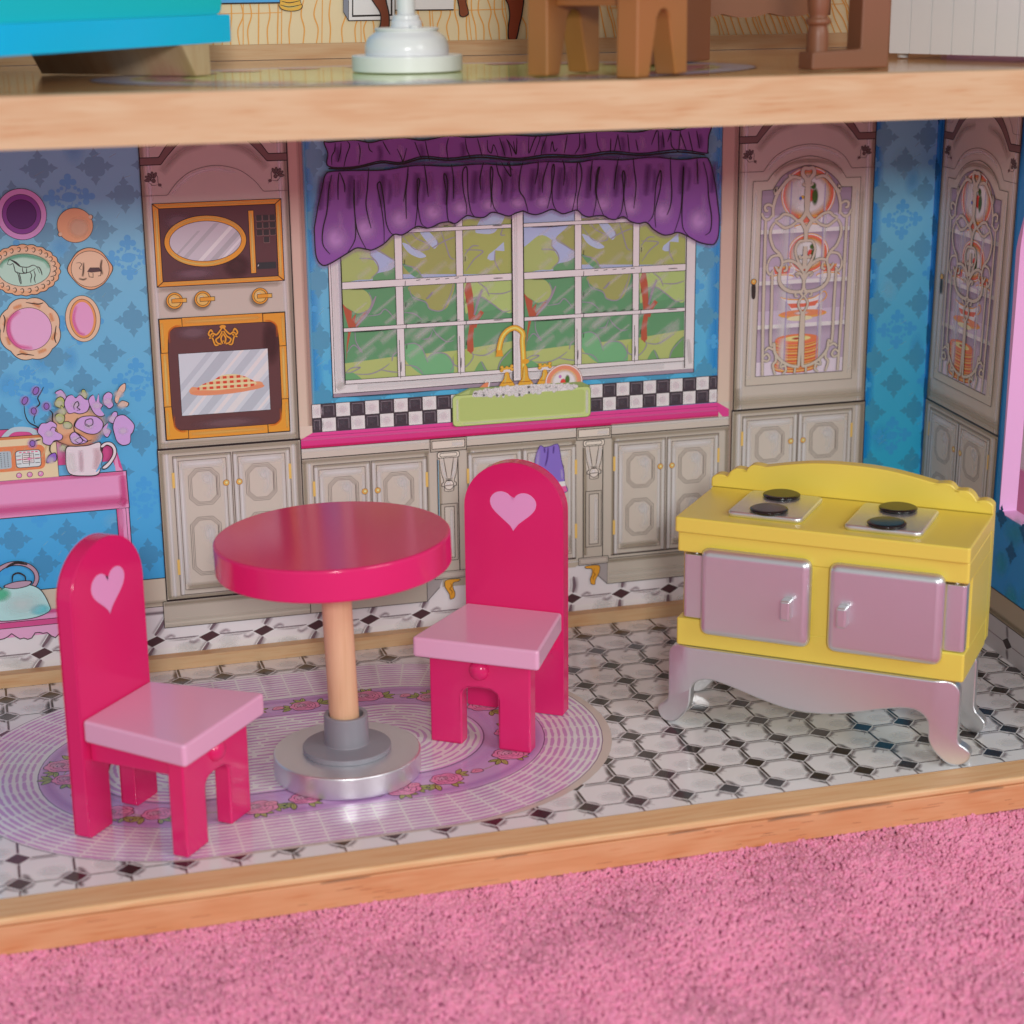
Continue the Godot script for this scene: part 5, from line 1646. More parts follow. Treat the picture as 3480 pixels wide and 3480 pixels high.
# ---------------------------------------------------------------- print: the window and its curtain
func garden(q: Ink, dx: float) -> void:
	# what is drawn behind one sash: sky, trees, bushes and lawn
	q.t = Transform2D(0.0, Vector2(dx, 0))
	var ink := col(124, 122, 134)
	var olive := col(134, 142, 84)
	var leaf := col(142, 160, 98)
	var wood_ := col(150, 78, 56)
	q.clip = v2([-118, 171, -11, 171, -11, 276, -118, 276])
	q.rect(-118, 171, -11, 276, col(144, 160, 190))
	q.rect(-118, 171, -11, 231, col(82, 132, 94))
	q.fill([-118, 171, -118, 183.4, -90, 185.4, -46, 187, -11, 190.6, -11, 171], col(148, 164, 100))
	q.blobby([-121.2, 244.5, -113.9, 251.1, -106.6, 255.6, -99.7, 252.5, -98.8, 247.5, -95.4, 241.8, -95.3, 238.3, -98.8, 234.2, -107.4, 234, -119.5, 233.2], leaf)
	q.blobby([-96.8, 253, -91, 258.3, -83.7, 263.5, -81.8, 253.7, -83.5, 244.7, -88.4, 247, -92.6, 249.3], olive)
	q.blobby([-96.6, 236.9, -88.7, 238.6, -82.2, 241.1, -82.4, 231.9, -97.4, 232.7], col(88, 136, 96))
	q.fill([-80.6, 264.8, -45.5, 266, -46.1, 234.3, -81.4, 236.1], olive)
	q.fill([-43.3, 267.3, -9.6, 268.6, -10, 232.4, -43.9, 234.1], col(140, 152, 86))
	q.blobby([-79.6, 255, -73.9, 252.6, -65.4, 246.9, -66.9, 245.4, -70.5, 245.8, -76.2, 249.2], col(148, 166, 194))
	q.blobby([-68.7, 261.1, -62.9, 260.8, -57.7, 254.3, -58.5, 251.5, -61, 251.3], col(148, 166, 194))
	q.blobby([-80, 242.4, -74.3, 240, -67.2, 233.2, -71.5, 233.5, -76.5, 237.3], col(86, 134, 96))
	q.blobby([-27.9, 269.4, -15.5, 268.9, -20, 260.6, -23.7, 258, -30.3, 258.3, -33.9, 260.2], col(148, 166, 194))
	q.fill([-16, 252.6, -15.6, 246.9, -21.6, 247.6, -22.3, 241.6, -24.7, 241.6, -26.7, 242.9, -25.7, 245.3, -20.9, 248.6], col(148, 166, 194))
	q.blobby([-117.4, 230.9, -109.7, 229.5, -102.6, 226.6, -99.4, 220.1, -101.6, 215.2, -108.1, 213.6, -112.3, 215.9, -117.4, 220.4], leaf)
	q.blobby([-76.8, 227.7, -68, 229.3, -57.1, 229.1, -47.6, 228.6, -50.8, 217.3, -53.8, 213.2, -58.9, 212.6, -64, 214.5, -66.1, 218.9, -72.6, 222.1], olive)
	q.blobby([-42.5, 229, -27.8, 228.9, -10.7, 228.7, -10.9, 210, -16.2, 209.4, -23.6, 214.3, -29.4, 219, -35.3, 219.3, -37.6, 213.7, -40.7, 209.5, -41.6, 218.2], col(146, 170, 104))
	q.blobby([-36.8, 218.7, -30.9, 219.4, -25, 215.8, -20.6, 212, -28.1, 210.3, -34, 212], col(86, 140, 98))
	q.fill([-117.5, 220, -115.1, 217.4, -111.9, 215.1, -112.5, 210.2, -109.5, 213.6, -110.4, 206.5, -112.7, 203.8, -115.2, 194, -116.4, 184.8, -115.8, 195.5, -114.4, 205.4, -116.3, 213.3], wood_)
	q.line(v2([-102.3, 214.6, -108.3, 207.8, -110.5, 205.1]), 2.4, wood_)
	q.fill([-39.9, 228.9, -37.4, 228.7, -36, 220.8, -35.5, 210.7, -34.1, 205.5, -35.6, 200.6, -36.5, 194.8, -36.1, 186.4, -40.4, 180.4, -40.2, 192.9, -38.6, 202.2, -39.8, 213.8, -41.5, 224], wood_)
	q.line(v2([-30.3, 210.4, -34.1, 205.5, -35.6, 200.6]), 2.8, wood_)
	q.blobby([-80.2, 191.8, -75.5, 193.5, -69.7, 190.8, -66.6, 183.7, -63.2, 186, -57.3, 186.6, -51.5, 183.4, -49, 178.1, -51, 171.7, -66.5, 172, -75.9, 178.5, -80.1, 184.6], col(98, 154, 110))
	q.blobby([-50, 182.6, -46.3, 186, -40.3, 186.3, -36.7, 181.7, -39, 177.5, -44.2, 175.6, -48.6, 178.1], col(142, 162, 86))
	q.blobby([-21.1, 173.4, -19.5, 178.4, -15, 184, -9.7, 185.8, -9.8, 170.4, -21.1, 170.4], col(92, 136, 84))
	q.blobby([-36.1, 172.9, -31.5, 179.2, -27.8, 173.8, -25.6, 170.7, -36.1, 170.7], col(98, 142, 92))
	q.blobby([-117.9, 176.3, -113.6, 177.8, -108, 173.8, -108, 171.2, -118.1, 171.9], col(92, 144, 98))
	for a in [[-99, 252.4, -99.4, 248.6, -95.7, 243.9, -95, 238.9, -99.5, 234.6], [-106.2, 246.9, -100.6, 246.6, -97, 245.4], [-96.8, 253, -88.4, 247, -83.5, 244], [-79.5, 259.5, -72.5, 251.1, -63.9, 250.4, -63.8, 253.5, -70.9, 257.4, -73.7, 261], [-61, 251.3, -52.9, 255.1, -47.1, 256.9], [-55.4, 260.8, -53, 253.7, -50.2, 245.1, -47.4, 243.5], [-58.4, 256.1, -57.7, 253.2, -61, 250.9], [-16.3, 261.2, -17.8, 257, -14.9, 256.8], [-21.6, 247.2, -21.7, 240.8, -18.8, 235], [-40.2, 236.1, -34.9, 242.9, -29.4, 247.6, -40.7, 248.9], [-40.7, 246, -36.3, 250.8, -31.9, 250.9], [-79.3, 241.6, -71.4, 239.1, -67.9, 233.6],
			[-101.2, 226.2, -99.4, 220.1, -102.3, 214.9, -108.1, 213.6], [-102.4, 211.7, -95.2, 212.4, -91.2, 215.3, -85.2, 208.6], [-80, 212.6, -73.5, 211.5, -68.6, 207.6], [-76, 227.3, -74, 221.5, -66.1, 218.2, -63.3, 213.7, -55.3, 212.9, -50, 223, -48.4, 228.3], [-65.7, 220.3, -61.6, 224, -63.9, 220.9, -65.7, 220.3], [-36.1, 217.9, -30.9, 219.4, -24.3, 215.1, -16.9, 209.6, -11.7, 210], [-32.6, 228.5, -27.9, 224.6, -25.7, 219.5], [-26.4, 221.3, -17.5, 220.8, -11.5, 222.3], [-110.5, 203.7, -110.1, 196.5, -106.7, 189.9, -111.6, 194.5, -116, 189.8], [-80.2, 192.5, -74, 193.2, -69, 189.6, -65.5, 180.7], [-65.5, 183.6, -61, 186.2, -53.7, 185, -49.4, 178.2, -51.7, 173.9], [-49.3, 183.3, -48.6, 178.1, -42, 176.2, -36.7, 181.7, -37.4, 185.4], [-36.6, 183.9, -28.5, 183, -17.9, 188.6], [-62.1, 202.2, -59.3, 197.7, -53.5, 193, -49.1, 193.4], [-68.8, 195.4, -64.4, 195.8, -62.2, 200], [-117.2, 177.6, -113.5, 180.3, -108.1, 180.3, -113.6, 177.8, -117.2, 177.6], [-111.5, 176.5, -102.1, 175.9, -94.8, 178.3, -89.6, 181.6], [-94.8, 177.9, -89, 176.5, -84.7, 175.8], [-88.1, 182.9, -87.3, 186.5, -84.7, 188.5], [-21.1, 171.9, -18.8, 178.3, -11.9, 185.2], [-31.5, 179.2, -28.6, 173.1], [-80.2, 180.2, -72.9, 178.3, -68.6, 173.6]]:
		q.pen(a, 0.75, ink)
	q.pen([-30.1, 224, -32.8, 217.7, -35.5, 208.5], 1.8, col(122, 118, 132))
	q.pen([-97, 223.5, -101.6, 214.5, -109.8, 205.8], 1.6, col(128, 122, 134))
	q.clip = PackedVector2Array()
	# glints of the glass
	var r := RandomNumberGenerator.new()
	r.seed = 31
	var pale := col(200, 210, 206)
	var zg := q.z + 0.01
	for i in 60:
		var x := r.randf_range(-114, -22)
		var y := r.randf_range(176, 262)
		var l := r.randf_range(7, 20)
		l = minf(l, minf(-14 - x, 268 - y))
		if l < 3: continue
		q.z = zg + 0.006 * (i % 14)
		q.brush([x, y, x + l, y + l * 0.72], r.randf_range(2.0, 7.0), pale, r.randf_range(0.2, 0.42), false)
	q.t = Transform2D.IDENTITY

func bar(q: Ink, x0: float, y0: float, x1: float, y1: float) -> void:
	q.rect(x0 - 0.3, y0 - 0.3, x1 + 0.3, y1 + 0.3, dk)
	q.rect(x0, y0, x1, y1, col(194, 190, 196))

func window(w: Node) -> void:
	var white := col(194, 190, 197)
	var q := Ink.new(self, 0.5)
	q.rect(-125.6, 162.4, 110.6, 282, dk)
	q.rect(-125.1, 165.0, 110.1, 282, white)
	q.rect(-125.1, 162.7, 110.1, 164.9, col(134, 122, 136))
	q.brush([-121.6, 167, -121.8, 270], 5, col(204, 206, 216), 0.9, false)
	q.brush([-118.8, 172, -118.8, 262], 2.4, col(168, 168, 180), 0.6, false)
	q.brush([-123, 168, -118, 171], 6, col(168, 168, 164), 0.7, false)
	q.brush([-110, 167.8, 90, 167.8], 5, col(196, 200, 214), 0.8, false, false)
	q.brush([108, 168, 106, 185], 4, col(172, 172, 172), 0.8, false)
	q.line(v2([-124.0, 282, -123.8, 166]), 0.3, dk)
	q.line(v2([-120, 164.6, -40, 165.2, 60, 164.6]), 0.5, dk, false, 0.8)
	q.brush([-118, 162.4, -90, 162.0, -60, 162.6], 0.9, dk, 0.7)
	var c := wall_part("printed_window", q, w)
	q = Ink.new(self, 0.85)
	garden(q, 0.0)
	wall_part("garden_view", q, c)
	q = Ink.new(self, 0.85)
	garden(q, 114.2)
	wall_part("garden_view", q, c)
	for s in [[-117.7, -11.4, [[-84.5, -80.2], [-46.4, -42.3]]], [-3.6, 103.3, [[29.7, 33.8], [68.0, 71.9]]]]:
		q = Ink.new(self, 1.55)
		for k in s[2]:
			bar(q, k[0], 172, k[1], 276)
		for k in [[203.0, 205.1], [229.0, 233.0], [261.2, 263.2]]:
			bar(q, s[0], k[0], s[1], k[1])
			q.rect(s[0], k[0], s[1], k[1], white)
		bar(q, s[0], 170.7, s[1], 172.9)
		q.rect(s[0] + 0.2, 170.0, s[1] - 0.2, 172.6, white)
		q.line(v2([s[0], 170.6, s[0] + 40, 170.3, s[1], 170.6]), 0.4, dk)
		for y in [203.0, 229.0, 261.2]:
			q.brush([s[0] + 5, y - 0.4, s[0] + 18, y - 0.6, s[0] + 34, y], 1.0, dk, 0.9)
			q.brush([s[1] - 12, y + 1.6, s[1] - 5, y + 1.5], 0.9, dk, 0.9)
			for i in 5: q.line(v2([s[0] + 46 + i * 6, y + 2.9, s[0] + 48.6 + i * 6, y + 3.2]), 0.35, dk)
		q.line(v2([s[0] - 0.1, 171, s[0] - 0.1, 276]), 0.7, dk)
		q.line(v2([s[1] + 0.2, 166, s[1] + 0.2, 276]), 0.6, dk)
		for k in s[2]:
			q.line(v2([k[0] + 1.4, 172, k[0] + 1.2, 196]), 0.3, dk)
			q.brush([k[0] + 1.8, 176, k[0] + 2.0, 183], 0.9, dk, 0.9)
			for i in 5: q.line(v2([k[1] + 1.4, 190 + i * 13.0, k[1] + 1.6, 193 + i * 13.0]), 0.35, dk)
		wall_part("glazing_bars", q, c)
	q = Ink.new(self, 1.75)
	q.rect(-10.8, 165.6, -3.9, 276, white)
	q.brush([-8.6, 167, -8.6, 276], 3, col(206, 206, 212), 0.8, false, false)
	q.line(v2([-10.9, 165.4, -10.9, 276]), 0.5, dk)
	q.line(v2([-3.8, 165.4, -3.8, 276]), 0.5, dk)
	wall_part("mullion", q, c)

func curtain(w: Node) -> void:
	var plum := col(116, 74, 140)
	var light := col(160, 124, 178)
	var dark := col(84, 46, 102)
	var q := Ink.new(self, 2.15)
	var low := smooth(v2([-133.3, 266.5, -132.9, 250.6, -129.6, 244.6, -124.7, 245.0, -113.9, 250.7, -108.1, 253.6, -102.5, 252.6, -98.3, 252.0, -91.0, 255.5, -85.2, 260.5, -79.5, 260.2, -70.8, 264.7, -65.0, 263.4, -60.7, 264.2, -56.3, 266.1, -50.5, 266.6, -46.9, 265.4, -41.8, 268.6, -38.9, 269.9, -33.8, 268.6, -28.7, 268.4, -24.2, 271.0, -19.9, 270.5, -13.3, 268.4, -8.8, 270.0, -4.0, 271.2]), false, 5)
	low.append_array(smooth(v2([-0.7, 269.6, 3.7, 268.5, 8.2, 269.3, 14.1, 271.3, 17.9, 269.9, 21.6, 268.3, 26.1, 269.2, 30.6, 270.1, 34.3, 267.0, 38.1, 265.6, 41.9, 266.0, 47.9, 265.9, 51.7, 263.9, 55.6, 263.3, 60.9, 264.8, 65.5, 261.7, 70.9, 260.1, 76.2, 260.5, 80.9, 256.0, 87.1, 252.4, 91.8, 252.2, 97.2, 253.4, 103.5, 250.9, 111.4, 246.6, 118.5, 244.8, 122.4, 245.3, 124.8, 251.1, 125.0, 262]), false, 5))
	var top := smooth(v2([122, 282, 119.4, 292, 117.2, 297.4, 114, 299.2, 100, 298.4, 90, 299.4, 80, 300.6, 60, 299.6, 44, 300.6, 30, 299.2, 10, 300.4, -10, 298.8, -30, 300.4, -50, 299.8, -70, 301.0, -90, 299.0, -106, 299.4, -121, 299.4, -125.4, 297.6, -127.6, 290, -130.6, 279]), false, 5)
	var skirt := low.duplicate()
	skirt.append_array(top)
	# a soft halo where the airbrush ran over the wall
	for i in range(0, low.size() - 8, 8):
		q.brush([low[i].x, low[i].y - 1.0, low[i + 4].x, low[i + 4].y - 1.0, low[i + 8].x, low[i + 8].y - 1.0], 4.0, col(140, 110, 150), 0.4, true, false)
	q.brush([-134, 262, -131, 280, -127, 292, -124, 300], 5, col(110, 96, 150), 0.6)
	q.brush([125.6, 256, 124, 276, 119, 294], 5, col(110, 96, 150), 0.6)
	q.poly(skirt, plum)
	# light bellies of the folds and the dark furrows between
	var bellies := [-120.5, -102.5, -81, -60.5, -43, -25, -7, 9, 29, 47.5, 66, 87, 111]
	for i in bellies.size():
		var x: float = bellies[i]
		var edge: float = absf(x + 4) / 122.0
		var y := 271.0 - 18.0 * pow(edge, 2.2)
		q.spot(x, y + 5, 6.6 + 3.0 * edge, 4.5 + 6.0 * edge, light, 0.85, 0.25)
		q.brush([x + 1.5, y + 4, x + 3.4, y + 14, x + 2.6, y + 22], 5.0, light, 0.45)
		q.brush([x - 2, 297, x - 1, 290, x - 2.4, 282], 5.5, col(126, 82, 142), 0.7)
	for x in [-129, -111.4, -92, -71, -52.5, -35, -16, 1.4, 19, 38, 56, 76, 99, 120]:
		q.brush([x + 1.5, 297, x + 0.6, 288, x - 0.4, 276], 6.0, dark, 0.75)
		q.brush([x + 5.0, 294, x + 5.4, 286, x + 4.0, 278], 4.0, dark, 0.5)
	for a in [[-117.1, 298.6, -118, 292.5, -118.3, 282.6], [-116.7, 298.6, -114.2, 291.7, -114.1, 286.9], [-108.2, 294.2, -108.4, 286, -108.5, 273.6, -107.1, 263.2, -102.5, 252.9], [-108.2, 292.1, -108.9, 282.6, -108.3, 268.8, -109, 258.5, -113.9, 250.7], [-99.2, 300.3, -100.3, 289.1, -101.5, 278.1, -98.9, 264.9], [-91.2, 255.9, -91.1, 266, -92.5, 279.1, -94.3, 289.5, -93.3, 291.9, -92.1, 290.8, -90.6, 280.4, -89.6, 268, -87.3, 262, -85.2, 260.5], [-75.2, 300.8, -76.1, 292.9, -78.6, 279.9], [-75.3, 296.3, -77, 284.7, -77.1, 269.5], [-64.7, 263.7, -67.9, 266.3, -69.5, 274, -70, 282.3, -68.5, 290.6, -69, 293.3, -69.9, 290.6, -70.1, 277.5, -71.4, 267.2, -72.2, 263.7], [-65.4, 301.8, -64.3, 293.2, -63.3, 282.1], [-48.4, 265.4, -51.2, 267.6, -51.9, 276.7, -51.1, 289.9, -52.8, 295.5, -53.4, 292.7, -52, 283.7, -52.5, 276.8], [-48.6, 300.8, -47.5, 292.5, -47.7, 280.4], [-34.2, 268.4, -37, 272.6, -38.6, 283.1, -38.8, 296.3, -39.8, 299.1, -41.7, 295.7, -41.5, 285.3, -39.6, 275.5, -39.9, 270.6], [-28.5, 302.2, -30.9, 291.9, -30.6, 284.9], [-19.5, 270.1, -22.7, 274.8, -23.7, 283.2, -22.8, 295, -24, 298.5, -24.5, 291.6, -24.1, 279.1, -24.4, 274.2], [-20.9, 301.5, -19.5, 294.9, -17.1, 288.6, -17.5, 281.6], [-17.6, 301.4, -14.4, 296.1, -11.5, 292.5, -12.5, 300.9, -13.3, 299.5, -10.4, 296], [-121.6, 297.4, -123.7, 288.6, -125.2, 276.4, -128.1, 265.6, -128.4, 256.6, -124.4, 250.6],
			[-3.4, 302, -5.7, 293.7, -6.2, 283.9, -2.9, 278.2, -0.7, 269.6], [6, 302, 5.5, 294.7, 3.7, 287], [17.9, 269.9, 15.3, 274.6, 14.6, 283.1, 16.1, 294.3, 15.7, 298.5, 14.6, 295, 14.2, 283.1, 11.5, 271.9], [12.8, 301.4, 9.8, 293.1, 8.6, 287.5, 8.5, 281.6], [20.9, 302.1, 22.8, 295.4, 22, 285.3], [31, 269.7, 31, 276.8, 33.6, 289.4, 33.2, 296.4, 31.5, 299.3, 30.6, 295.8, 30.2, 282.5, 27.6, 269.8], [47.9, 266.1, 44.9, 273.4, 43.2, 280.5, 44.1, 290.4, 45.2, 295.6, 43.7, 293.2, 42.6, 283.4, 43, 274.9, 41.1, 266.4], [40.7, 300.7, 39.6, 292, 39.2, 281.4], [57.6, 301.2, 55.8, 292.1, 54.7, 281.8], [63.6, 264, 61.6, 272.7, 61.2, 279.8, 61.9, 289, 60.9, 292.9, 60, 289.8, 61, 279.8, 59.7, 268.4, 56.7, 263.9], [67.1, 300.5, 67.9, 293, 69.1, 283, 67.7, 269.5], [82.4, 257, 81.9, 267.5, 85.2, 281.7, 85.5, 291, 84.3, 291, 82.1, 281.8, 80.9, 266.1, 77.4, 260.8], [91.5, 300.3, 92, 290, 92.8, 277.8, 91.9, 269.9, 89.7, 264.6], [104.6, 250.5, 100.7, 255.8, 99.7, 265.3, 100.2, 281.1, 100.4, 294, 99.8, 284, 98.9, 266.8, 94.9, 253.5], [109.2, 299, 109.7, 291.5, 110.1, 282.9], [113.5, 296.4, 116.4, 286.2, 117.5, 274.6, 119.7, 262.2, 119.1, 253.5, 115.6, 250.7]]:
		q.pen(a, 0.75, dk)
	skirt.append(skirt[0])
	q.line(skirt, 0.7, dk)
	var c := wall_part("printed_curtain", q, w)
	q = Ink.new(self, 2.95)
	var head := smooth(v2([-123.4, 302.4, -108, 301.6, -92, 304.4, -80, 303.2, -66, 306.2, -50, 304.6, -30, 305.8, -8, 303.0, 12, 304.6, 32, 303.4, 52, 305.2, 72, 303.2, 96, 304.6, 114.6, 301.8, 116.2, 303.6, 116.6, 312, 118.4, 317.4, 117.2, 319.0, 104, 318.4, 96, 316.4, 84, 318.6, 70, 316.2, 50, 317.4, 30, 316.8, 6, 315.8, -14, 317.2, -36, 316.4, -50, 317.8, -66, 315.6, -78, 317.6, -90, 316.8, -98, 315.4, -108, 317.2, -122, 316.4, -125.6, 316.6, -123.6, 310]), true, 5)
	q.brush([-122, 300.6, -60, 302.4, 0, 301.4, 60, 301.6, 114, 300.4], 4.0, dark, 0.9)
	q.poly(head, plum)
	for i in 19:
		var x := -118.0 + i * 12.7
		q.brush([x, 304.5, x + 0.8, 309, x - 0.5, 314], 5.0, light if i % 2 else dark, 0.55)
	for a in [[-118.9, 315.8, -119.4, 311.5, -121.2, 308.2, -121.4, 303.1], [-115.4, 315.7, -115.9, 310.7, -117.7, 304.7], [-111.6, 316.6, -110.3, 313.9, -112.6, 307.9, -114.2, 301.8], [-105, 315.4, -104.1, 311, -105.2, 302.9], [-99.1, 314.8, -98.5, 311.4, -96.6, 309.7], [-90.3, 315.9, -88.6, 312.5, -86.1, 308], [-81.8, 311.2, -79.6, 306.7, -78.3, 303.9, -76, 311.4], [-70.9, 314.9, -69.3, 310.4, -66.9, 304.6], [-64.4, 315.1, -63.6, 310.3, -62.1, 303.4], [-50.2, 316.3, -51.4, 311.2, -50.7, 303.6], [-39.9, 316, -38.9, 309.4, -36.5, 303.8], [-32.3, 315.7, -30.9, 310.5, -29.6, 305], [-26.2, 314.5, -25.9, 309, -23.8, 306.8, -22.2, 311.6, -19.4, 304.3], [-18.6, 315.6, -16.5, 309.3, -15.1, 304.4], [-14.2, 314.8, -12.1, 309.9, -11, 304.3], [-9.8, 313.3, -8.5, 305.6, -7.5, 313.2],
			[-13.5, 314.1, -10.7, 309.8, -8.1, 305.6, -7.7, 315.2], [0, 315.7, -0.1, 306, 4, 314.9, 7, 314.8, 3.2, 304.5], [11.4, 316, 8.4, 308.5, 7.6, 304.3], [13.5, 306.2, 14.7, 312.1, 16.1, 306.5, 18, 308.2], [24.3, 315.6, 22.4, 305.2], [32.1, 316.4, 32.1, 309.1, 29.1, 304.3], [35.4, 315.9, 36, 306.9], [42.9, 316.4, 44, 308.7, 46.2, 304.8], [52.3, 313, 52.2, 304.5], [56.8, 315.3, 58.7, 305.4], [56.8, 314.6, 54.6, 304.8], [63.2, 315, 64.4, 304.5], [68.5, 311.7, 70.1, 304.6], [83.2, 316.2, 81.7, 315.9, 78.8, 308.2], [83.2, 316.2, 83.8, 303.1], [85.9, 315.7, 87.2, 306.2], [91.6, 315.9, 89.4, 309.6], [91.6, 315.5, 92.1, 307.1, 96.8, 303.4], [97.8, 316.1, 96.8, 304.1], [97.4, 315.4, 101.8, 304.2], [103.1, 315.2, 106.4, 302.3], [108.5, 315.7, 110.6, 305]]:
		q.pen(a, 0.65, dk)
	head.append(head[0])
	q.line(head, 0.7, dk)
	q.pen([-123.6, 301.2, -108, 300.8, -92, 303.4, -80, 302.2, -66, 305.0, -50, 303.4, -30, 304.4, -8, 301.8, 12, 303.2, 32, 302.2, 52, 303.8, 72, 302, 96, 303.2, 114.6, 300.8], 1.1, dk, false, 0.2)
	wall_part("curtain_heading", q, c)

# ---------------------------------------------------------------- print: a china cupboard (on the back wall, and again on the right wall)
func china(parent: Node, base: float, t: Transform2D, stock: Array) -> void:
	var cx := 185.2
	var line := col(84, 74, 68)
	var q := Ink.new(self, base)
	q.t = t
	q.grad(127.2, 141, 138.4, 343.2, col(182, 166, 150), col(160, 138, 126)) if t == Transform2D.IDENTITY else q.rect(137, 141, 138.2, 343.2, col(30, 108, 170))
	q.fill([128, 131.6, 138.2, 131.6, 138.2, 141.4, 128, 141.4], col(176, 168, 154)) if t == Transform2D.IDENTITY else q.up()
	if t == Transform2D.IDENTITY:
		q.fill([127.3, 141.4, 135.4, 136.4, 135.4, 131.7, 131, 131.7, 127.3, 136], col(186, 58, 124))
		q.brush([136.6, 44, 136.6, 343], 4, col(142, 122, 110), 0.7, false, false)
	upright(q, 138.2, 232.2, 135.2, 343.2)
	frieze(q, cx, 46.6)
	var arch := PackedVector2Array([Vector2(139.0, 288.8), Vector2(154.8, 288.8)])
	arch.append_array(smooth(v2([155.6, 289.4, 162, 297.2, 172, 302.6, 186, 304.9, 200, 302.6, 210, 297.2, 215.8, 289.4])))
	arch.append_array(v2([216.6, 288.8, 231.6, 288.8]))
	q.brush([158, 290, 163, 295.6, 172.6, 300.6, 186, 302.8, 199, 300.6, 209, 295], 3.0, col(200, 188, 188), 0.7)
	q.line(arch, 0.3, line)
	q.brush([140, 140, 230, 140], 10, col(150, 142, 124), 0.6, false, false)
	q.brush([141, 150, 141, 136], 6, col(130, 120, 100), 0.5, false)
	q.line(v2([138.2, 135, 138.2, 343]), 0.6, dk)
	q.line(v2([232.2, 135, 232.2, 343]), 0.6, dk)
	q.rect(137.6, 24, 232.8, 135.2, col(163, 157, 146))
	q.brush([139.4, 26, 139.4, 134], 4, col(136, 128, 110), 0.8, false, false)
	q.brush([142.6, 26, 142.6, 133], 3.4, col(198, 196, 196), 0.8, false, false)
	q.brush([231, 26, 231, 134], 4.6, col(124, 116, 100), 0.85, false, false)
	q.brush([226.8, 26, 226.8, 133], 3.0, col(196, 193, 192), 0.8, false, false)
	q.brush([139, 133.6, 232, 133.6], 3.6, col(138, 130, 112), 0.8, false, false)
	q.rect(137.2, 134.4, 233.0, 135.6, dk)
	q.line(v2([137.4, 135, 137.4, 24]), 0.6, dk)
	q.line(v2([232.8, 135, 232.8, 24]), 0.6, dk)
	q.frame(137.4, 24, 232.8, 42, 0.5, dk)
	var c := q.done("printed_china_cupboard", parent, stock)
	for k in [[145.0, 184.0, 164.6, 179.6, 144.8], [184.7, 223.5, 203.4, 188.4, 223.4]]:
		q = Ink.new(self, base + 0.55)
		q.t = t
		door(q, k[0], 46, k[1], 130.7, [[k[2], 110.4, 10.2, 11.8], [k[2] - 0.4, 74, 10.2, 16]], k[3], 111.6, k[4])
		q.done("cupboard_door", c, stock)
	# the glazed door: shelves and china behind a pierced grille
	q = Ink.new(self, base + 0.55)
	q.t = t
	var outer := v2([146.2, 151, 221.8, 151, 222.8, 282.8])
	outer.append_array(smooth(v2([212.6, 282.8, 208, 288.6, 200, 294.2, 186, 297.4, 171.6, 294.2, 163, 288.6, 158, 282.8])))
	outer.append_array(v2([148.2, 282.8]))
	q.poly(outer, col(168, 162, 149))
	q.brush([148.6, 154, 150.2, 280], 3.6, col(200, 196, 196), 0.85, false)
	q.brush([219.6, 154, 220.6, 280], 3.0, col(204, 200, 200), 0.85, false)
	q.brush([224.0, 154, 224.6, 280], 3.0, col(146, 138, 122), 0.6, false)
	outer.append(outer[0])
	q.line(outer, 0.36, line)
	q.brush([162, 285.6, 168, 291.0, 177, 294.0, 186, 294.6, 195, 294.0, 204, 291, 210, 285.6], 4.2, col(142, 130, 116), 0.8)
	var hole := v2([152.9, 156.9, 214.8, 156.6, 216.6, 277])
	hole.append_array(smooth(v2([209.2, 277.2, 205, 282.6, 197.6, 288, 186.4, 291.6, 175.6, 289.4, 168.5, 286, 164.4, 281.4, 161.6, 277.2])))
	hole.append_array(v2([154.2, 276.9]))
	q.clip = hole
	q.rect(150, 155, 219, 252, col(156, 144, 162))
	q.grad(150, 252, 219, 295, col(150, 138, 156), col(124, 110, 126))
	q.rect(150, 157, 219, 166, col(186, 178, 196))
	for y in [190.4, 219.0, 251.8]:
		q.rect(150, y - 2.6, 219, y, col(198, 192, 206))
		q.rect(150, y, 219, y + 9, col(170, 160, 178))
		q.grad(150, y - 9, 219, y - 2.6, col(158, 146, 162), col(134, 122, 140))
	q.clip = PackedVector2Array()
	q.brush([171, 159, 172, 216], 13, col(206, 202, 216), 0.75, false, false)
	q.brush([172.4, 222, 174, 286], 13, col(206, 202, 216), 0.6, false, false)
	q.brush([196.6, 159, 199, 280], 5, col(204, 200, 214), 0.6, false, false)
	var coral := col(206, 96, 76)
	var edge := col(214, 140, 70)
	for p in [[186.4, 273.2, 18.8, 17.6], [187.6, 235.6, 14.4, 13.0]]:
		q.ell(p[0], p[1], p[2], p[3], edge, 48)
		q.ell(p[0], p[1], p[2] - 0.5, p[3] - 0.5, col(226, 206, 200), 48)
		q.ell(p[0], p[1], p[2] - 1.2, p[3] - 1.2, coral, 48)
		q.spot(p[0], p[1], p[2] - 2.0, p[3] - 2.0, col(220, 150, 86), 1.0, 0.8)
		q.spot(p[0], p[1], p[2] - 3.0, p[3] - 3.4, col(222, 208, 208), 1.0, 0.72)
		q.spot(p[0] - p[2] * 0.55, p[1], p[2] * 0.4, p[3] * 0.8, col(220, 196, 200), 0.7)
		var s: float = p[2] / 18.8
		q.spot(p[0] + 1.6, p[1] - 0.6, 3.4 * s, 4.6 * s, col(210, 66, 56), 1.0, 0.6)
		q.spot(p[0] + 4.6 * s, p[1] - 1.4, 2.6 * s, 6.4 * s, col(56, 84, 36), 1.0, 0.5)
		q.spot(p[0] + 3.2 * s, p[1] + 5.4 * s, 2.4 * s, 2.6 * s, col(58, 88, 38), 1.0, 0.5)
		q.spot(p[0] - 4.0 * s, p[1] - 1.6 * s, 1.6 * s, 1.4 * s, col(216, 150, 50), 1.0, 0.5)
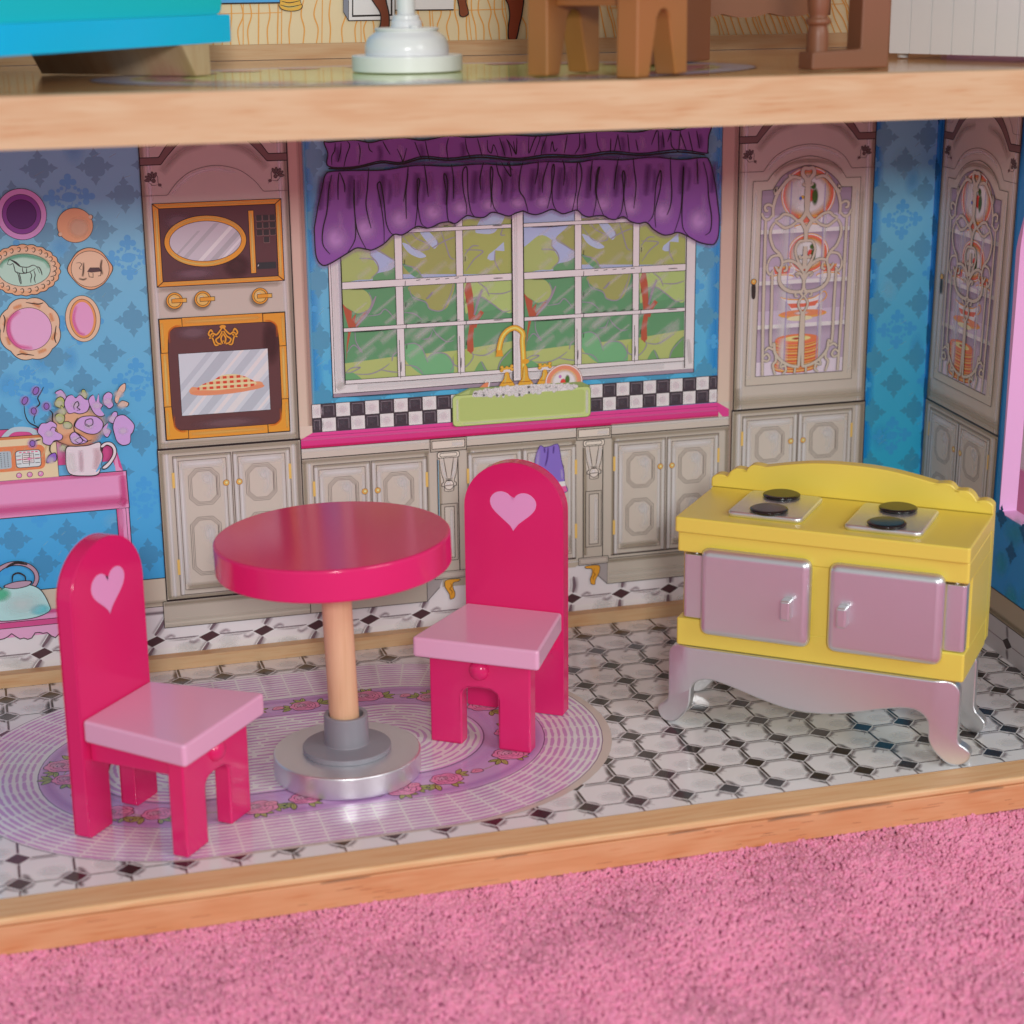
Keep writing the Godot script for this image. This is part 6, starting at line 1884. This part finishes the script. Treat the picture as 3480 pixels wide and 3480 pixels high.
		q.spot(p[0] - 5.4 * s, p[1] - 2.2 * s, 1.2 * s, 1.4 * s, col(70, 90, 160), 1.0, 0.5)
	for cp in [[186.6, 255.6, 1.0], [169.6, 223.6, 0.9], [202.0, 223.6, 0.9]]:
		var x: float = cp[0]
		var y: float = cp[1]
		var s: float = cp[2]
		q.fill([x - 6.6 * s, y + 4, x + 6.6 * s, y + 4, x + 5 * s, y - 1.6, x - 5 * s, y - 1.6], coral)
		q.rect(x - 6.6 * s, y + 3.2, x + 6.6 * s, y + 4.4, edge)
		q.rect(x - 5.4 * s, y - 1.8, x + 5.4 * s, y - 0.4, col(224, 208, 206))
		q.line(smooth(v2([x + 6.4 * s, y + 3, x + 9.4 * s, y + 2.8, x + 8.8 * s, y - 0.4, x + 5.4 * s, y - 0.6])), 0.9, col(226, 206, 204))
		q.ell(x, y - 2.4, 9.4 * s, 1.7, edge, 28)
		q.ell(x, y - 2.9, 8.8 * s, 1.5, col(224, 206, 206), 28)
	# sauce boat
	q.blobby([169, 207.8, 175, 206.0, 184, 205.6, 192, 206.4, 196.4, 208.4, 198.6, 207, 196, 201, 191, 197.6, 182, 196.8, 177, 199.0, 174.6, 203.6], col(224, 210, 206))
	q.fill([174.2, 203.6, 177, 200.4, 193.6, 201.4, 196.4, 205.0, 186, 203.2], coral)
	q.pen([168.8, 208, 175, 206.4, 184, 205.8, 192, 206.6, 196.4, 208.8], 0.8, edge)
	q.pen([196, 207.8, 199.6, 210.4, 201.6, 207.6, 199, 204.4, 194.4, 203.0], 0.8, edge)
	q.ell(185, 196.4, 17, 2.8, edge, 36)
	q.ell(185, 197.0, 15.8, 2.2, col(216, 120, 84), 36)
	q.spot(184, 197.0, 6, 1.4, col(226, 210, 204), 0.9)
	q.ell(183, 193.6, 9, 1.7, col(224, 186, 150), 28)
	# stack of plates
	for i in 10:
		var y := 161.0 + i * 1.95
		q.ell(181.4, y, 15.4, 3.4, col(168, 66, 44), 36)
		q.ell(181.4, y + 0.5, 15.4, 3.3, edge, 36)
		q.ell(181.4, y + 1.0, 15.3, 3.1, coral if i % 2 else col(222, 152, 100), 36)
	q.ell(181.6, 180.4, 15.0, 3.0, col(214, 110, 70), 36)
	q.ell(181.6, 180.4, 9.6, 1.8, col(226, 180, 120), 36)
	q.spot(181.0, 180.4, 3.6, 1.0, col(150, 60, 50), 0.9)
	q.brush([171, 160, 171.6, 182], 9, col(224, 196, 196), 0.8, false)
	q.brush([197.4, 160, 198.2, 280], 2.4, col(206, 202, 218), 0.7, false)
	q.brush([172.6, 160, 174.4, 282], 1.4, col(150, 144, 184), 0.7, false, false)
	q.brush([195.4, 160, 197.8, 280], 1.2, col(150, 144, 184), 0.7, false, false)
	hole.append(hole[0])
	q.line(hole, 0.36, line)
	q.done("glazed_door", c, stock)
	q = Ink.new(self, base + 1.35)
	q.t = t
	var strokes := [[[186.0, 289.6, 182.4, 289.8, 181.6, 286.4, 184.4, 282.4, 183.6, 279.6, 182.0, 280.6], 2.4], [[186.0, 284, 186.0, 270, 185.0, 262.4, 181.8, 257.6, 179.0, 256.6], 2.6],
		[[180.4, 283.6, 174.4, 284.6, 168.6, 280, 164.2, 273.6, 162.0, 266, 162.2, 260.0], 2.0], [[172.4, 286.6, 173.4, 283.8], 1.6], [[163.0, 273.8, 163.6, 277.6, 162.4, 275.4], 1.8], [[161.6, 266.6, 158.8, 268.0, 156.4, 267.0, 156.8, 264.4, 158.6, 264.2], 1.7], [[162.4, 262.0, 159.0, 258.6, 155.8, 259.4, 154.2, 262.8], 1.6],
		[[163.4, 257.8, 166.6, 259.2, 169.6, 261.4, 174.4, 260.4, 179.2, 256.8], 1.7], [[163.4, 257.4, 166.4, 255.2, 170.4, 252.8, 175.4, 254.0, 179.4, 257.2], 1.7], [[180.4, 258.0, 183.6, 253.4, 185.0, 250.0, 184.9, 243.4], 2.4],
		[[163.2, 256.4, 160.9, 252.6, 160.6, 246.8, 163.2, 240.0, 167.2, 236.2, 169.4, 231.4, 168.8, 227.8], 1.8], [[184.6, 243.8, 180.6, 243.4, 178.2, 238.4, 180.0, 231.6, 184.4, 225.4], 1.5], [[184.8, 240.2, 184.4, 226], 2.0], [[184.2, 234.0, 182.0, 233.0, 181.2, 234.8], 1.6],
		[[159.2, 230.6, 161.6, 234.4, 166.4, 235.4, 168.8, 233.6], 1.5], [[159.0, 230.2, 159.0, 226.2, 161.0, 223.4, 163.2, 226.0], 1.5], [[168.6, 230.4, 174.0, 231.6, 179.4, 229.4, 184.2, 223.6], 1.8], [[169.4, 229.4, 167.0, 225.4, 164.6, 228.6], 1.6], [[170.4, 224.8, 172.6, 226.0, 172.2, 229.2], 1.5], [[168.6, 228, 167.4, 220, 170.2, 214.6, 176.4, 211.4, 184.6, 211.0], 2.2],
		[[184.4, 223.4, 184.6, 213.6, 182.6, 210.6, 184.4, 208.4], 1.6], [[181.0, 220.6, 179.4, 222.6, 182.2, 222.8, 184.4, 219.0], 1.7], [[179.4, 211.4, 179.2, 208.6, 181.0, 208.0], 1.4], [[184.6, 208.4, 181.9, 204.6, 181.8, 201.4, 184.2, 197.2], 1.4], [[184.2, 198, 183.8, 180, 183.0, 161.6], 2.2],
		[[157.0, 258, 157.0, 235, 157.0, 200, 157.6, 157.4], 1.9], [[162.6, 224, 162.8, 200, 162.8, 178.6, 165.2, 177.6, 166.0, 172.0, 170.6, 166.4, 177.0, 162.8, 183.2, 161.6], 1.9], [[159.0, 173.6, 161.4, 175.6, 164.6, 174.2], 1.5], [[158.0, 170.0, 160.4, 171.6, 162.4, 168.8, 160.6, 166.8, 158.2, 167.6], 1.4], [[166.4, 170.4, 166.8, 166.6, 164.8, 163.8, 166.6, 157.4], 1.5], [[171.2, 165.6, 170.2, 162.4, 173.4, 162.8, 174.0, 159.4, 171.6, 157.4], 1.4], [[180.6, 161.4, 180.4, 157.2], 1.3]]
	for under in [true, false]:
		q.up()
		q.hold = true
		for k in strokes:
			for s in [1.0, -1.0]:
				var a := PackedVector2Array()
				for i in range(0, k[0].size(), 2):
					var lean: float = (k[0][i + 1] - 215.0) * 0.009
					a.append(Vector2(184.9 + s * (k[0][i] - 184.9 - lean) + lean, k[0][i + 1]))
				q.z += 0.0016
				q.line(smooth(a, false, 5), k[1] + (0.55 if under else 0.0), col(96, 88, 76) if under else col(170, 163, 148), false, 0.25)
		q.hold = false
	q.done("grille", c, stock)
	q = Ink.new(self, base + 1.35)
	q.t = t
	q.blobby([148.8, 217.4, 151.0, 217.4, 151.4, 212, 150.9, 208.4, 149.2, 208.4, 148.6, 212], col(48, 40, 38))
	q.ell(149.9, 219.2, 2.0, 2.0, dk, 20)
	q.ell(149.9, 219.2, 1.7, 1.7, col(206, 138, 62), 20)
	q.spot(149.8, 219.5, 1.1, 1.1, col(236, 186, 120), 0.9)
	q.done("door_pull", c, stock)

func right_wall_print() -> void:
	var w: Node = get_node("right_wall")
	var q := Ink.new(self, 0.05)
	# wallpaper round the window opening
	for k in [[0.3, 0.2, 123.9, 343.0], [123.9, 0.2, 301.6, 88.6], [123.9, 306.2, 301.6, 343.0]]:
		q.rect(k[0], k[1], k[2], k[3], col(40, 120, 178))
	q.fill([123.9, 250, 123.9, 306.2, 200, 306.2, 170, 300.6, 146, 286, 132, 272, 126, 258], col(40, 120, 178))
	q.brush([3, 3, 8, 340], 8, col(0, 104, 168), 0.6, false, false)
	var r := RandomNumberGenerator.new()
	r.seed = 8
	for i in 30: q.spot(r.randf_range(128, 290), r.randf_range(36, 86), 10, 9, col(58, 150, 176), 0.35)
	for k in 9:
		for x in [2.0, 128.0, 144.0, 160.0, 176.0, 192.0, 208.0]:
			if x > 100.0 and k != 7: continue
			motif(q, x, 322.0 - k * 36.2 + (18.0 if int(x) % 32 == 0 else 0.0), 0.72, col(24, 78, 120))
	# skirting and tiles along the foot
	q.rect(0.3, 0.2, 301.6, 31.0, col(150, 148, 150))
	q.rect(0.3, 22.0, 301.6, 38.6, col(140, 130, 112))
	q.brush([2, 24, 300, 24], 5, col(112, 104, 88), 0.7, false, false)
	q.line(v2([0.3, 38.8, 301.6, 38.8]), 0.7, dk)
	q.line(v2([0.3, 21.8, 301.6, 21.8]), 0.6, dk)
	for i in 9:
		var x := 12.0 + i * 33.8
		q.line(v2([x + 7, 10.5, x + 27, 10.5]), 0.5, col(92, 78, 84))
		q.brush([x, 14, x - 2, 22], 5.0, col(100, 92, 98), 0.8)
		q.brush([x, 7, x + 2, 0.5], 5.0, col(100, 92, 98), 0.8)
		q.fill([x - 6.6, 10.6, x, 14.4, x + 6.5, 10.6, x, 6.8], col(44, 36, 38))
	q.done("wallpaper", w, wall_stock)
	china(w, 0.6, Transform2D(Vector2(1.17, 0), Vector2(0.031, 1), Vector2(-158.6, 0)), wall_stock)

# ---------------------------------------------------------------- print: the kitchen floor
func stadium(x0: float, x1: float, zc: float, r: float, n := 28) -> PackedVector2Array:
	var p := PackedVector2Array()
	for i in n + 1:
		var a := -PI / 2 + PI * i / n
		p.append(Vector2(x1 + r * cos(a), -zc + r * sin(a)))
	for i in n + 1:
		var a := PI / 2 + PI * i / n
		p.append(Vector2(x0 + r * cos(a), -zc + r * sin(a)))
	return p

func along(x0: float, x1: float, zc: float, r: float, s: float) -> Vector2:   # the point s millimetres round such a stadium
	var l := x1 - x0
	var c := PI * r
	s = fposmod(s, 2 * l + 2 * c)
	if s < l: return Vector2(x0 + s, -zc + r)
	s -= l
	if s < c: return Vector2(x1 + r * sin(s / r), -zc + r * cos(s / r))
	s -= c
	if s < l: return Vector2(x1 - s, -zc - r)
	s -= l
	return Vector2(x0 - r * sin(s / r), -zc - r * cos(s / r))

# the same, with s measured on the ring of radius 98, so that marks on all rings stand abreast
func abreast(x0: float, x1: float, zc: float, r: float, s: float) -> Vector2:
	var l := x1 - x0
	var c := PI * 98.0
	s = fposmod(s, 2 * l + 2 * c)
	var e := PI * r
	if s > l + c + l: s = l + e + l + (s - 2 * l - c) * r / 98.0
	elif s > l + c: s = l + e + (s - l - c)
	elif s > l: s = l + (s - l) * r / 98.0
	return along(x0, x1, zc, r, s)

func rose(q: Ink, x: float, y: float, s: float, r: RandomNumberGenerator) -> void:
	q.poly(scallop(x, y, 6.4 * s, 5.0 * s, 7, 0.12), dk)
	q.poly(scallop(x, y, 6.1 * s, 4.7 * s, 7, 0.12), col(206, 116, 150))
	q.spot(x - 1.5 * s, y + 1.0 * s, 3.4 * s, 2.6 * s, col(222, 150, 172), 0.8)
	for k in [[4.6, 3.4, 0.2], [3.2, 2.4, 1.4], [1.9, 1.5, 2.6]]:
		for i in 4:
			var a: float = k[2] + i * 1.6
			q.pen([x + k[0] * s * cos(a), y + k[1] * s * sin(a), x + k[0] * s * 1.12 * cos(a + 0.6), y + k[1] * s * 1.12 * sin(a + 0.6), x + k[0] * s * 0.96 * cos(a + 1.3), y + k[1] * s * 0.96 * sin(a + 1.3)], 0.4, dk)
	q.pen([x + 0.8 * s, y, x, y + 0.7 * s, x - 0.8 * s, y, x, y - 0.6 * s, x + 0.5 * s, y], 0.4, dk)

func leaf_pair(q: Ink, x: float, y: float, a: float, s: float) -> void:
	for d in [-0.75, 0.0, 0.75]:
		var e := Vector2(cos(a + d), sin(a + d))
		var n := Vector2(-e.y, e.x)
		var p := Vector2(x, y)
		var l := 5.6 * s
		var o := PackedVector2Array([p, p + e * l * 0.4 + n * l * 0.22, p + e * l * 0.75 + n * l * 0.16, p + e * l, p + e * l * 0.7 - n * l * 0.2, p + e * l * 0.35 - n * l * 0.2])
		q.poly(smooth(o, true, 3), dk)
		q.poly(smooth(PackedVector2Array([p + e * 0.3, p + e * l * 0.4 + n * l * 0.16, p + e * l * 0.72 + n * l * 0.11, p + e * l * 0.92, p + e * l * 0.68 - n * l * 0.14, p + e * l * 0.35 - n * l * 0.14]), true, 3), col(140, 146, 78))
		q.line(PackedVector2Array([p, p + e * l * 0.8]), 0.25, dk)

func kitchen_floor_print() -> void:
	var f: Node = get_node("kitchen_floor")
	var q := Ink.new(self, 0.0)
	q.rect(-600, -283.6, 330, -0.2, col(104, 96, 96))
	var r := RandomNumberGenerator.new()
	r.seed = 14
	var px := 25.72
	var pz := 27.0
	var cells := []
	for i in range(-16, 12):
		for j in range(-1, 11):
			cells.append(Vector2(26.9 + i * px, -(28.4 + j * pz)))
	var ink := col(58, 52, 50)
	var grey := col(118, 110, 112)
	q.clip = v2([-600, -283.5, 330, -283.5, 330, -0.3, -600, -0.3])
	# each layer of the drawing in turn over all the tiles: tone, brush marks, joints, dots
	var marks := []
	for p in cells:
		marks.append([r.randf(), r.randf_range(-1, 1), r.randf_range(-1, 1), r.randf() < 0.55])
	q.up()
	for i in cells.size():
		var p: Vector2 = cells[i]
		if p.x < -380 or p.x > 300: continue
		var c := p + Vector2(px / 2, pz / 2)
		if c.y > -2: continue
		q.hold = i > 0
		var o := octagon(c.x, c.y, px / 2 - 0.55, pz / 2 - 0.5, 5.6)
		q.poly(o, col(212 + 6 * marks[i][1], 205 + 6 * marks[i][1], 211 + 6 * marks[i][1]))
		q.z += 0.003
		if c.y > -270: q.line(o, 0.45, col(220, 214, 218), true)
		q.z -= 0.003
		q.z += 0.004 if i == cells.size() - 1 else 0.0
	q.hold = false
	var z1 := q.z + 0.01
	for i in cells.size():
		var p: Vector2 = cells[i]
		var m: Array = marks[i]
		if p.x < -370 or p.x > 290 or p.y < -274: continue
		if p.x > -340 and p.x < -40 and absf(p.y + 153) < 95: continue   # under the printed rug
		q.z = z1 + 0.03 * (posmod(int(round(p.x / px)), 2) * 2 + posmod(int(round(p.y / pz)), 2))
		q.hold = true
		q.spot(p.x + px * 0.62, p.y + pz * 0.35, px * 0.34, pz * 0.26, col(208, 202, 208), 0.7, 0.3)
		q.brush([p.x + 5, p.y + pz - 1.8, p.x + px * 0.5, p.y + pz - 1.2, p.x + px - 6, p.y + pz - 2.0], 3.4, grey, 0.6)
		for d in 4:   # shade gathered at the cut corners
			var e := Vector2(cos(PI / 4 + d * PI / 2), sin(PI / 4 + d * PI / 2))
			var n := Vector2(-e.y, e.x)
			var a := p + e * 5.4
			q.brush([a.x + n.x * 4.4, a.y + n.y * 4.4, a.x + e.x * 0.8, a.y + e.y * 0.8, a.x - n.x * 4.4, a.y - n.y * 4.4], 3.6 if d % 2 else 2.6, grey, 0.75)
		q.hold = false
		q.up()
		# the heavy brush stroke down each cross joint, a lighter one on the other side of the dot
		var s := 1.0 if m[3] else -1.0
		q.hold = true
		if m[3]:
			q.brush([p.x - 1.4, p.y + 4.4, p.x - 2.2, p.y + 9, p.x - 1.4, p.y + 14, p.x - 0.6, p.y + 19], 4.6, ink, 0.95)
			q.brush([p.x - 3.0, p.y - 4.4, p.x - 1.2, p.y - 7.4, p.x + 0.6, p.y - 9.4], 2.6, ink, 0.75)
		else:
			q.brush([p.x + 1.4, p.y - 4.6, p.x + 2.0, p.y - 8.4, p.x + 3.4, p.y - 10.6], 4.0, ink, 0.7)
			q.brush([p.x + 4.6, p.y + 3.4, p.x + 3.6, p.y + 7.4, p.x + 1.4, p.y + 10], 3.8, ink, 0.6)
			q.brush([p.x - 5.6, p.y - 2.6, p.x - 8.6, p.y - 5.0, p.x - 9.8, p.y - 7.6], 3.4, grey, 0.7)
		for k in 3:
			var a: float = -0.9 - k * 0.5 + m[1] * 0.3
			q.line(PackedVector2Array([p + Vector2(cos(a), sin(a)) * 5.4, p + Vector2(cos(a), sin(a)) * (8.6 + 2 * m[2])]), 0.9, col(134, 126, 128), false, 0.9)
		q.hold = false
		q.up()
	q.z = z1 + 0.14
	for i in cells.size():
		var p: Vector2 = cells[i]
		if p.x < -370 or p.x > 300 or p.y < -283: continue
		q.hold = true
		q.line(PackedVector2Array([p + Vector2(5.6, 0.3), p + Vector2(px - 5.6, 0.3)]), 0.8, ink)
		q.line(PackedVector2Array([p + Vector2(7.0, -0.5), p + Vector2(px - 6.6, -0.45)]), 0.5, col(214, 208, 212))
		q.line(PackedVector2Array([p + Vector2(0.4, 5.2), p + Vector2(0.4, pz - 5.2)]), 1.0, ink)
		q.line(PackedVector2Array([p + Vector2(-0.9, 6.2), p + Vector2(-0.9, pz - 6.2)]), 0.5, col(208, 200, 206))
		q.hold = false
	q.up()
	q.hold = true
	for p in cells:
		if p.x < -380 or p.x > 300 or p.y < -284: continue
		q.fill([p.x - 7.0, p.y, p.x, p.y + 6.9, p.x + 7.0, p.y, p.x, p.y - 6.9], col(214, 208, 214))
	q.hold = false
	q.up()
	q.hold = true
	for p in cells:
		if p.x < -380 or p.x > 300 or p.y < -284: continue
		q.fill([p.x - 6.3, p.y, p.x - 0.2, p.y + 6.1, p.x + 6.2, p.y + 0.2, p.x + 0.3, p.y - 6.1], col(44, 39, 38))
	q.hold = false
	q.clip = PackedVector2Array()
	var o := q.done("printed_tiles", f, floor_stock)
	o.transform = LAY
	# the oval rug printed over the tiles
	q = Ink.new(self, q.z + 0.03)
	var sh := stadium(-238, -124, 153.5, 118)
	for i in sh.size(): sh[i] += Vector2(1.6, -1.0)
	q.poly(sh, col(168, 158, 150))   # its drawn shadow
	q.poly(stadium(-241, -127, 152.5, 118), col(96, 66, 100))
	q.poly(stadium(-241, -127, 152.5, 117.5), col(206, 186, 202))
	var mauve := col(166, 128, 168)
	q.up()
	q.hold = true
	for k in 10:
		var rr := 115.0 - k * 3.62
		for i in 60:
			var u0 := 14.1 * i
			var a := PackedVector2Array()
			for m in 9:
				a.append(abreast(-241, -127, 153.2, rr + r.randf_range(-0.25, 0.25), u0 + 0.5 + 13.1 * m / 8.0))
			if a[0].distance_to(a[8]) > 30: continue
			q.line(a, 1.95 * r.randf_range(0.8, 1.2), mauve, false, 0.45)
	q.hold = false
	q.up()
	q.poly(stadium(-241, -121, 154.8, 79.2), col(80, 58, 92))
	q.poly(stadium(-241, -121, 154.8, 78.7), col(168, 136, 174))
	for k in 30:
		var a := along(-241, -121, 154.8, 74, k * 25.0)
		var b := along(-241, -121, 154.8, 74, k * 25.0 + 12)
		var c := along(-241, -121, 154.8, 74, k * 25.0 + 25)
		q.hold = k > 0
		q.brush([a.x, a.y, b.x, b.y, c.x, c.y], 8, col(162, 118, 172), 0.4, true, false)
	q.hold = false
	for k in 30:
		var a := along(-241, -124, 153.8, 56, k * 20.0)
		var b := along(-241, -124, 153.8, 56, k * 20.0 + 10)
		var c := along(-241, -124, 153.8, 56, k * 20.0 + 20)
		q.hold = k > 0
		q.brush([a.x, a.y, b.x, b.y, c.x, c.y], 9, col(184, 148, 194), 0.35, true, false)
	q.hold = false
	# roses and leaves round the band
	var ring_len := 2 * 117.0 + TAU * 65.0
	var zr := q.z
	for k in 17:
		q.z = zr
		var s := ring_len * k / 17.0
		var p := along(-241, -124, 154.2, 65 + (2.0 if k % 2 else -2.0), s)
		var nx := along(-241, -124, 154.2, 65, s + 10)
		var d := (nx - p).angle()
		var m := along(-241, -124, 154.2, 66, s + ring_len / 34.0)
		var m2 := along(-241, -124, 154.2, 62, s + ring_len / 24.0)
		q.pen([p.x, p.y, m.x, m.y, m2.x, m2.y], 0.5, col(120, 124, 60))
		leaf_pair(q, p.x + 8.6 * cos(d), p.y + 8.6 * sin(d), d + 0.25, 1.5)
		leaf_pair(q, p.x - 8.0 * cos(d), p.y - 8.0 * sin(d), d + PI - 0.4, 1.3)
		leaf_pair(q, p.x + 2.0 * cos(d + 1.57), p.y + 5.0 * sin(d + 1.57), d + 2.0, 1.4)
		rose(q, p.x, p.y, 1.6 if k % 2 else 1.4, r)
		var b := along(-241, -124, 154.2, 64, s + ring_len / 34.0 + 3)
		q.blobby([b.x - 3.4, b.y - 1.6, b.x - 1.0, b.y + 2.4, b.x + 3.0, b.y + 1.8, b.x + 3.6, b.y - 1.4, b.x, b.y - 2.8], dk)
		q.blobby([b.x - 3.1, b.y - 1.4, b.x - 0.9, b.y + 2.1, b.x + 2.7, b.y + 1.5, b.x + 3.3, b.y - 1.2, b.x, b.y - 2.5], col(208, 120, 146))
		q.pen([b.x - 1.4, b.y - 1.0, b.x, b.y + 0.6, b.x + 1.4, b.y - 0.4], 0.35, dk)
	q.z = zr + 0.33
	q.poly(stadium(-241, -127, 153.3, 51.6), col(112, 84, 116))
	q.poly(stadium(-241, -127, 153.3, 50.8), col(186, 152, 190))
	q.poly(stadium(-241, -127, 153.3, 49.2), col(208, 190, 204))
	q.up()
	q.hold = true
	for k in 12:
		var rr := 46.6 - k * 4.0
		if rr < 2: continue
		var total := 2 * 114.0 + TAU * rr
		var s := 0.0
		while s < total:
			var l := r.randf_range(17, 25)
			var a := PackedVector2Array()
			for m in 8:
				a.append(along(-241, -127, 153.3, rr + r.randf_range(-0.3, 0.3), s + 0.8 + (minf(l, total - s) - 1.6) * m / 7.0))
			q.line(a, r.randf_range(1.4, 2.6), mauve, false, 0.6)
			s += l
	q.hold = false
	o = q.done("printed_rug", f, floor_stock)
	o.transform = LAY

# ---------------------------------------------------------------- print: the room above
func upper_floor_print() -> void:
	var f: Node = get_node("upper_floor")
	var q := Ink.new(self, 0.0)
	q.rect(-600, -290.4, 400, -0.2, col(176, 134, 92))
	var r := RandomNumberGenerator.new()
	r.seed = 19
	for i in 160:
		var x := r.randf_range(-420, 380)
		var y := r.randf_range(-286, -10)
		q.hold = i > 0
		q.brush([x, y, x + 30, y + r.randf_range(-1, 1), x + 60, y], r.randf_range(1, 3), col(140, 96, 60) if i % 2 else col(202, 164, 120), 0.5)
	q.hold = false
	var o := q.done("printed_planks", f, floor_stock)
	o.transform = LAY.translated(Vector3(0, FLOOR_UP, 0))
	q = Ink.new(self, 0.2)
	q.ell(-105, -195, 165, 96, col(60, 60, 80), 72)
	q.ell(-105, -195, 164, 95, col(146, 158, 196), 72)
	q.ell(-105, -195, 146, 82, col(176, 186, 112), 72)
	q.ell(-105, -195, 112, 60, col(162, 178, 106), 72)
	for i in 22:
		var a := TAU * i / 22.0
		var p := Vector2(-105 + 132 * cos(a), -195 + 73 * sin(a))
		q.z = 0.24
		leaf_pair(q, p.x + 7, p.y, a + 1.2, 1.9)
		leaf_pair(q, p.x - 7, p.y, a - 1.9, 1.9)
		rose(q, p.x, p.y, 1.7, r)
	o = q.done("printed_rug", f, floor_stock)
	o.transform = LAY.translated(Vector3(0, FLOOR_UP, 0))

func upper_wall_print() -> void:
	var w := Node3D.new()
	w.name = "upper_wall"
	add_child(w)
	tag(w, "printed wall behind the upper floor with a blue panel over a parquet pattern", "wall", "", "structure")
	put("board", block(Vector3(-0.62, 0.3645, -0.004), Vector3(0.42, 0.60, -0.0001), 0.0001).mesh(), M.board, w)
	var q := Ink.new(self, 0.0)
	q.rect(-620, 364.5, 420, 600, col(200, 174, 140))
	var line := col(196, 134, 62)
	var r := RandomNumberGenerator.new()
	r.seed = 23
	var x := -330.0
	while x < 330.0:
		var wd := r.randf_range(20, 26)
		var lean := clampf((x + 90) / 300.0, -0.1, 1.0) * 14.0
		q.line(v2([x - lean, 398, x, 372]), 0.5, line)
		if r.randf() < 0.6: q.line(v2([x - lean * 0.8, 390, x + wd - lean * 0.8, 390.4]), 0.4, line)
		var n := r.randi_range(3, 5)
		for i in n:
			var u := x + (i + 0.6) * wd / n
			var bow := r.randf_range(-2.2, 2.2)
			q.pen([u - lean, 397, u - lean * 0.66 + bow, 389, u - lean * 0.33 - bow * 0.5, 381, u, 372.6], 0.75, line, false, 0.3)
		x += wd
	wall_part("printed_parquet", q, w)
	q = Ink.new(self, 0.9)
	q.rect(-420, 395.4, -139, 600, dk)
	q.rect(-420, 396.2, -139, 600, col(52, 120, 172))
	q.grad(-420, 396.2, -139, 410, col(66, 138, 186), col(40, 104, 158))
	wall_part("printed_blue_panel", q, w)
	q = Ink.new(self, 1.1)
	q.blobby([-147.9, 395.8, -148.5, 394.4, -147, 392.1, -142.4, 391, -137, 391.4, -134.6, 393.4, -135.7, 396.4, -135.8, 401.5, -146.5, 401.7], dk)
	q.blobby([-147.6, 395.8, -148.1, 394.4, -146.6, 392.4, -142.4, 391.3, -137.3, 391.7, -135.1, 393.6, -136, 396.4, -136.1, 401.2, -146.1, 401.3], col(206, 148, 58))
	q.brush([-146.1, 394.3, -142.3, 393.4, -136.9, 393.9], 2.0, col(236, 200, 120), 0.9)
	q.pen([-147.6, 394.6, -142.3, 393.4, -135.3, 394.6], 0.5, dk)
	q.pen([-146.8, 396.7, -142.2, 395.7, -135.9, 396.8], 0.5, dk)
	wall_part("printed_gold_foot", q, w)
	q = Ink.new(self, 1.1)
	q.fill([-111.1, 390.1, -108.2, 385, -80.4, 385, -80, 402.3, -110.7, 402.7], dk)
	q.fill([-107.9, 385.5, -80.8, 385.4, -80.3, 402.4, -107.3, 402.7], col(200, 202, 212))
	q.fill([-110.9, 390.3, -108.2, 385.8, -107.6, 402.7, -110.4, 402.7], col(110, 114, 124))
	q.fill([-106, 387.2, -82, 387.5, -81.6, 402.4, -105.4, 402.6], dk)
	q.fill([-105.2, 388.3, -83, 388.5, -82.6, 402.4, -104.7, 402.6], col(206, 208, 218))
	q.fill([-80.1, 390.3, -45.1, 390.1, -44.9, 401.9, -79.7, 402.3], dk)
	q.fill([-80, 391, -45.1, 390.8, -44.9, 401.9, -79.7, 402.3], col(190, 186, 184))
	wall_part("printed_mantelpiece", q, w)
	q = Ink.new(self, 1.5)
	q.blobby([-95.5, 399.6, -93.3, 395.1, -89.9, 389.8, -89.3, 385.3, -90.2, 381.6, -91.9, 379.2, -91.1, 377.9, -88.3, 378.6, -84.3, 380.4, -83.7, 387.5, -84.7, 393.5, -86.9, 399.5], dk)
	q.blobby([-94.6, 399.6, -92.5, 395.1, -89.2, 389.8, -88.7, 385.3, -89.5, 381.2, -91, 378.9, -88.3, 379.2, -84.9, 380.9, -84.4, 387.5, -85.5, 393.5, -87.7, 399.5], col(104, 52, 28))
	wall_part("printed_chair_leg", q, w)
	q = Ink.new(self, 1.5)
	q.blobby([-42.8, 398.2, -42.1, 391.4, -41.8, 387.2, -39.4, 386.1, -36.5, 387.1, -35.9, 389, -37.2, 394.3, -37.5, 398.1], dk)
	q.blobby([-42.2, 398.2, -41.5, 391.4, -41.2, 387.6, -39.3, 386.5, -37.1, 387.5, -36.5, 389.2, -37.8, 394.3, -38.1, 398.1], col(110, 56, 32))
	wall_part("printed_chair_leg", q, w)
	q = Ink.new(self, 1.5)
	q.blobby([-13.6, 397.8, -12, 392.5, -11.3, 386.4, -12.2, 380.3, -11.8, 372.6, -6.9, 372.4, -4.3, 381.7, -2.6, 389.3, -2.6, 397.7], dk)
	q.blobby([-12.9, 397.8, -11.3, 392.5, -10.5, 386.4, -11.4, 380.3, -11.2, 373.1, -7.6, 372.9, -5.2, 381.7, -3.4, 389.3, -3.4, 397.7], col(112, 50, 28))
	wall_part("printed_chair_leg", q, w)
